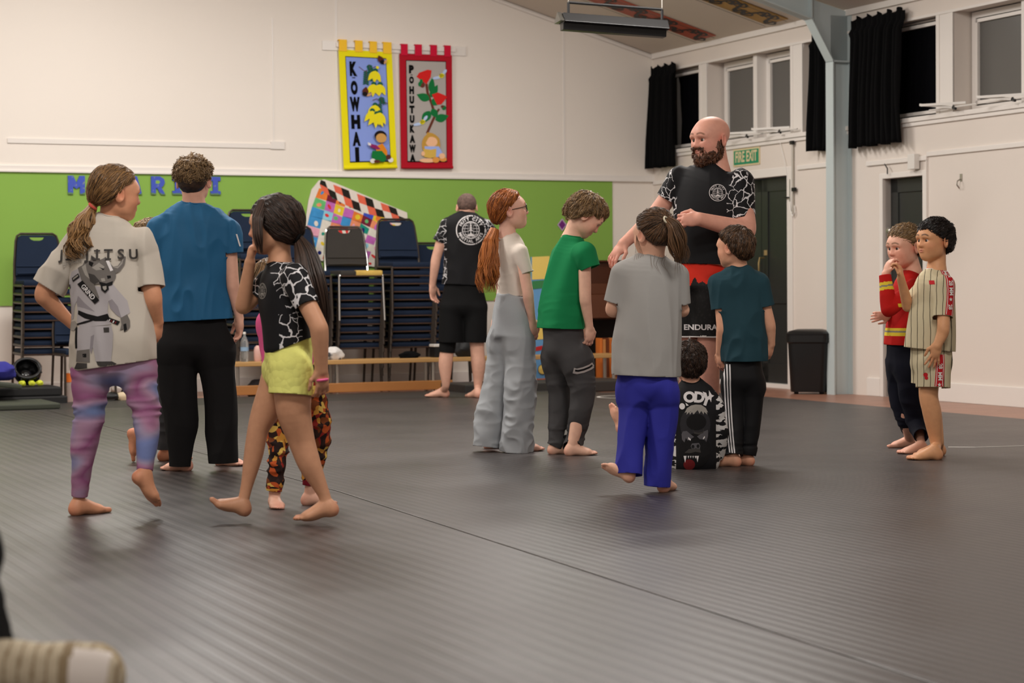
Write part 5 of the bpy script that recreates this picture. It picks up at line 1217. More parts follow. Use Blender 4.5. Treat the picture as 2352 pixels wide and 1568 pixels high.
        for i in range(n):
            q = rnd.uniform(0, 2*PI); ro = math.sqrt(rnd.uniform(.05, 1)); ph, ph2 = rnd.uniform(0, 6.28, 2); ln = rnd.uniform(.72, 1.0) if spread_end else 1.0; kk = max(6, int(m*ln))
            grp = math.floor(q/ (2*PI)*7); gp = grp*1.7
            w_ = wave*tt*(np.sin(wf*2*PI*tt+gp)+.35*np.sin(wf*3.3*PI*tt+ph2)); w2 = wave*.6*tt*np.cos(wf*2*PI*tt+gp*1.3)
            pth = cc+a*(rr2*ro*math.cos(q)+w_)[:, None]+b*(rr2*ro*math.sin(q)*.7+w2)[:, None]
            paths.append(pth[:kk]); rad.append(r*rnd.uniform(.7, 1.3)); tn.append(np.clip(.45*ro+rnd.uniform(-.2, .5)+.1*math.sin(gp*3), 0, 1))
        o = s.tubes(name, paths, rad, m_, tn, None, 4)
        return o
    def wisps(s, specs, m_, r=.0008, seed=1, name='loose_strands'):
        paths = []; rnd = np.random.RandomState(seed)
        for pts in specs:
            c = np.array([s.J(p) for p in pts]); ti = np.linspace(0, 1, len(c)); tt = np.linspace(0, 1, 14); q = np.stack([np.interp(tt, ti, c[:, i]) for i in range(3)], 1)
            for _ in range(3): q[1:-1] = (q[:-2]+2*q[1:-1]+q[2:])/4
            paths.append(q)
        return s.tubes(name, paths, r, m_, [rnd.uniform(.2, .9) for _ in paths], None, 4)
    def decal(s, layer, name, shapes, mats, c, ux, uy, parent, maxe=.012, off=.0018, dist=.4, step=.0001):
        """flat artwork wrapped on to a garment: c = centre (px), ux, uy = metre axes of the drawing; cast along -(ux x uy)"""
        V, F = s.mesh[layer]; bvh = s.bv.get(layer) if hasattr(s, 'bv') else None
        if bvh is None:
            s.bv = getattr(s, 'bv', {}); bvh = s.bv[layer] = BVHTree.FromPolygons([tuple(v) for v in V], [tuple(dict.fromkeys(map(int, f))) for f in F])
        step = step if len(shapes) > 14 else .0005; c = s.J(c); ux, uy = np.asarray(ux, float), np.asarray(uy, float); nv = nrm(np.cross(ux, uy)); out = MB()
        lx, ly = np.linalg.norm(ux), np.linalg.norm(uy)
        for i, (vs, fs, mi) in enumerate(shapes):
            bm = bmesh.new(); bv = [bm.verts.new((x*lx, y*ly, 0)) for x, y in vs]
            for f in fs:
                try: bm.faces.new([bv[q] for q in f])
                except ValueError: pass
            bmesh.ops.triangulate(bm, faces=bm.faces[:])
            for _ in range(6):
                es = [e for e in bm.edges if e.calc_length() > maxe]
                if not es: break
                bmesh.ops.subdivide_edges(bm, edges=es, cuts=1); bmesh.ops.triangulate(bm, faces=[f for f in bm.faces if len(f.verts) > 3])
            bm.verts.index_update(); co = []; ok = []
            for v in bm.verts:
                p = c+ux/lx*v.co.x+uy/ly*v.co.y; h_, n_, _, d_ = bvh.ray_cast(Vector(p+nv*dist), Vector(-nv), dist*2)
                if h_ is None or abs(n_.dot(Vector(nv))) < .02: ok.append(False); co.append(p)
                else: ok.append(True); co.append(np.array(h_)+nv*(off+step*i)+np.array(n_)*(.0004*(1 if n_.dot(Vector(nv)) > 0 else -1)))
            fl = [tuple(v.index for v in f.verts) for f in bm.faces if all(ok[v.index] for v in f.verts) and max((Vector(co[e.verts[0].index])-Vector(co[e.verts[1].index])).length for e in f.edges) < .09]
            out.add(co, fl, mi); bm.free()
        me = bpy.data.meshes.new(name); me.from_pydata([tuple(np.array(v)-s.o3) for v in out.v], [], out.f)
        for mm in (mats if isinstance(mats, (list, tuple)) else [mats]): me.materials.append(mm)
        me.polygons.foreach_set('material_index', out.mi); me.polygons.foreach_set('use_smooth', [True]*len(out.f))
        o = bpy.data.objects.new(name, me); C.objects.link(o); o.parent = parent; return o
def vec(dx, dy, dd=0.0): return nrm(V3(dx, dd, -dy))       # picture direction (x right, y down) plus depth
def fabric(name, rgb, var=.06, rough=.85, vs=7, bs=700, bump=.12): return mat(name, rgb, rough, .2, var=var, vscale=vs, bump=bump, bscale=bs)
def crackle_material(name, base=(20, 20, 23), line=(222, 220, 222), scale=11.0):
    t = NT(name, .7, .25); tc = t.n('TexCoord'); nz = t.n('TexNoise', Scale=14.0); nz.inputs['Detail'].default_value = 3; t.l(tc, 'Object', nz, 'Vector')
    mp = t.n('VectorMath', operation='MULTIPLY_ADD'); t.l(nz, 'Color', mp, 0); mp.inputs[1].default_value = (.07, .07, .07); t.l(tc, 'Object', mp, 2)
    vo = t.n('TexVoronoi', feature='DISTANCE_TO_EDGE', Scale=scale); t.l(mp, 'Vector', vo, 'Vector')
    n2 = t.n('TexNoise', Scale=9.0); t.l(tc, 'Object', n2, 'Vector'); th = t.math('MULTIPLY', t.math('SUBTRACT', n2.outputs['Fac'], .30), .2)
    ln = t.math('LESS_THAN', vo.outputs['Distance'], th); a = t.n('Attribute', attribute_name='zone'); ln = t.math('MULTIPLY', ln, t.math('GREATER_THAN', a.outputs['Fac'], .5)); t.out(t.mix(ln, base, line)); return t.m
# ---------------------------------------------------------------- the people
DOWN = V3(0, 0, -1)
H_BLOND = hair_material('dark_blond_hair', (62, 42, 24), (178, 134, 82)); H_BROWN = hair_material('brown_hair', (38, 26, 17), (118, 84, 55)); H_SAND = hair_material('sandy_hair', (88, 66, 42), (188, 154, 108))
H_BLACK = hair_material('black_hair', (12, 9, 8), (44, 32, 26)); H_DKBR = hair_material('dark_brown_hair', (24, 16, 12), (78, 54, 38)); H_RED = hair_material('red_hair', (104, 46, 14), (214, 130, 58)); H_BEARD = hair_material('brown_beard', (50, 28, 16), (132, 82, 50), .6); H_LTBR = hair_material('light_brown_hair', (60, 44, 28), (150, 114, 72))
M_CRACK = crackle_material('crackle_print_jersey', scale=20.0)

# 1. girl in the grey cartoon shirt and tie-dye leggings, from behind
p = p1 = Pers(8.67, 'person from behind in a pale stone T-shirt with rhino print and pink-blue leggings', (214, 156, 122))
R1 = V3(1, .1, 0)
p.head((268, 447, 0), .218, 62, pitch=-3, neck=(254, 520, .01), nr=.205, iris=(90, 70, 50))
p.tors('body', [((254, 518), 34, 28), ((250, 550), 74, 40), ((256, 680), 70, 46), ((262, 810), 74, 50)], R1)
p.limb('body', [((178, 558), 21), ((104, 666, -.02), 22), ((112, 690, 0), 21), ((164, 742, .06), 13)]); p.hand((164, 742, .06), vec(.5, .5, .6), vec(.8, -.2, .2), -1, .15, .5)
p.limb('body', [((320, 560), 21), ((348, 672, -.03), 23), ((352, 700, -.02), 21), ((361, 738, .02), 15)]); p.hand((361, 736, .02), vec(-.05, 1, .15), vec(-.9, .1, .4), 1, .155, 1.25, thumb=.9)
aL = p.footG(163, 1184, 42, .205, 1)
p.limb('body', [((212, 830), 34), ((204, 950), 29), ((193, 1010), 28), ((183, 1120, .02), 15), (aL, 14)])
aR = p.J((334, 1092, -.13))
p.limb('body', [((310, 830), 34), ((335, 940, -.02), 27), ((338, 990, -.06), 24), ((334, 1068, -.12), 15), (aR, 14)]); p.foot(aR, vec(.55, .72, .25), vec(-.62, .5, -.6), .19, side=-1, bend=.15)
p.build_body()
p.tors('shirt', [((254, 514), 50, 38), ((250, 548), 90, 48), ((252, 620), 88, 60), ((258, 700), 90, 66), ((262, 770), 96, 70), ((264, 838), 97, 66)], R1, flat1=True, n1=vec(.14, 1), capf=.5)
p.limb('shirt', [((176, 556), 34), ((140, 610, 0), 36), ((108, 660, -.01), 37)], .03, flat1=True)
p.limb('shirt', [((322, 560), 33), ((338, 610), 35), ((347, 662, -.02), 34)], .03, flat1=True)
p.collar('shirt', (254, 516, .01))
sh1 = p.cloth('shirt', 't_shirt', fabric('stone_jersey', (200, 192, 180)), folds=[(.017, (5, 5, 2.2), 1), (.008, (13, 13, 5), 2)], caps=[((264, 838), vec(.14, 1), .3), ((108, 660, -.01), vec(-.6, .8), .1), ((347, 662, -.02), vec(.15, 1), .1)])
p.neckband('shirt', fabric('stone_jersey', (200, 192, 180)), sh1)
td = NT('tie_dye_jersey', .7, .2); tcx = td.n('TexCoord'); mp_ = td.n('Mapping'); mp_.inputs['Rotation'].default_value = (0, .5, 0); mp_.inputs['Scale'].default_value = (3.0, 3, 7.0); td.l(tcx, 'Object', mp_, 'Vector'); nz = td.n('TexNoise', Scale=.9); nz.inputs['Detail'].default_value = 1; td.l(mp_, 'Vector', nz, 'Vector'); cr = td.n('ValToRGB'); e = cr.color_ramp.elements
e[0].position = .34; e[0].color = lin((112, 126, 176))+(1,); e[1].position = .68; e[1].color = lin((116, 132, 178))+(1,)
for pp, c_ in ((.42, (160, 148, 176)), (.48, (172, 128, 158)), (.54, (148, 88, 130)), (.60, (176, 142, 168))): x = e.new(pp); x.color = lin(c_)+(1,)
td.l(nz, 'Fac', cr, 'Fac'); td.out(cr.outputs['Color'])
p.tors('legs', [((262, 760), 84, 56), ((262, 825), 88, 60)], R1)
p.limb('legs', [((212, 838), 45), ((206, 905), 41), ((206, 950), 35), ((194, 1012), 32), ((188, 1070), 24), (p.o(aL, 2, -14), 19)], .03, flat1=True)
p.limb('legs', [((311, 838), 45), ((326, 900, -.01), 38), ((335, 940, -.02), 34), ((339, 990, -.06), 28), ((336, 1040, -.1), 22), ((333, 1080, -.12), 19)], .03, flat1=True)
wr = lambda z0, s_=.05: (lambda V: np.exp(-((V[:, 2]-z0)/s_)**2))
p.cloth('legs', 'leggings', td.m, folds=[(.011, (6, 6, 34), 3, wr(.46, .09)), (.003, (10, 10, 25), 4)], caps=[((181, 1138, .02), vec(-.1, 1), .06), ((333, 1080, -.12), vec(-.05, 1), .06)])
p.hair_cap(H_BLOND, t=.075, front=.34, side=.06, nape=-.26, amp=.004, seed=2, tie=(214, 473, -.05), ns=1300, sl=.16, sr=.0014, vol=(1, 1.02, 1.03), lift=.008)
p.tail([((216, 470, -.05), 8), ((200, 498, -.07), 18), ((186, 535, -.08), 30), ((180, 570, -.09), 32), ((190, 600, -.09), 24)], H_BLOND, 330, .0021, .020, 2.2, 5)
mb = MB(); c = p.J((213, 474, -.06)); mb.tube([c+(vec(.75, .65)*math.cos(q)+V3(0, 1, 0)*math.sin(q))*.017 for q in np.linspace(0, 2*PI, 16, endpoint=False)], .006, 6, closed=True); obj('hair_tie', mb, mat('coral_elastic', (222, 96, 84), .7), p.root, smooth=2)

# 2. tall boy in blue, from behind
p = p2 = Pers(10.75, 'person from behind in a steel blue T-shirt and wide black trousers', (228, 178, 156))
XR = V3(1, 0, 0)
p.head((445, 416, 0), .225, 4, neck=(446, 486, .01), nr=.245); p.hc_ = None
p.tors('body', [((446, 482), 34, 26), ((446, 512), 68, 34), ((446, 600), 60, 38), ((448, 740), 64, 42)], XR)
p.limb('body', [((366, 522), 20), ((352, 640), 16), ((366, 728, .02), 10)]); p.hand((366, 728, .02), vec(.1, 1, .1), vec(1, 0, 0), -1, .16, .5)
p.limb('body', [((524, 526), 18), ((534, 645, -.01), 15), ((537, 668), 15), ((550, 730, .02), 10)]); p.hand((550, 728, .02), vec(-.02, 1, .05), vec(-.85, .1, -.5), 1, .165, .45, thumb=.4)
aL = p.footG(440, 1081, -72, .20, 1); aR = p.footG(496, 1068, 116, .205, -1)
p.limb('body', [((408, 780), 34), ((414, 920), 25), (aL, 13)]); p.limb('body', [((490, 780), 34), ((504, 920), 25), (aR, 13)])
p.build_body()
p.tors('shirt', [((447, 478), 44, 32), ((446, 508), 82, 40), ((446, 580), 82, 47), ((447, 660), 76, 47), ((451, 735), 79, 47)], XR, flat1=True, capf=.5)
p.limb('shirt', [((366, 524), 26), ((350, 590), 27)], .03, flat1=True); p.limb('shirt', [((526, 524), 26), ((534, 582), 24)], .03, flat1=True)
p.collar('shirt', (446, 478, .01))
M_TEAL = fabric('blue_sports_jersey', (38, 98, 140), .05, .6)
sh2 = p.cloth('shirt', 't_shirt', M_TEAL, folds=[(.017, (6, 6, 1.8), 11), (.009, (16, 16, 7), 12)], caps=[((451, 735), vec(0, 1), .3), ((350, 590), vec(-.2, 1), .08), ((534, 582), vec(.1, 1), .08)])
p.neckband('shirt', M_TEAL, sh2)
p.tors('legs', [((448, 730), 66, 38), ((448, 790), 82, 52)], XR)
p.limb('legs', [((408, 800), 44), ((410, 880), 42), ((416, 960), 38), ((412, 1020), 31), ((411, 1070), 25)], .03, flat1=True)
p.limb('legs', [((492, 800), 44), ((505, 900), 40), ((510, 980), 37), ((512, 1062), 34)], .03, flat1=True)
M_BLKT = fabric('black_trouser_cotton', (22, 21, 22), .08)
p.cloth('legs', 'trousers', M_BLKT, folds=[(.013, (5, 5, 3), 13), (.004, (14, 14, 6), 14)], caps=[((411, 1070), vec(0, 1), .07), ((512, 1062), vec(0, 1), .09)])
p.hair_cap(H_SAND, t=.068, front=.36, side=.10, nape=-.02, amp=.010, freq=60, seed=4, ns=1500, sl=.05, sr=.0014, vol=(1, 1, 1.04), curl=.5, lift=.016, flow='out')
p.hair_cap(H_DKBR, t=.028, front=.30, side=-.02, nape=-.27, amp=.001, seed=5, ns=0, name='clipped_hair')

# 3. child mostly hidden between the first two
p = p3 = Pers(11.3, 'person almost hidden between stone T-shirt and blue T-shirt, only sandy hair and bare feet showing', (210, 146, 112))
F3 = V3(.1, -1, 0)
p.head((352, 552, 0), .215, 85, neck=(348, 605, 0), nr=.205)
p.tors('body', [((348, 604), 26, 24), ((350, 640), 52, 34), ((354, 760), 46, 36)], F3)
p.limb('body', [((352, 640, -.12), 15), ((350, 700, -.14), 13), ((368, 745, -.1), 9)]); p.hand((368, 745, -.1), vec(.4, 1), vec(0, 0, 1), 1, .13, .5)
p.limb('body', [((352, 640, .12), 15), ((350, 700, .14), 13), ((368, 745, .1), 9)]); p.hand((368, 745, .1), vec(.4, 1), vec(0, 0, -1), -1, .13, .5)
aR = p.footG(364, 1058, 82, .2, -1); aL = p.J((316, 1000, .05))
p.limb('body', [((358, 770, -.06), 30), ((378, 890, -.06), 22), (aR, 12)]); p.limb('body', [((352, 770, .06), 30), ((368, 900, .06), 22), (aL, 12)]); p.foot(aL, vec(.12, 1, .1), vec(-1, .1, -.1), .19, side=1)
p.build_body()
M_GREYT = fabric('grey_melange_jersey', (92, 92, 94)); M_GREYP = fabric('charcoal_sweat_cotton', (66, 66, 68))
p.tors('shirt', [((348, 606), 34, 26), ((350, 640), 58, 40), ((354, 720), 54, 42), ((356, 780), 54, 44)], F3, flat1=True)
p.cloth('shirt', 't_shirt', M_GREYT, folds=[(.010, (8, 8, 3), 15)], caps=[((356, 780), vec(0, 1), .2)])
p.tors('legs', [((356, 770), 50, 40), ((356, 800), 50, 40)], F3); p.limb('legs', [((360, 800, -.05), 36), ((380, 890, -.06), 27), ((374, 1030, -.03), 20)], .03, flat1=True); p.limb('legs', [((354, 800, .05), 36), ((368, 900, .06), 26), ((330, 985, .06), 18)], .03, flat1=True)
p.cloth('legs', 'trousers', M_GREYP, folds=[(.008, (10, 10, 20), 16)])
p.hair_cap(H_SAND, t=.075, front=.28, side=.0, nape=-.22, amp=.008, seed=6, ns=700, sl=.06, curl=.3)

# 4. girl walking left in crackle jersey and yellow shorts
p = p4 = Pers(8.3, 'person walking in a black crackle-print jersey and pale yellow shorts, long dark ponytail', (200, 150, 118))
R4 = V3(-.17, .985, 0)
p.head((629, 520, 0), .222, -82, pitch=-2, neck=(642, 612, 0), nr=.19, iris=(40, 26, 20), ears=False)
p.tors('body', [((644, 612), 34, 28), ((646, 645), 62, 40), ((654, 720), 56, 46), ((662, 810), 58, 48)], R4)
p.limb('body', [((676, 640, -.13), 23), ((727, 740, -.19), 21), ((734, 765, -.19), 21), ((738, 850, -.15), 15)]); p.hand((738, 848, -.15), vec(.05, 1, .15), vec(-.5, 0, .85), -1, .145, .55, thumb=.3)
p.limb('body', [((614, 644, .12), 22), ((562, 702, .08), 19), ((560, 690, .06), 18), ((574, 604, .01), 13)]); p.hand((574, 604, .01), vec(.10, -1, 0), vec(.9, 0, .1), 1, .13, 1.35, thumb=.8)
aF = p.J((558, 1153, .03)); p.foot(aF, vec(-.90, -.30, -.05), vec(-.28, .95, 0), .185, side=-1, bend=.45)
p.limb('body', [((646, 860, .07), 42), ((612, 940, .06), 34), ((593, 985, .05), 25), ((582, 1045, .05), 22.5), ((566, 1120, .04), 14), (aF, 13)], .015)
aN = p.J((750, 1156, -.04)); p.foot(aN, vec(-1, .17, -.05), vec(.15, 1, 0), .195, side=1, bend=.12)
p.limb('body', [((672, 860, -.07), 46), ((674, 940, -.07), 40), ((692, 1010, -.05), 31), ((711, 1066, -.05), 26.5), ((742, 1130, -.04), 15), (aN, 14)], .015)
p.build_body()
p.tors('shirt', [((645, 614), 44, 34), ((646, 642), 72, 46), ((650, 690), 70, 57), ((656, 740), 66, 57), ((661, 796), 66, 58)], R4, flat1=True, n1=vec(.36, .93), capf=.5)
p.limb('shirt', [((678, 636, -.13), 34), ((706, 702, -.17), 26)], .03, flat1=True); p.limb('shirt', [((614, 646, .12), 28), ((584, 682, .10), 24)], .03, flat1=True)
p.collar('shirt', (641, 608, 0))
def z4(V):
    return np.clip(.5+(np.maximum(.09-np.linalg.norm(np.cross(V-p4.J((678, 636, -.13)), nrm(p4.J((706, 702, -.17))-p4.J((678, 636, -.13)))), axis=1), np.maximum((.045-np.abs(V[:, 0]-(p4.J((668, 740, -.1))[0])))*((V[:, 1] < p4.Y)*1.0)*(V[:, 2] < .85), .06-np.linalg.norm(V-p4.J((588, 672, .1)), axis=1))))*12, 0, 1)
sh4 = p.cloth('shirt', 'rash_guard', M_CRACK, folds=[(.008, (9, 9, 4), 21)], caps=[((661, 796), vec(.36, .93), .25), ((706, 702, -.17), vec(.37, .9), .07), ((584, 682, .10), vec(-.6, .8), .07)], attr={'zone': z4})
p.neckband('shirt', M_BLKT, sh4)
ys = NT('quilted_yellow_jersey', .85, .2); ys.b.inputs['Base Color'].default_value = lin((226, 226, 128))+(1,); vo = ys.n('TexVoronoi', Scale=34.0); tcx = ys.n('TexCoord'); ys.l(tcx, 'Object', vo, 'Vector'); bp = ys.n('Bump'); bp.inputs['Strength'].default_value = .7; bp.inputs['Distance'].default_value = .006; bp.invert = True; ys.l(vo, 'Distance', bp, 'Height'); ys.l(bp, 'Normal', ys.b, 'Normal')
p.tors('legs', [((665, 782), 60, 52), ((662, 850), 64, 56)], R4); p.limb('legs', [((672, 850, -.07), 50), ((668, 906, -.08), 49)], .02, flat1=True); p.limb('legs', [((648, 850, .07), 46), ((640, 900, .07), 36)], .02, flat1=True)
p.cloth('legs', 'shorts', ys.m, folds=[(.010, (9, 9, 5), 23)], caps=[((668, 906, -.08), vec(-.1, 1), .11), ((640, 900, .07), vec(-.1, 1), .09)])
H_ESP = hair_material('espresso_hair', (18, 13, 10), (76, 54, 42)); p.hair_cap(H_ESP, t=.075, front=.22, side=-.26, nape=-.40, amp=.004, seed=7, tie=(683, 547, -.01), ns=1400, sl=.15, sr=.0014, vol=(1.02, 1.03, 1.03))
p.tail([((604, 462, -.05), 10), ((590, 500, -.11), 13), ((592, 545, -.125), 11), ((600, 590, -.11), 5)], H_ESP, 150, .0018, .004, 1.0, 31, 'side_lock')
p.tail([((684, 545, -.02), 10), ((702, 585, -.07), 27), ((716, 650, -.12), 34), ((732, 720, -.10), 30), ((738, 790, -.06), 12)], H_ESP, 420, .0020, .006, 1.2, 8)
p.wisps([[(640, 450, 0), (668, 452, 0), (690, 485, 0), (700, 500, 0)], [(645, 452, 0), (672, 460, 0), (688, 480, 0)]], H_DKBR, .0013, 4)
mb = MB(); c = p.J((684, 548, -.03)); mb.tube([c+(vec(.5, -.85)*math.cos(q)+V3(0, 1, 0)*math.sin(q))*.02 for q in np.linspace(0, 2*PI, 16, endpoint=False)], .007, 6, closed=True); obj('hair_tie', mb, M_BLACK, p.root, smooth=2)
mb = MB(); c = p.J((739, 872, -.14)); mb.tube([c+(V3(1, 0, .1)*math.cos(q)*.75+V3(0, 1, 0)*math.sin(q))*.03 for q in np.linspace(0, 2*PI, 18, endpoint=False)], .006, 6, closed=True); obj('wristband', mb, mat('pink_rubber', (232, 96, 150), .5), p.root, smooth=2)

# 5. small child behind her in leaf-print leggings
p = p5 = Pers(8.97, 'small person behind the yellow shorts in autumn leaf leggings with dark red cuffs', (226, 178, 156))
p.head((622, 648, .02), .195, 178, neck=(640, 705, 0), nr=.205)
p.tors('body', [((642, 704), 26, 22), ((650, 735), 54, 32), ((660, 880), 48, 34)], XR)
p.limb('body', [((612, 738), 15), ((612, 800, .02), 13), ((622, 850, -.02), 9)]); p.hand((622, 850, -.02), vec(.3, 1), vec(.9, 0, 0), 1, .12, .6)
p.limb('body', [((698, 738), 15), ((712, 800, .02), 13), ((704, 850, -.02), 9)]); p.hand((704, 850, -.02), vec(-.3, 1), vec(-.9, 0, 0), -1, .12, .6)
aL = p.footG(628, 1163, 165, .155, -1); aR = p.footG(694, 1160, 82, .165, 1)
p.limb('body', [((638, 890), 28), ((640, 1000), 22), (aL, 13)]); p.limb('body', [((708, 890), 28), ((732, 985, .02), 22), (aR, 13)])
p.build_body()
fl = NT('leaf_print_jersey', .8, .2); tcx = fl.n('TexCoord'); nz = fl.n('TexNoise', Scale=9.0); fl.l(tcx, 'Object', nz, 'Vector'); ma = fl.n('VectorMath', operation='MULTIPLY_ADD'); fl.l(nz, 'Color', ma, 0); ma.inputs[1].default_value = (.12, .12, .12); fl.l(tcx, 'Object', ma, 2)
vo = fl.n('TexVoronoi', Scale=44.0); fl.l(ma, 'Vector', vo, 'Vector'); sp_ = fl.n('SeparateColor'); fl.l(vo, 'Color', sp_, 'Color'); cr = fl.n('ValToRGB'); cr.color_ramp.interpolation = 'CONSTANT'; e = cr.color_ramp.elements; e[0].color = lin((40, 26, 24))+(1,); e[1].position = .30; e[1].color = lin((120, 62, 30))+(1,)
for pp, c_ in ((.42, (186, 84, 40)), (.55, (202, 142, 60)), (.66, (52, 34, 30)), (.82, (222, 184, 92)), (.90, (140, 40, 34))): x = e.new(pp); x.color = lin(c_)+(1,)
fl.l(sp_, 'Red', cr, 'Fac'); fl.out(cr.outputs['Color']); M_MAROON = fabric('maroon_rib_cuff', (122, 24, 40))
p.tors('legs', [((665, 850), 54, 38), ((668, 890), 56, 40)], XR); p.limb('legs', [((640, 900), 34), ((640, 1000), 28), (p.o(aL, 8, -85), 23), (p.o(aL, 0, -16), 18)], .03, flat1=True); p.limb('legs', [((708, 900), 34), ((734, 985, .02), 29), (p.o(aR, 9, -75), 26), (p.o(aR, 0, -22), 17)], .03, flat1=True)
zc_ = p.J((622, 1124))[2]; zd_ = p.J((712, 1102))[2]
p.cloth('legs', 'leggings', [fl.m, M_MAROON], folds=[(.008, (10, 10, 26), 24)], caps=[((622, 1144), vec(0, 1), .06), ((712, 1122), vec(0, 1), .06)], faces=lambda c: np.where(c[:, 0] < p5.J((670, 1000))[0], c[:, 2] < zc_, c[:, 2] < zd_))
M_PINK = fabric('pink_jersey', (226, 96, 150)); p.tors('shirt', [((642, 708), 36, 26), ((650, 735), 60, 36), ((655, 800), 55, 38), ((657, 880), 55, 40)], XR, flat1=True); p.limb('shirt', [((612, 738), 19), ((612, 800, .02), 16), ((620, 846, -.02), 13)], flat1=True); p.limb('shirt', [((698, 738), 19), ((710, 800, .02), 16), ((704, 846, -.02), 13)], flat1=True)
p.cloth('shirt', 'long_sleeve_top', M_PINK, folds=[(.008, (9, 9, 4), 25)])
p.hair_cap(H_LTBR, t=.07, front=.30, side=-.1, nape=-.32, amp=.006, seed=9, ns=500, sl=.08, curl=.3)
p.tail([((598, 610, -.03), 14), ((588, 640, -.06), 18), ((592, 680, -.06), 16), ((600, 712, -.05), 10)], H_LTBR, 140, .002, .014, 2.0, 12, 'long_lock')

# 6. man at the bench, from behind
p = p6 = Pers(17.8, 'person from behind at the bench in a black top with round white back emblem', (226, 178, 156), vox=.005)
p.head((1072, 477, .03), .232, -6, pitch=-22, neck=(1073, 500, 0), nr=.25, child=0)
p.tors('body', [((1073, 498), 24, 18), ((1071, 515), 44, 22), ((1069, 590), 42, 25), ((1064, 670), 44, 26)], XR)
p.limb('body', [((1024, 518), 13), ((1002, 592), 11.5), ((999, 612), 11), ((993, 655, .03), 7.5)]); p.hand((993, 654, .03), vec(.02, 1, .1), vec(.8, 0, -.6), -1, .185, .4)
p.limb('body', [((1118, 518), 13), ((1142, 592), 11.5), ((1148, 650, .03), 7.5)]); p.hand((1148, 650, .03), vec(0, 1, .1), vec(-1, 0, 0), 1, .185, .4)
aL = p.footG(1031, 912, -78, .235, 1); aR = p.footG(1103, 914, -28, .235, -1)
p.limb('body', [((1036, 700), 24), ((1027, 800), 16.5), ((1023, 838), 16), ((1024, 885), 9), (aL, 8.5)]); p.limb('body', [((1092, 700), 24), ((1096, 800), 16.5), ((1099, 838), 16.5), ((1098, 888), 9), (aR, 8.5)])
p.build_body()
p.tors('shirt', [((1073, 494), 26, 21), ((1071, 514), 51, 27), ((1069, 560), 48, 30), ((1067, 610), 47, 29), ((1065, 654), 49, 29)], XR, flat1=True, capf=.5); p.limb('shirt', [((1024, 520), 16.5), ((1006, 554), 15.5)], .03, flat1=True); p.limb('shirt', [((1118, 520), 16.5), ((1136, 554), 15.5)], .03, flat1=True)
sh6 = p.cloth('shirt', 'rash_guard', M_CRACK, vox=.008, folds=[(.013, (6, 6, 4), 31)], caps=[((1065, 654), vec(0, 1), .3), ((1006, 554), vec(-.5, .9), .08), ((1136, 554), vec(.5, .9), .08)], attr={'zone': lambda V: np.clip(.5+(np.abs(V[:, 0]-p6.J((1070, 560))[0])-.165)*25, 0, 1)})
p.tors('legs', [((1065, 652), 43, 24), ((1064, 700), 54, 32)], XR); p.limb('legs', [((1037, 712), 27), ((1036, 786), 28)], .03, flat1=True); p.limb('legs', [((1092, 712), 27), ((1092, 786), 27)], .03, flat1=True)
M_BLKS = fabric('black_short_cotton', (17, 17, 18), .1); p.cloth('legs', 'shorts', M_BLKS, vox=.008, folds=[(.010, (6, 6, 3), 32)], caps=[((1036, 786), vec(0, 1), .13), ((1092, 786), vec(0, 1), .13)])
p.limb('tights', [((1030, 770), 20), ((1026, 809), 18.5)], flat1=True); p.cloth('tights', 'knee_tights', M_BLKS, vox=.007, caps=[((1026, 809), vec(0, 1), .09)])
p.hair_cap(hair_material('cropped_brown_hair', (70, 52, 46), (128, 100, 88), .8), t=.022, front=.3, side=.02, nape=-.22, amp=.001, seed=13, ns=0, vox=.005)

# 7. red haired girl with glasses
p = p7 = Pers(11.86, 'person with long red ponytail and glasses in cream T-shirt and pale grey wide trousers', (238, 190, 170))
R7 = V3(.57, -.82, 0)
p.head((1171, 484, 0), .222, 86, pitch=10, neck=(1164, 548, 0), nr=.205, iris=(80, 90, 100), brow=(170, 100, 60))
p.tors('body', [((1165, 546), 24, 20), ((1170, 572), 44, 27), ((1174, 680), 38, 27)], R7)
p.limb('body', [((1196, 582, -.12), 13), ((1212, 668, -.13), 13), ((1214, 688, -.12), 12.5), ((1223, 738, -.08), 8)]); p.hand((1223, 736, -.08), vec(.1, 1, .1), vec(-.6, 0, .8), 1, .15, .5)
p.limb('body', [((1146, 576, .12), 15), ((1150, 660, .16), 12), ((1165, 720, .16), 8)]); p.hand((1165, 720, .16), vec(.1, 1), vec(.6, 0, -.8), -1, .15, .5)
aR = p.footG(1180, 1037, 72, .205, -1); aL = p.footG(1112, 1030, 66, .2, 1)
p.limb('body', [((1195, 740, -.05), 22), ((1192, 890, -.05), 20), (aR, 11)]); p.limb('body', [((1150, 740, .05), 22), ((1140, 890, .05), 20), (aL, 11)])
p.build_body()
p.tors('shirt', [((1165, 548), 33, 24), ((1170, 576), 50, 30), ((1174, 630), 43, 31), ((1176, 680), 42, 31)], R7, flat1=True, capf=.5); p.limb('shirt', [((1196, 578, -.12), 20), ((1212, 626, -.13), 17)], .03, flat1=True); p.limb('shirt', [((1146, 578, .12), 20), ((1148, 626, .15), 17)], .03, flat1=True)
p.collar('shirt', (1164, 545, 0))
tee = p.cloth('shirt', 't_shirt', fabric('cream_cotton', (230, 219, 207)), folds=[(.013, (9, 9, 4), 41), (.004, (14, 14, 22), 42, wr(.92, .12))], caps=[((1176, 680), vec(0, 1), .2), ((1212, 626, -.13), vec(.3, 1), .06)])
p.neckband('shirt', fabric('cream_cotton', (230, 219, 207)), tee)
p.tors('legs', [((1175, 683), 45, 33), ((1171, 715), 54, 38), ((1170, 770), 60, 42)], R7, capf=.3)
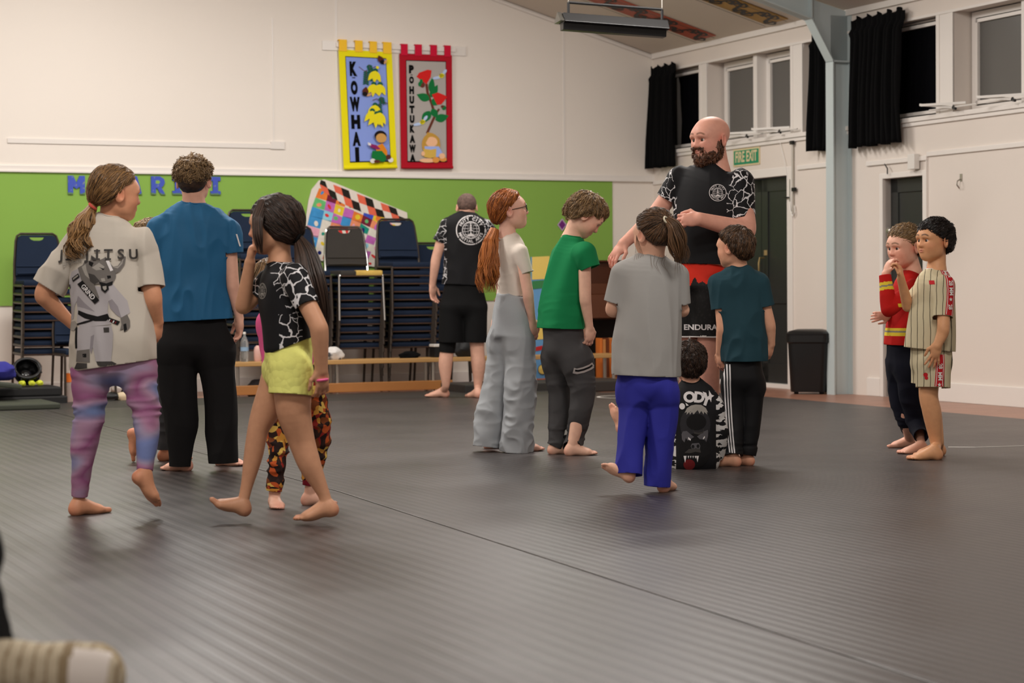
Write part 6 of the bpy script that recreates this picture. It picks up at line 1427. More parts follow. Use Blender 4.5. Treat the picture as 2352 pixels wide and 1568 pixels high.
p.limb('legs', [((1150, 778, .05), 34), ((1142, 860, .05), 32), ((1126, 960, .04), 34), ((1119, 1026, .03), 31)], .03, flat1=True)
p.limb('legs', [((1190, 778, -.05), 36), ((1196, 870, -.05), 37), ((1190, 960, -.05), 36), ((1187, 1036, -.04), 37)], .03, flat1=True)
p.cloth('legs', 'trousers', fabric('pale_grey_linen', (164, 168, 172), .07), folds=[(.015, (8, 8, 5), 43), (.007, (14, 14, 20), 44, lambda V: np.clip((.75-V[:, 2])/.4, 0, 1))], caps=[((1119, 1026, .03), vec(0, 1), .1), ((1187, 1036, -.04), vec(0, 1), .11)])
p.hair_cap(H_RED, t=.07, front=.36, side=.03, nape=-.30, amp=.004, seed=15, tie=(1133, 532, -.02), ns=1300, sl=.14, sr=.0014, vol=(1, 1.02, 1.02), lift=.008)
p.tail([((1136, 526, -.03), 10), ((1126, 555, -.06), 17), ((1122, 600, -.08), 24), ((1118, 640, -.09), 26), ((1120, 678, -.09), 20)], H_RED, 420, .0021, .014, 2.4, 16)
gl = MB()
for sx in (1, -1):
    cc = p.hP(sx*.15, .43, .005)
    gl.tube([cc+(p.hr*math.cos(q)*.125+p.hu*math.sin(q)*.105)*p.hh for q in np.linspace(0, 2*PI, 20, endpoint=False)], .0022, 6, closed=True)
    gl.tube([p.hP(sx*.28, .42, .03), p.hP(sx*.345, .2, .02), p.hP(sx*.35, -.02, .01)], .002, 5)
gl.tube([p.hP(-.03, .45, .01), p.hP(0, .46, .02), p.hP(.03, .45, .01)], .002, 5); obj('glasses', gl, mat('dark_glasses_frame', (34, 30, 36), .3, .5), p.root, smooth=2)

# 8. boy in green, head bowed
p = p8 = Pers(11.65, 'person in an emerald green T-shirt with bowed sandy head and charcoal joggers', (236, 192, 168))
R8 = V3(.5, -.87, 0)
p.head((1345, 497, 0), .225, 84, pitch=-40, neck=(1308, 556, 0), nr=.205, iris=(80, 80, 80))
p.tors('body', [((1310, 552), 26, 22), ((1306, 585), 50, 32), ((1294, 680), 48, 38), ((1292, 770), 46, 38)], R8)
p.limb('body', [((1342, 584, -.13), 15), ((1344, 680, -.14), 14), ((1346, 700, -.13), 13), ((1354, 752, -.10), 9)]); p.hand((1354, 750, -.1), vec(-.02, 1, .1), vec(-.6, 0, .8), 1, .15, .6)
p.limb('body', [((1290, 585, .13), 17), ((1310, 680, .17), 14), ((1330, 750, .14), 9)]); p.hand((1330, 750, .14), vec(.1, 1), vec(.5, 0, -.8), -1, .15, .6)
aL = p.footG(1260, 1043, 72, .19, 1); aR = p.footG(1298, 1046, 82, .2, -1)
p.limb('body', [((1278, 800, .05), 19), ((1284, 910, .05), 21), (aL, 11.5)]); p.limb('body', [((1318, 800, -.05), 20), ((1336, 910, -.06), 21), (aR, 11.5)])
p.build_body()
p.tors('shirt', [((1312, 552), 34, 26), ((1307, 584), 56, 36), ((1298, 640), 57, 43), ((1291, 700), 57, 48), ((1289, 754), 59, 50)], R8, flat1=True, n1=vec(-.03, 1), capf=.5); p.limb('shirt', [((1342, 582, -.13), 25), ((1355, 616, -.14), 21)], .03, flat1=True); p.limb('shirt', [((1290, 586, .13), 25), ((1296, 626, .16), 22)], .03, flat1=True)
p.collar('shirt', (1310, 552, 0))
tee = p.cloth('shirt', 't_shirt', fabric('emerald_cotton', (22, 128, 76), .05), folds=[(.015, (7, 7, 2.6), 51), (.006, (8, 8, 26), 52, wr(.80, .09))], caps=[((1289, 754), vec(-.03, 1), .25), ((1355, 616, -.14), vec(.35, .9), .06)])
p.neckband('shirt', fabric('emerald_cotton', (22, 128, 76), .05), tee)
p.tors('legs', [((1292, 744), 54, 42), ((1294, 800), 57, 44)], R8)
p.limb('legs', [((1278, 820, .05), 34), ((1284, 890, .05), 26), ((1284, 950, .05), 23), ((1278, 1008, .02), 19), (p.o(aL, -2, 2), 18)], .03, flat1=True)
p.limb('legs', [((1322, 820, -.06), 38), ((1338, 890, -.06), 29), ((1333, 950, -.06), 26), ((1319, 1008, -.02), 23), (p.o(aR, 0, 2), 21)], .03, flat1=True)
lg8 = p.cloth('legs', 'joggers', fabric('charcoal_jogger_cotton', (70, 69, 70), .08), folds=[(.008, (9, 9, 9), 53), (.008, (9, 9, 40), 54, wr(.12, .06)), (.006, (9, 9, 30), 55, wr(.40, .05))], caps=[((1277, 1027, .05), vec(0, 1), .06), ((1317, 1028, -.05), vec(0, 1), .06)])
p.hair_cap(H_SAND, t=.09, front=.24, side=-.08, nape=-.36, amp=.010, freq=42, seed=17, ns=1700, sl=.07, sr=.0015, vol=(1.02, 1.04, 1.04), curl=.35, lift=.014)

# 9. bearded man
p = p9 = Pers(11.3, 'bald bearded person in a black crackle-sleeve top and red-black shorts', (226, 168, 148))
f9 = yaw(-150); R9 = np.cross(f9, V3(0, 0, 1))
p.head((1632, 321, 0), .258, -127, pitch=-2, neck=(1648, 398, .02), nr=.245, child=0, jaw=1.06, nose=1.0, iris=(80, 60, 44), brow=(116, 76, 52), lips=(206, 130, 116))
p.tors('body', [((1646, 396), 38, 32), ((1630, 425), 74, 40), ((1618, 520), 66, 44), ((1608, 640), 62, 44)], R9)
p.limb('body', [((1560, 416, .09), 20), ((1510, 488, .12), 21), ((1500, 500, .10), 20), ((1432, 560, .0), 13)]); p.hand((1434, 558, .0), vec(-.62, .74, -.15), vec(.6, .5, .6), 1, .175, .35, spread=.16, thumb=.5)
p.limb('body', [((1698, 424, -.08), 23), ((1712, 520, -.13), 25), ((1700, 526, -.17), 23), ((1606, 503, -.29), 15.5)]); p.hand((1608, 503, -.29), vec(-1, .05, -.1), vec(0, .25, 1), -1, .18, 1.15, thumb=.9)
aR = p.footG(1585, 1046, -170, .27, -1); aL = p.footG(1632, 1050, -150, .27, 1)
p.limb('body', [((1582, 690, .05), 28), ((1584, 835, .04), 25), ((1584, 885, .05), 24), ((1586, 1000, .06), 13), (aR, 13)]); p.limb('body', [((1632, 690, -.04), 30), ((1628, 830, -.05), 26), ((1626, 890, -.03), 26), ((1630, 1005, 0), 14), (aL, 13)])
p.build_body()
p.tors('shirt', [((1646, 396), 46, 36), ((1630, 424), 82, 44), ((1622, 480), 79, 48), ((1610, 550), 66, 46), ((1608, 606), 64, 45)], R9, flat1=True, capf=.5); p.limb('shirt', [((1557, 412, .09), 31), ((1532, 456, .11), 28)], .03, flat1=True); p.limb('shirt', [((1700, 420, -.08), 33), ((1708, 502, -.11), 28)], .03, flat1=True)
p.collar('shirt', (1646, 394, .02))
c9 = p.J((1624, 460)); sh9 = p.cloth('shirt', 'rash_guard', M_CRACK, folds=[(.010, (7, 7, 3), 61)], caps=[((1608, 606), vec(0, 1), .3), ((1532, 456, .11), vec(-.45, .9), .09), ((1708, 502, -.11), vec(.05, 1), .09)], attr={'zone': lambda V: np.clip(.5+(np.abs((V-c9)@R9)-.15+.25*np.maximum(V[:, 2]-1.46, 0)*-1)*30, 0, 1)})
p.neckband('shirt', M_BLKT, sh9)
p.tors('legs', [((1608, 604), 54, 38), ((1608, 655), 64, 45)], R9, capf=.4); p.limb('legs', [((1582, 670, .05), 42), ((1582, 774, .05), 41)], .03, flat1=True); p.limb('legs', [((1634, 670, -.04), 42), ((1630, 776, -.05), 42)], .03, flat1=True)
M_REDS = fabric('scarlet_polyester', (212, 44, 24), .05, .6); hs = NT('black_hex_polyester', .65, .25); vo = hs.n('TexVoronoi', Scale=60.0); tcx = hs.n('TexCoord'); hs.l(tcx, 'Object', vo, 'Vector'); cr = hs.n('ValToRGB'); cr.color_ramp.elements[0].color = lin((34, 32, 32))+(1,); cr.color_ramp.elements[1].color = lin((18, 17, 18))+(1,); cr.color_ramp.elements[1].position = .5; hs.l(vo, 'Distance', cr, 'Fac'); hs.out(cr.outputs['Color'])
M_WHT = fabric('white_trim', (224, 220, 216), .03)
def f9c(c):
    x = (c-p9.J((1600, 640)))@np.array([1, 0, 0]); z = c[:, 2]-p9.J((1600, 640))[2]; zb = p9.J((1600, 770))[2]
    red = z > -.02+.16*x+.035*vnoise(c*np.array([30, 30, 8]), 5); return np.where(c[:, 2] < zb, 2, np.where(red, 0, 1))
lg9 = p.cloth('legs', 'shorts', [M_REDS, hs.m, M_WHT], vox=.005, folds=[(.010, (7, 7, 3), 62)], caps=[((1582, 774, .05), vec(0, 1), .12), ((1630, 776, -.05), vec(0, 1), .12)], faces=f9c)
hP = p.hP; h_ = p.hh; E9 = lambda x, y, z, r_, k=.03, op='u': el(hP(x, y, z), np.array(r_)*h_, p.hR, k, op)
p.L['beard'] = [E9(0, .20, -.40, (.20, .22, .17), .04), E9(.21, .08, -.30, (.105, .20, .16), .04), E9(-.21, .08, -.30, (.105, .20, .16), .04), E9(.285, .0, -.14, (.045, .085, .14), .03), E9(-.285, .0, -.14, (.045, .085, .14), .03), E9(.08, .37, -.19, (.09, .06, .032), .02), E9(-.08, .37, -.19, (.09, .06, .032), .02), E9(.13, .32, -.26, (.05, .06, .08), .02), E9(-.13, .32, -.26, (.05, .06, .08), .02), E9(0, .46, -.27, (.085, .12, .055), .015, 's')]
bd = p.cloth('beard', 'beard', H_BEARD, vox=.0035, folds=[(.010, (70, 70, 40), 63), (.009, (150, 150, 90), 64)], thick=0, attr={'tone': lambda V: np.clip(.25+.35*vnoise(V*np.array([120, 120, 60]), 3), 0, 1)})
Vb, Fb = p.mesh['beard']; Nb = vnormals(Vb, Fb); rnd_ = np.random.RandomState(3); pa = []
for i in rnd_.choice(len(Vb), 1500):
    if Nb[i]@p.hf < -.5: continue
    q = Vb[i]; d0 = nrm(Nb[i]*.28-p.hu*.9+rnd_.uniform(-.18, .18, 3)); pa.append(np.array([q-Nb[i]*.002+d0*.0045*k for k in range(4)]))
p.tubes('beard_hairs', pa, .0010, H_BEARD, None, bd)

# 10. girl in the grey shirt
p = p10 = Pers(9.45, 'person from behind in a loose grey T-shirt and royal blue martial arts trousers', (230, 182, 156))
f10 = yaw(-12); R10 = np.cross(f10, V3(0, 0, 1))
p.head((1500, 540, 0), .215, -38, neck=(1497, 602, .01), nr=.205)
p.tors('body', [((1497, 598), 30, 26), ((1495, 630), 64, 34), ((1490, 720), 56, 42), ((1488, 850), 60, 46)], R10)
p.limb('body', [((1436, 634), 17), ((1408, 704, .02), 17), ((1412, 712, .05), 17), ((1440, 700, .22), 12)]); p.hand((1440, 700, .22), vec(.3, -.2, 1), vec(.5, .5, 0), -1, .14, .8)
p.limb('body', [((1554, 634), 15), ((1565, 704, .02), 16), ((1566, 712, .05), 17), ((1540, 700, .22), 12)]); p.hand((1540, 700, .22), vec(-.3, -.2, 1), vec(-.5, .5, 0), 1, .14, .8)
aR = p.footG(1521, 1131, 18, .2, -1); aL = p.J((1446, 1082, -.06)); p.foot(aL, vec(-.72, -.42, .25), vec(-.42, .75, -.45), .175, side=1)
p.limb('body', [((1458, 860), 27), ((1456, 965, -.01), 24), (aL, 14)]); p.limb('body', [((1518, 860), 27), ((1522, 965), 24), (aR, 14)])
p.build_body()
p.tors('shirt', [((1497, 594), 42, 32), ((1495, 626), 74, 44), ((1490, 700), 74, 55), ((1486, 780), 79, 60), ((1485, 862), 81, 61)], R10, flat1=True, n1=vec(-.05, 1), capf=.5); p.limb('shirt', [((1432, 630), 30), ((1414, 696, .01), 26)], .03, flat1=True); p.limb('shirt', [((1556, 632), 24), ((1564, 698, .02), 22)], .03, flat1=True)
p.collar('shirt', (1497, 598, .01))
tee = p.cloth('shirt', 't_shirt', fabric('grey_jersey', (158, 156, 153), .05), folds=[(.012, (10, 10, 2.2), 71), (.008, (8, 8, 10), 72, lambda V: np.clip((.75-V[:, 2])/.2, 0, 1))], caps=[((1485, 862), vec(-.05, 1), .3), ((1414, 696, .01), vec(-.25, .95), .08)])
p.neckband('shirt', fabric('grey_jersey', (158, 156, 153), .05), tee)
p.tors('legs', [((1487, 836), 68, 52), ((1488, 880), 72, 54)], R10)
p.limb('legs', [((1456, 900), 38), ((1456, 960, -.01), 35), ((1449, 1025, -.03), 32), (p.o(aL, 0, 8), 28)], .03, flat1=True); p.limb('legs', [((1521, 900), 38), ((1522, 960), 37), ((1519, 1030), 34), ((1512, 1116), 31)], .03, flat1=True)
p.cloth('legs', 'trousers', fabric('royal_blue_cotton_twill', (48, 50, 150), .05, .75), folds=[(.017, (7, 7, 4), 73), (.004, (16, 16, 9), 74)], caps=[((1447, 1092, -.03), vec(0, 1), .07), ((1512, 1116), vec(0, 1), .08)])
p.hair_cap(H_BROWN, t=.06, front=.34, side=.06, nape=-.24, amp=.004, seed=19, tie=(1531, 505, -.09), ns=1300, sl=.13, sr=.0013, vol=(1, 1.0, 1.03), lift=.009)
p.tail([((1532, 504, -.10), 9), ((1548, 518, -.12), 16), ((1556, 550, -.12), 22), ((1562, 585, -.11), 20), ((1566, 610, -.1), 12)], H_BROWN, 240, .0016, .010, 1.5, 20)
p.wisps([[(1462, 540, -.03), (1460+3*k, 580, -.05), (1456+6*k, 600+3*k, -.06)] for k in range(6)]+[[(1494+9*k+(k*k) % 5, 585, -.06), (1496+8*k-(k*3) % 7, 606, -.085), (1500+9*k+(k*5) % 9, 618+(k*7) % 16, -.1)] for k in range(5)]+[[(1540+4*k, 540, -.12), (1552+3*k, 590, -.12), (1550+7*k, 640-4*k, -.11)] for k in range(7)], H_BROWN, .0007, 5)
mb = MB(); c = p.J((1530, 505, -.11)); mb.tube([c+(vec(.35, .95)*math.cos(q)+V3(.6, .8, 0)*math.sin(q))*.015 for q in np.linspace(0, 2*PI, 16, endpoint=False)], .0045, 6, closed=True); obj('hair_tie', mb, mat('cream_elastic', (224, 214, 190), .7), p.root, smooth=2)

# 11. child sitting on the mat
p = p11 = Pers(10.7, 'person sitting on the mat from behind in a black and white gorilla-print top', (228, 176, 150))
p.head((1583, 833, 0), .205, -6, neck=(1590, 892, 0), nr=.205)
p.tors('body', [((1590, 890), 26, 24), ((1592, 922), 54, 30), ((1595, 1000), 50, 36), ((1594, 1044), 52, 40)], XR)
p.limb('body', [((1638, 928), 16), ((1655, 992, .0), 14), ((1648, 1050, .06), 10)]); p.hand((1648, 1044, .06), vec(.2, .5, .9), vec(0, 1, -.3), 1, .13, .2)
p.limb('body', [((1548, 928), 16), ((1530, 992, 0), 14), ((1534, 1046, .06), 10)]); p.hand((1534, 1042, .06), vec(-.2, .5, .9), vec(0, 1, -.3), -1, .13, .2)
aL = p.J((1434, 976, .30)); p.foot(aL, vec(-.25, -1, .15), vec(-.85, .1, -.5), .18, side=1)
p.limb('body', [((1570, 1040, .04), 26), ((1500, 990, .26), 20), (aL, 12)]); kR = p.J((1632, 1010, .34)); p.limb('body', [((1620, 1040, .04), 26), (kR, 20), ((1600, 1046, .44), 12)]); p.foot(p.J((1600, 1044, .44)), vec(-1, .1, .1), DOWN, .17, side=-1)
p.build_body()
p.tors('shirt', [((1590, 892), 34, 28), ((1592, 924), 60, 37), ((1596, 1000), 58, 43), ((1594, 1046), 60, 46), ((1594, 1050), 60, 46)], XR); p.limb('shirt', [((1638, 930), 22), ((1656, 992), 18), ((1650, 1044, .05), 15)], .03); p.limb('shirt', [((1548, 930), 22), ((1530, 992), 18), ((1534, 1040, .05), 15)], .03)
p.collar('shirt', (1590, 891, 0)); p.add('shirt', Pr(lambda x, y, z: -(z-.006)+0*x+0*y, V3(-9, -9, -9), V3(9, 9, 9), 0, 'i'))
gm = NT('monochrome_splash_jersey', .75, .25); tcx = gm.n('TexCoord'); mp_ = gm.n('Mapping'); mp_.inputs['Rotation'].default_value = (0, .6, 0); mp_.inputs['Scale'].default_value = (9, 9, 26); gm.l(tcx, 'Object', mp_, 'Vector'); nz = gm.n('TexNoise', Scale=1.5); nz.inputs['Detail'].default_value = 3; gm.l(mp_, 'Vector', nz, 'Vector'); a = gm.n('Attribute', attribute_name='zone'); g = gm.math('MULTIPLY', gm.math('GREATER_THAN', nz.outputs['Fac'], .50), gm.math('GREATER_THAN', a.outputs['Fac'], .5)); gm.out(gm.mix(g, (22, 22, 25), (214, 212, 210)))
sh11 = p.cloth('shirt', 'long_sleeve_top', gm.m, folds=[(.006, (9, 9, 5), 81)], attr={'zone': lambda V: np.clip(.5+(np.abs(V[:, 0]-p11.J((1596, 980))[0])-.105)*40, 0, 1)})
p.neckband('shirt', M_BLKT, sh11)
M_NAVYP = fabric('dark_navy_cotton', (20, 22, 34)); p.tors('legs', [((1594, 1030, .04), 54, 44), ((1594, 1040, .06), 54, 44)], XR); p.limb('legs', [((1572, 1040, .06), 30), ((1500, 990, .26), 25), ((1448, 984, .29), 18)], .03, flat1=True); p.limb('legs', [((1618, 1040, .06), 30), (kR, 25), ((1608, 1042, .42), 18)], .03, flat1=True)
p.add('legs', Pr(lambda x, y, z: -(z-.004)+0*x+0*y, V3(-9, -9, -9), V3(9, 9, 9), 0, 'i')); p.cloth('legs', 'trousers', fabric('blue_gi_cotton', (52, 56, 140)), folds=[(.006, (9, 9, 9), 82)])
p.hair_cap(H_DKBR, t=.07, front=.3, side=-.16, nape=-.44, amp=.007, freq=50, seed=21, ns=1300, sl=.07, sr=.0014, curl=.45, lift=.010)

# 12. boy in dark teal
p = p12 = Pers(10.85, 'person from behind in a dark teal T-shirt and black track trousers with white side stripes', (226, 172, 142))
f12 = yaw(-14); R12 = np.cross(f12, V3(0, 0, 1))
p.head((1687, 569, 0), .212, -52, neck=(1696, 628, .01), nr=.205)
p.tors('body', [((1695, 624), 26, 22), ((1697, 650), 54, 30), ((1705, 720), 46, 34), ((1708, 830), 46, 36)], R12)
p.limb('body', [((1652, 654), 15), ((1660, 745, -.02), 15), ((1659, 765, -.01), 14.5), ((1655, 806, .03), 11)]); p.hand((1655, 804, .03), vec(-.02, 1, .1), vec(.8, 0, .5), -1, .14, .5, thumb=.4)
p.limb('body', [((1744, 654), 15), ((1766, 740, 0), 14.5), ((1768, 758, .01), 14), ((1770, 790, .03), 10.5)]); p.hand((1770, 788, .03), vec(-.1, 1, .15), vec(-.8, 0, .6), 1, .135, .8, thumb=.6)
aL = p.footG(1700, 1071, -68, .19, 1); aR = p.footG(1730, 1069, -55, .185, -1)
p.limb('body', [((1686, 850), 20), ((1686, 955), 21), (aL, 12)]); p.limb('body', [((1728, 850), 20), ((1727, 955), 21), (aR, 12)])
p.build_body()
p.tors('shirt', [((1695, 622), 36, 27), ((1697, 650), 61, 36), ((1703, 720), 53, 41), ((1709, 780), 52, 43), ((1710, 829), 52, 43)], R12, flat1=True, capf=.5); p.limb('shirt', [((1650, 652), 23), ((1655, 710, -.01), 23)], .03, flat1=True); p.limb('shirt', [((1746, 652), 22), ((1758, 704, 0), 20)], .03, flat1=True)
p.collar('shirt', (1696, 624, .01))
tee = p.cloth('shirt', 't_shirt', fabric('dark_teal_cotton', (36, 66, 76), .06), folds=[(.013, (7, 7, 2.4), 91), (.009, (16, 16, 8), 92)], caps=[((1710, 829), vec(0, 1), .2), ((1655, 710, -.01), vec(.05, 1), .07), ((1758, 704, 0), vec(.2, 1), .07)])
p.neckband('shirt', fabric('dark_teal_cotton', (36, 66, 76), .06), tee)
p.tors('legs', [((1708, 826), 42, 32), ((1708, 868), 51, 40)], R12); p.limb('legs', [((1684, 880), 28), ((1686, 950), 24), (p.o(aL, 2, -2), 19)], .02, flat1=True); p.limb('legs', [((1730, 880), 27), ((1727, 950), 23), (p.o(aR, 0, -2), 19)], .02, flat1=True)
lg12 = p.cloth('legs', 'track_trousers', fabric('black_track_polyester', (21, 21, 23), .06, .65), folds=[(.008, (9, 9, 6), 93), (.007, (9, 9, 36), 94, wr(.10, .06))], caps=[((1687, 1050), vec(0, 1), .06), ((1721, 1052), vec(0, 1), .06)])
p.hair_cap(H_BROWN, t=.055, front=.30, side=.0, nape=-.30, amp=.005, seed=23, ns=1300, sl=.06, sr=.0014, lift=.008, curl=.2)

# 13. boy in the red fire-fighter top
p = p13 = Pers(11.7, 'person in a red top with yellow sleeve bands rubbing the nose, navy trousers', (236, 184, 160))
f13 = yaw(-106); R13 = np.cross(f13, V3(0, 0, 1))
p.head((2078, 567, 0), .236, -120, pitch=-6, neck=(2098, 634, .02), nr=.205, iris=(50, 34, 26), brow=(120, 90, 66))
p.tors('body', [((2097, 632), 26, 22), ((2090, 665), 50, 32), ((2080, 740), 46, 34), ((2076, 810), 44, 34)], R13)
p.limb('body', [((2098, 660, -.12), 15), ((2048, 704, -.17), 13.5), ((2042, 700, -.17), 13), ((2034, 630, -.14), 9.5)]); p.hand((2034, 628, -.14), vec(.35, -1, .1), vec(.8, .3, .3), -1, .135, .75, thumb=.5)
p.limb('body', [((2078, 660, .13), 15), ((2080, 728, .15), 13), ((2070, 732, .12), 12), ((2042, 722, -.02), 9)]); p.hand((2044, 722, -.02), vec(-1, .12, -.15), vec(0, .1, 1), 1, .13, .5)
aF = p.footG(2104, 1027, -92, .185, -1); aN = p.footG(2130, 1041, -98, .185, 1)
p.limb('body', [((2068, 810, .05), 20), ((2068, 915, .06), 21), ((2082, 970, .04), 15), (aF, 11)]); p.limb('body', [((2088, 810, -.05), 20), ((2092, 915, -.06), 21), ((2108, 980, -.02), 15), (aN, 11)])
p.build_body()
p.tors('shirt', [((2098, 634), 33, 26), ((2090, 664), 56, 36), ((2081, 730), 54, 40), ((2073, 792), 54, 38)], R13, flat1=True, n1=vec(-.03, 1), capf=.5); p.limb('shirt', [((2098, 662, -.12), 20), ((2048, 706, -.17), 18), ((2041, 702, -.17), 17), ((2033, 632, -.14), 14)], .02, flat1=True); p.limb('shirt', [((2078, 662, .13), 19), ((2080, 728, .15), 16), ((2048, 724, 0), 13)], .02, flat1=True)
p.collar('shirt', (2098, 630, .02))
sA, sB = p.J((2041, 702, -.17)), p.J((2033, 632, -.14)); M_RED = fabric('scarlet_jersey', (188, 28, 24), .05); M_YEL = fabric('hi_vis_yellow', (226, 200, 62), .03); M_GRYB = fabric('reflective_grey', (140, 134, 122), .03)
def f13c(c):
    t = (c-sA)@(sB-sA)/((sB-sA)@(sB-sA)); near = (np.linalg.norm(np.cross(c-sA, nrm(sB-sA)), axis=1) < .06) & (c[:, 1] < 11.7)
    z = c[:, 2]; zb = p13.J((2060, 761))[2]; on = near & (t > .50) & (t < .76); mid = near & (t > .60) & (t < .66)
    b2 = (np.abs(z-zb) < .022); b3 = np.abs(z-zb) < .006; b4 = np.abs(z-p13.J((2060, 700))[2]) < .010
    return np.where(mid | (b3 & ~near), 2, np.where(on | ((b2 | b4) & ~near), 1, 0))
tee = p.cloth('shirt', 'long_sleeve_top', [M_RED, M_YEL, M_GRYB], vox=.005, folds=[(.008, (10, 10, 6), 101)], caps=[((2073, 792), vec(-.03, 1), .2), ((2033, 632, -.14), vec(-.1, -1), .05)], faces=f13c)
p.neckband('shirt', M_RED, tee)
p.tors('legs', [((2074, 788), 46, 34), ((2076, 830), 48, 38)], R13); p.limb('legs', [((2068, 840, .06), 32), ((2068, 915, .06), 25), ((2082, 965, .05), 20), (p.o(aF, 0, -16), 15)], .03, flat1=True); p.limb('legs', [((2092, 840, -.06), 34), ((2094, 915, -.06), 28), ((2106, 970, -.04), 22), (p.o(aN, 0, -20), 17)], .03, flat1=True)
p.cloth('legs', 'trousers', fabric('navy_sweat_cotton', (18, 20, 34), .06), folds=[(.008, (9, 9, 9), 102), (.007, (9, 9, 36), 103, wr(.18, .06))], caps=[((2086, 986, .04), vec(0, 1), .05), ((2110, 994, -.03), vec(0, 1), .05)])
p.hair_cap(H_SAND, t=.05, front=.25, side=0, nape=-.26, amp=.004, seed=25, ns=1200, sl=.035, sr=.0013, lift=.010, vol=(1, 1, 1.05), flow='forward', curl=.3)

# 14. boy in pinstripe set
p = p14 = Pers(11.2, 'person in cream pinstripe T-shirt and shorts with red lettered side bands', (222, 166, 122))
f14 = yaw(-106); R14 = np.cross(f14, V3(0, 0, 1))
p.head((2146, 553, 0), .226, -119, pitch=2, neck=(2151, 626, .01), nr=.205, iris=(34, 22, 18), brow=(40, 28, 22), lips=(190, 108, 92))
p.tors('body', [((2151, 624), 26, 22), ((2146, 655), 54, 34), ((2140, 730), 50, 40), ((2138, 810), 50, 40)], R14)
p.limb('body', [((2168, 658, -.13), 15), ((2167, 748, -.19), 14.5), ((2165, 765, -.19), 14), ((2152, 794, -.20), 10)]); p.hand((2153, 790, -.20), vec(-.2, 1, .05), vec(-.2, 0, 1), -1, .14, .15, spread=.3, thumb=.4)
p.limb('body', [((2122, 655, .13), 16), ((2088, 700, .05), 14), ((2084, 696, .03), 13.5), ((2069, 640, -.05), 9.5)]); p.hand((2070, 640, -.05), vec(-.12, -1, 0), vec(-.8, 0, .2), 1, .13, .9, thumb=.7)
aN = p.footG(2163, 1055, -96, .205, 1); aF = p.footG(2170, 1045, -100, .2, -1)
p.limb('body', [((2142, 810, -.05), 24), ((2134, 905, -.07), 20.5), ((2141, 950, -.06), 21.5), ((2150, 1020, -.04), 13), (aN, 12.5)], .012); p.limb('body', [((2136, 810, .06), 24), ((2130, 905, .07), 20), ((2142, 950, .07), 21), ((2156, 1015, .04), 12.5), (aF, 12)], .012)
p.build_body()
ps = NT('pinstripe_cotton', .85, .2); tcx = ps.n('TexCoord'); mp_ = ps.n('Mapping'); mp_.inputs['Rotation'].default_value = (0, 0, math.radians(16)); ps.l(tcx, 'Object', mp_, 'Vector'); nz = ps.n('TexNoise', Scale=6.0); ps.l(tcx, 'Object', nz, 'Vector'); sx_ = ps.n('SeparateXYZ'); ps.l(mp_, 'Vector', sx_, 'Vector'); wv = ps.math('FRACT', ps.math('MULTIPLY', ps.math('ADD', sx_.outputs['X'], ps.math('MULTIPLY', nz.outputs['Fac'], .02)), 28.0)); st_ = ps.math('LESS_THAN', ps.math('ABSOLUTE', ps.math('SUBTRACT', wv, .5)), .05); ps.out(ps.mix(st_, (204, 192, 160), (74, 66, 54)))
M_CRM = ps.m; M_RTAPE = fabric('red_tape', (190, 34, 42), .03); M_WTAPE = fabric('white_tape_print', (232, 226, 220), .02)
p.tors('shirt', [((2151, 628), 36, 28), ((2147, 656), 60, 40), ((2141, 730), 60, 50), ((2135, 802), 62, 56)], R14, flat1=True, n1=vec(-.10, 1), capf=.5); p.limb('shirt', [((2168, 656, -.13), 24), ((2165, 728, -.17), 23)], .03, flat1=True); p.limb('shirt', [((2122, 658, .13), 22), ((2100, 690, .08), 20)], .03, flat1=True)
p.collar('shirt', (2151, 624, .01))
sh14 = p.cloth('shirt', 't_shirt', M_CRM, folds=[(.010, (9, 9, 3), 111)], caps=[((2135, 802), vec(-.1, 1), .2), ((2165, 728, -.17), vec(-.05, 1), .07)])
p.neckband('shirt', M_RTAPE, sh14); p.neckband('shirt', M_WTAPE, sh14, .003, 1.18)
p.tors('legs', [((2140, 792), 52, 44), ((2140, 830), 54, 46)], R14); p.limb('legs', [((2144, 840, -.06), 42), ((2143, 890, -.07), 40)], .02, flat1=True); p.limb('legs', [((2136, 840, .07), 42), ((2130, 884, .07), 36)], .02, flat1=True)
lg14 = p.cloth('legs', 'shorts', M_CRM, folds=[(.008, (9, 9, 4), 112)], caps=[((2143, 890, -.07), vec(0, 1), .1), ((2130, 884, .07), vec(0, 1), .09)])
p.hair_cap(H_BLACK, t=.06, front=.20, side=-.04, nape=-.30, amp=.004, seed=27, ns=1300, sl=.045, sr=.0013, lift=.010, vol=(1, 1, 1.04), flow='forward')

# 15. leg of someone seated beside the camera
p = p15 = Pers(3.3, 'crossed leg of a seated person in black trousers and a beige canvas sneaker', (214, 170, 146), vox=.006)
p.limb('body', [((-85, 1330), 55), ((-40, 1520), 52), ((-10, 1620), 50), ((60, 1620), 50)]); p.build_body(); p.root.name = 'person'
p.limb('legs', [((-100, 1250), 78), ((-70, 1400), 76), ((-38, 1530), 74), ((-20, 1660), 74)], .05); p.cloth('legs', 'trousers', M_BLKT, vox=.008, folds=[(.010, (14, 14, 10), 121)])
d15, u15 = nrm(V3(1, -.05, -.05)), nrm(V3(0.05, -.93, .36)); s15 = np.cross(d15, u15); R15 = np.array([d15, s15, u15]); c15 = at(120, 1552, 3.3)
p.L['shoe'] = [el(c15+d15*.055+u15*.012, (.062, .052, .034), R15, .03), el(c15-d15*.02+u15*.02, (.09, .047, .045), R15, .04), el(c15-d15*.10+u15*.03, (.07, .045, .055), R15, .04)]
M_SH = [mat('beige_canvas_upper', (186, 172, 148), .85, var=.12, vscale=40, bump=.2, bscale=300), mat('brown_suede', (140, 122, 96), .9, var=.08), mat('off_white_leather', (218, 208, 200), .5)]
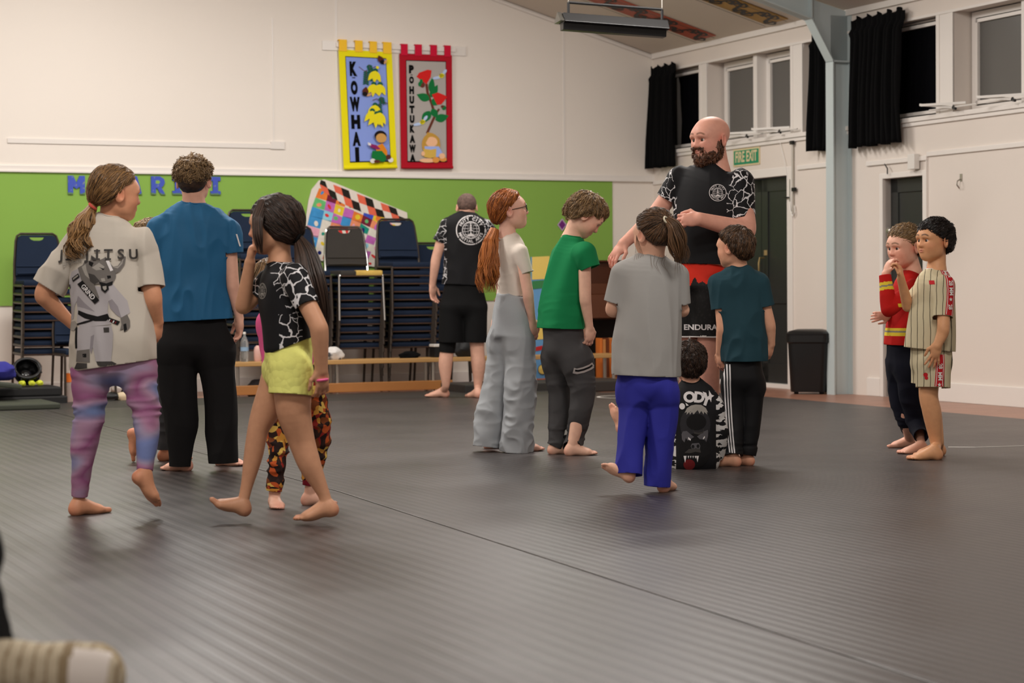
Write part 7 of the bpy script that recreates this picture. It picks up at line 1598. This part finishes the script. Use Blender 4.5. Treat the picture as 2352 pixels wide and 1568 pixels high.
def f15(c):
    x = (c-c15)@d15; y = (c-c15)@s15; q = x+.35*y*y/.05
    return np.where((x > .040) & (np.abs(y) < .040) & (x < .098), 2, np.where((x > .028) & (x <= .040), 1, np.where((x > -.06) & (np.sin(x*300) > .75), 1, 0)))
p.cloth('shoe', 'sneaker', M_SH, vox=.004, thick=0, faces=f15)
p.L['sole'] = [ec(c15-d15*.15-u15*.012, c15+d15*.062-u15*.012, (.045, .016), (.062, .016), s15, .01, capf=3.6)]
p.cloth('sole', 'sneaker_sole', mat('gum_sole', (166, 146, 112), .7), vox=.004, thick=0)
mb = MB()
for k in range(4):
    x = .012-.022*k; mb.tube([c15+d15*x+s15*(-.022)+u15*.046, c15+d15*(x+.004)+u15*(.060+.003*k), c15+d15*x+s15*.022+u15*.046], .0032, 6)
obj('lace', mb, mat('cream_lace', (206, 196, 176), .9), p.root, smooth=2)
# ---------------------------------------------------------------- prints on the clothes
def pxshape(pts, cx, cy, mi, sc=1.0, ox=0, oy=0):           # crop coordinates -> drawing units (picture pixels about cx, cy)
    return poly([((x/sc+ox)-cx, cy-(y/sc+oy)) for x, y in pts], mi)
def axes(p): return V3(1/p.S, 0, 0), V3(0, 0, 1/p.S)
ink = lambda n, c: mat('ink_'+n, c, .8, .2)
I = [ink('black', (24, 23, 24)), ink('white', (226, 222, 222)), ink('gi', (178, 173, 176)), ink('gi_shade', (146, 140, 145)), ink('grey', (112, 107, 103)), ink('dark_grey', (66, 63, 61)), ink('light_grey', (158, 153, 146)), ink('red', (112, 32, 34)), ink('charcoal', (46, 45, 48)), ink('mid', (90, 88, 92))]
# rhino shirt
p = p1; ux, uy = axes(p); cx, cy = 250, 700; S_ = lambda pts, mi: pxshape(pts, cx, cy, mi, 4.9, 140, 560)
sh = [S_([(250, 280), (330, 330), (450, 470), (580, 500), (640, 440), (700, 520), (800, 640), (830, 770), (780, 810), (740, 830), (700, 700), (640, 620), (600, 640), (590, 760), (630, 900), (420, 920), (270, 930), (230, 860), (240, 760), (230, 640), (200, 700), (180, 830), (130, 860), (105, 760), (110, 560), (130, 400), (160, 310)], 2),
      S_([(600, 640), (640, 620), (700, 700), (740, 830), (690, 800), (620, 720)], 3), S_([(230, 640), (250, 580), (330, 660), (450, 760), (330, 720), (240, 700)], 3),
      S_([(240, 930), (630, 910), (650, 1000), (640, 1150), (620, 1310), (450, 1310), (420, 1150), (400, 1060), (385, 1170), (380, 1320), (215, 1315), (225, 1200), (240, 1050)], 2), S_([(400, 1030), (440, 1010), (420, 1150), (400, 1230), (385, 1170)], 3), S_([(230, 1190), (382, 1172), (382, 1320), (212, 1315)], 4), S_([(300, 1225), (345, 1222), (345, 1265), (300, 1265)], 0),
      S_([(180, 1395), (220, 1325), (350, 1330), (350, 1385), (240, 1400)], 5), S_([(455, 1310), (630, 1310), (700, 1345), (640, 1380), (540, 1385), (470, 1350)], 5), S_([(208, 930), (240, 930), (236, 1165), (208, 1165)], 0), S_([(540, 935), (605, 932), (606, 988), (545, 990)], 5),
      S_([(250, 740), (360, 780), (480, 810), (590, 780), (612, 830), (570, 862), (450, 862), (330, 830), (245, 785)], 0), S_([(590, 815), (725, 868), (700, 910), (598, 860)], 0)]
sh += [S_([(612+22*k, 838+9*k), (622+22*k, 842+9*k), (610+22*k, 866+9*k), (600+22*k, 862+9*k)], 7 if k % 2 else 1) for k in range(4)]
sh += [S_([(225, 892), (330, 862), (440, 838), (440, 852), (340, 884), (240, 906)], 0), S_([(730, 830), (800, 790), (830, 860), (832, 930), (800, 970), (770, 985), (760, 950), (725, 968), (740, 900)], 4), S_([(760, 900), (790, 890), (800, 960), (770, 985)], 0), S_([(125, 870), (200, 860), (235, 910), (190, 970), (130, 960)], 6),
       S_([(250, 270), (310, 240), (360, 350), (450, 460), (500, 600), (470, 640), (390, 540), (300, 420)], 4), S_([(300, 260), (330, 200), (400, 190), (410, 130), (455, 160), (470, 200), (540, 170), (570, 150), (600, 200), (650, 260), (680, 340), (680, 380), (650, 440), (600, 465), (520, 450), (450, 455), (400, 420), (340, 350)], 4),
       S_([(300, 260), (345, 230), (360, 300), (400, 400), (340, 350)], 6), S_([(385, 195), (440, 215), (420, 262), (385, 235)], 0), S_([(408, 135), (450, 165), (440, 200), (415, 180)], 5), S_([(420, 270), (500, 215), (560, 260), (540, 290), (470, 300)], 6), S_([(500, 265), (560, 285), (545, 298)], 0), S_([(380, 330), (450, 350), (510, 420), (450, 455), (400, 420)], 5), S_([(585, 360), (625, 358), (630, 385), (595, 395)], 0), S_([(500, 425), (580, 445), (650, 420), (645, 462), (560, 480), (510, 455)], 0), S_([(520, 390), (560, 385), (570, 420), (530, 425)], 6),
       S_([(640, 265), (700, 250), (735, 200), (748, 140), (782, 150), (768, 240), (722, 310), (680, 335)], 4), S_([(650, 268), (705, 255), (740, 205), (752, 150), (762, 152), (745, 230), (700, 280)], 6), S_([(572, 195), (600, 178), (652, 300), (622, 312)], 1),
       S_([(245, 450), (310, 410), (502, 630), (452, 672)], 0), S_([(518, 460), (600, 450), (610, 510), (568, 550), (525, 512)], 0), S_([(540, 478), (582, 472), (585, 505), (566, 525), (546, 505)], 6), S_([(165, 385), (258, 330), (275, 370), (182, 425)], 0), S_([(180, 388), (252, 345), (258, 362), (188, 406)], 6), S_([(110, 465), (140, 450), (150, 490), (120, 520)], 5)]
lt = []; lt.append(text_shape('GRIND', (374/4.9+140)-cx, cy-(540/4.9+560), 15.5, 1, .02, rot=-.845, sx=.86))
for i, (ch, x) in enumerate((('J', 151), ('I', 167), ('U', 186), ('J', 214), ('I', 237), ('T', 262), ('S', 289), ('U', 316))): lt.append(text_shape(ch, x-cx, cy-586, 31, 5, .03, sx=1.0))
for x, w_ in ((167, 13), (237, 14), (262, 13)): lt.append(poly([(x-cx-w_/2, cy-594), (x-cx+w_/2, cy-594), (x-cx+w_/2, cy-598), (x-cx-w_/2, cy-598)], 5)); 
for x, w_ in ((167, 13), (237, 14)): lt.append(poly([(x-cx-w_/2, cy-575), (x-cx+w_/2, cy-575), (x-cx+w_/2, cy-579), (x-cx-w_/2, cy-579)], 5))
lt.append(text_shape('pressure', 178-cx, cy-601, 15, 6, .004, rot=.18, sx=.95))
p.decal('shirt', 'rhino_print', sh, I, (cx, cy, 0), ux, uy, sh1, maxe=.011, step=.00013); p.decal('shirt', 'lettering', lt, I, (cx, cy, 0), ux, uy, sh1, maxe=.011, off=.0085)
# round club emblem
def emblem(R_):
    s_ = [ellp(0, 0, R_, R_, 0, 0, 40), ring(0, 0, R_*.93, R_, 1), ring(0, 0, R_*.54, R_*.585, 1)]
    for k in (.2, .42): s_.append(ring(0, 0, R_*.53, R_*.56, 1, 40, 0, 2*PI, k)) if False else s_.append(([(x*k/.56*1.0, y) for x, y in ring(0, 0, R_*.53, R_*.56, 1)[0]], ring(0, 0, 1, 2, 1)[1], 1))
    for y in (-.3, -.1, .1, .3): s_.append(stroke([(-math.sqrt(.3-y*y)*R_, y*R_), (math.sqrt(.3-y*y)*R_, y*R_)], R_*.028, 1))
    s_ += [poly([(-.10*R_, -.30*R_), (.10*R_, -.30*R_), (.17*R_, .34*R_), (0, .52*R_), (-.17*R_, .34*R_)], 0), poly([(-.30*R_, -.42*R_), (.30*R_, -.42*R_), (0, -.16*R_)], 1)]
    for k in range(4): s_.append(poly([(-(.06+.035*k)*R_, (.40-.15*k)*R_), ((.06+.035*k)*R_, (.40-.15*k)*R_), (0, (.54-.15*k)*R_)], 1))
    s_.append(stroke([(0, -.3*R_), (0, .4*R_)], R_*.05, 1))
    s_ += arc_text('HUTT CITY', 0, 0, R_*.755, R_*.28, 1, PI/2, .262, False, .03)+arc_text('MARTIAL ARTS', 0, 0, R_*.755, R_*.26, 1, -PI/2, .222, True, .03)
    return s_
EI = [I[0], I[1]]
ux, uy = axes(p6); p6.decal('shirt', 'emblem_print', emblem(34), EI, (1082, 529, 0), ux, uy, sh6, maxe=.03)
ux, uy = axes(p9); p9.decal('shirt', 'emblem_print', emblem(19.5), EI, (1643, 445, 0), ux, uy, sh9)
ux, uy = axes(p4); p4.decal('shirt', 'emblem_print', [([(x*.68, y) for x, y in a_], b_, c_) for a_, b_, c_ in emblem(18)], [I[0], I[6]], (606, 668, 0), ux, uy, sh4)
# shorts lettering
ux, uy = axes(p9); p9.decal('legs', 'lettering', [text_shape('ENDURANCE', 1622-1610, 650-751, 18, 0, .03, sx=1.0, sy=.95)], [I[1]], (1610, 650, 0), ux, uy, lg9)
# gorilla top
p = p11; ux, uy = axes(p); cx, cy = 1597, 975; S_ = lambda pts, mi: pxshape(pts, cx, cy, mi, 4.75, 1540, 760)
E_ = lambda x, y, rx, ry, mi, rot=0: ellp((x/4.75+1540)-cx, cy-(y/4.75+760), rx/4.75, ry/4.75, mi, rot)
sh = [E_(255, 1010, 165, 200, 8), E_(250, 1290, 170, 190, 0), S_([(140, 880), (165, 830), (210, 800), (260, 790), (320, 795), (370, 830), (395, 880), (380, 870), (385, 900), (350, 870), (345, 900), (320, 860), (300, 890), (280, 850), (250, 880), (235, 905), (220, 870), (195, 900), (190, 870), (160, 900), (165, 870)], 6), E_(265, 980, 110, 90, 0),
      S_([(105, 1110), (120, 1080), (160, 1075), (200, 1110), (240, 1140), (200, 1165), (170, 1180), (150, 1150), (135, 1200), (110, 1170)], 9), S_([(390, 1065), (340, 1085), (310, 1110), (270, 1135), (300, 1165), (340, 1170), (355, 1145), (372, 1200), (392, 1130)], 9), S_([(175, 1140), (205, 1165), (200, 1180), (175, 1165)], 1), S_([(355, 1130), (335, 1155), (338, 1170), (356, 1150)], 1), S_([(225, 1045), (240, 1085), (290, 1095), (335, 1085), (350, 1040), (340, 1100), (290, 1115), (240, 1105)], 5),
      S_([(200, 1240), (215, 1210), (290, 1205), (305, 1235), (300, 1270), (255, 1262), (215, 1275)], 9), E_(225, 1245, 16, 20, 0), E_(280, 1240, 16, 20, 0), S_([(135, 1310), (180, 1270), (300, 1265), (310, 1310), (250, 1300), (190, 1315)], 5), E_(185, 1440, 62, 60, 7)]
for x, w_, h_ in ((140, 16, 75), (175, 8, 30), (200, 8, 26), (225, 8, 26), (250, 10, 30), (272, 15, 70)): sh.append(S_([(x-w_, 1345), (x+w_, 1343), (x, 1345+h_)], 1))
sh += [E_(115, 810, 30, 34, 1), text_shape('O', (195/4.75+1540)-cx, cy-(715/4.75+760), 32, 1, .05, rot=.15), text_shape('D', (298/4.75+1540)-cx, cy-(718/4.75+760), 32, 1, .05, rot=-.1), text_shape('Y', (378/4.75+1540)-cx, cy-(745/4.75+760), 36, 1, .05, rot=-.35), S_([(150, 770), (170, 785), (185, 800), (160, 805)], 1), S_([(410, 640), (440, 690), (430, 770), (405, 720)], 1)]
p.decal('shirt', 'gorilla_print', sh, I, (cx, cy, 0), ux, uy, sh11, maxe=.015)
# side stripes, zip pocket, sleeve mark
ux, uy = axes(p12); st_ = []
for k in range(3): st_.append(stroke([(-26+6*k, 105), (-26+6*k, 60), (-22+5.5*k, 0), (-20+5.5*k, -60), (-16+5*k, -105)], 3.0, 0))
p12.decal('legs', 'side_stripes', st_, [I[1]], (1688, 940, 0), ux, uy, lg12)
ux, uy = axes(p8); zp = [(-22, -5), (-16, -7), (0, -4), (16, 2), (23, 6)]
p8.decal('legs', 'zip_pocket', [stroke([(-23, -6), (-15, -8), (0, -5), (16, 1), (24, 6)], 13, 0), stroke([(-19, -6), (-12, -7), (0, -4.5), (14, .5), (21, 5)], 4.5, 1)], [ink('pale_trim', (196, 190, 186)), I[0]], (1338, 842, 0), ux, uy, lg8)
ux, uy = axes(p2); p2.decal('shirt', 'sleeve_mark', [poly([(-4, 14), (-1, 14), (6, -14), (3, -14)], 0)], [I[1]], (549, 552, 0), ux, uy, sh2)
# red lettered bands on the pinstripe set
def tape(p, layer, par, path, half, words, name):
    ux, uy = axes(p); cx, cy = path[len(path)//2]; P_ = [(x-cx, cy-y) for x, y in path]; sh = [stroke(P_, half*2, 0), ]
    for o_ in (-.72, .72): sh.append(stroke([(x+o_*half, y) for x, y in P_], half*.14, 1))
    tx = []; ys = np.array([q[1] for q in P_]); xs = np.array([q[0] for q in P_])
    for w_, y in words:
        yy = cy-y; xx = np.interp(-yy, -ys, xs)
        if w_ == '*': 
            st = [(xx+half*.5*(1 if k % 2 == 0 else .42)*math.cos(PI/10+k*PI/5), yy+half*.5*(1 if k % 2 == 0 else .42)*math.sin(PI/10+k*PI/5)) for k in range(10)]; tx.append(([(xx, yy)]+st, [(0, k+1, (k+1) % 10+1) for k in range(10)], 1))
        else: tx.append(text_shape(w_, xx, yy, half*1.25, 1, .03, rot=-PI/2, sx=.95))
    p.decal(layer, name, sh, [M_RTAPE, M_WTAPE], (cx, cy, 0), ux, uy, par, maxe=.008); p.decal(layer, 'lettering', tx, [M_RTAPE, M_WTAPE], (cx, cy, 0), ux, uy, par, maxe=.008, off=.0032)
tape(p14, 'shirt', sh14, [(2164, 618), (2167, 640), (2168, 665), (2166, 690), (2160, 727)], 10, [('MM', 622), ('*', 634), ('28', 650), ('MM', 669), ('*', 687), ('28', 704)], 'sleeve_band')
tape(p14, 'legs', lg14, [(2147, 812), (2146, 840), (2144, 866), (2142, 889)], 10.5, [('28', 838), ('MM', 861), ('*', 880)], 'side_band')
ux, uy = axes(p14); p14.decal('shirt', 'chest_tag', [poly([(-4, -5), (4, -5), (4, 4), (-4, 4)], 0)], [M_RTAPE], (2130, 648, 0), ux, uy, sh14); p14.decal('legs', 'leg_tag', [ellp(0, 2, 4.5, 5, 0), ellp(1.5, -5, 3.5, 4, 0)], [M_RTAPE], (2114, 860, 0), ux, uy, lg14)
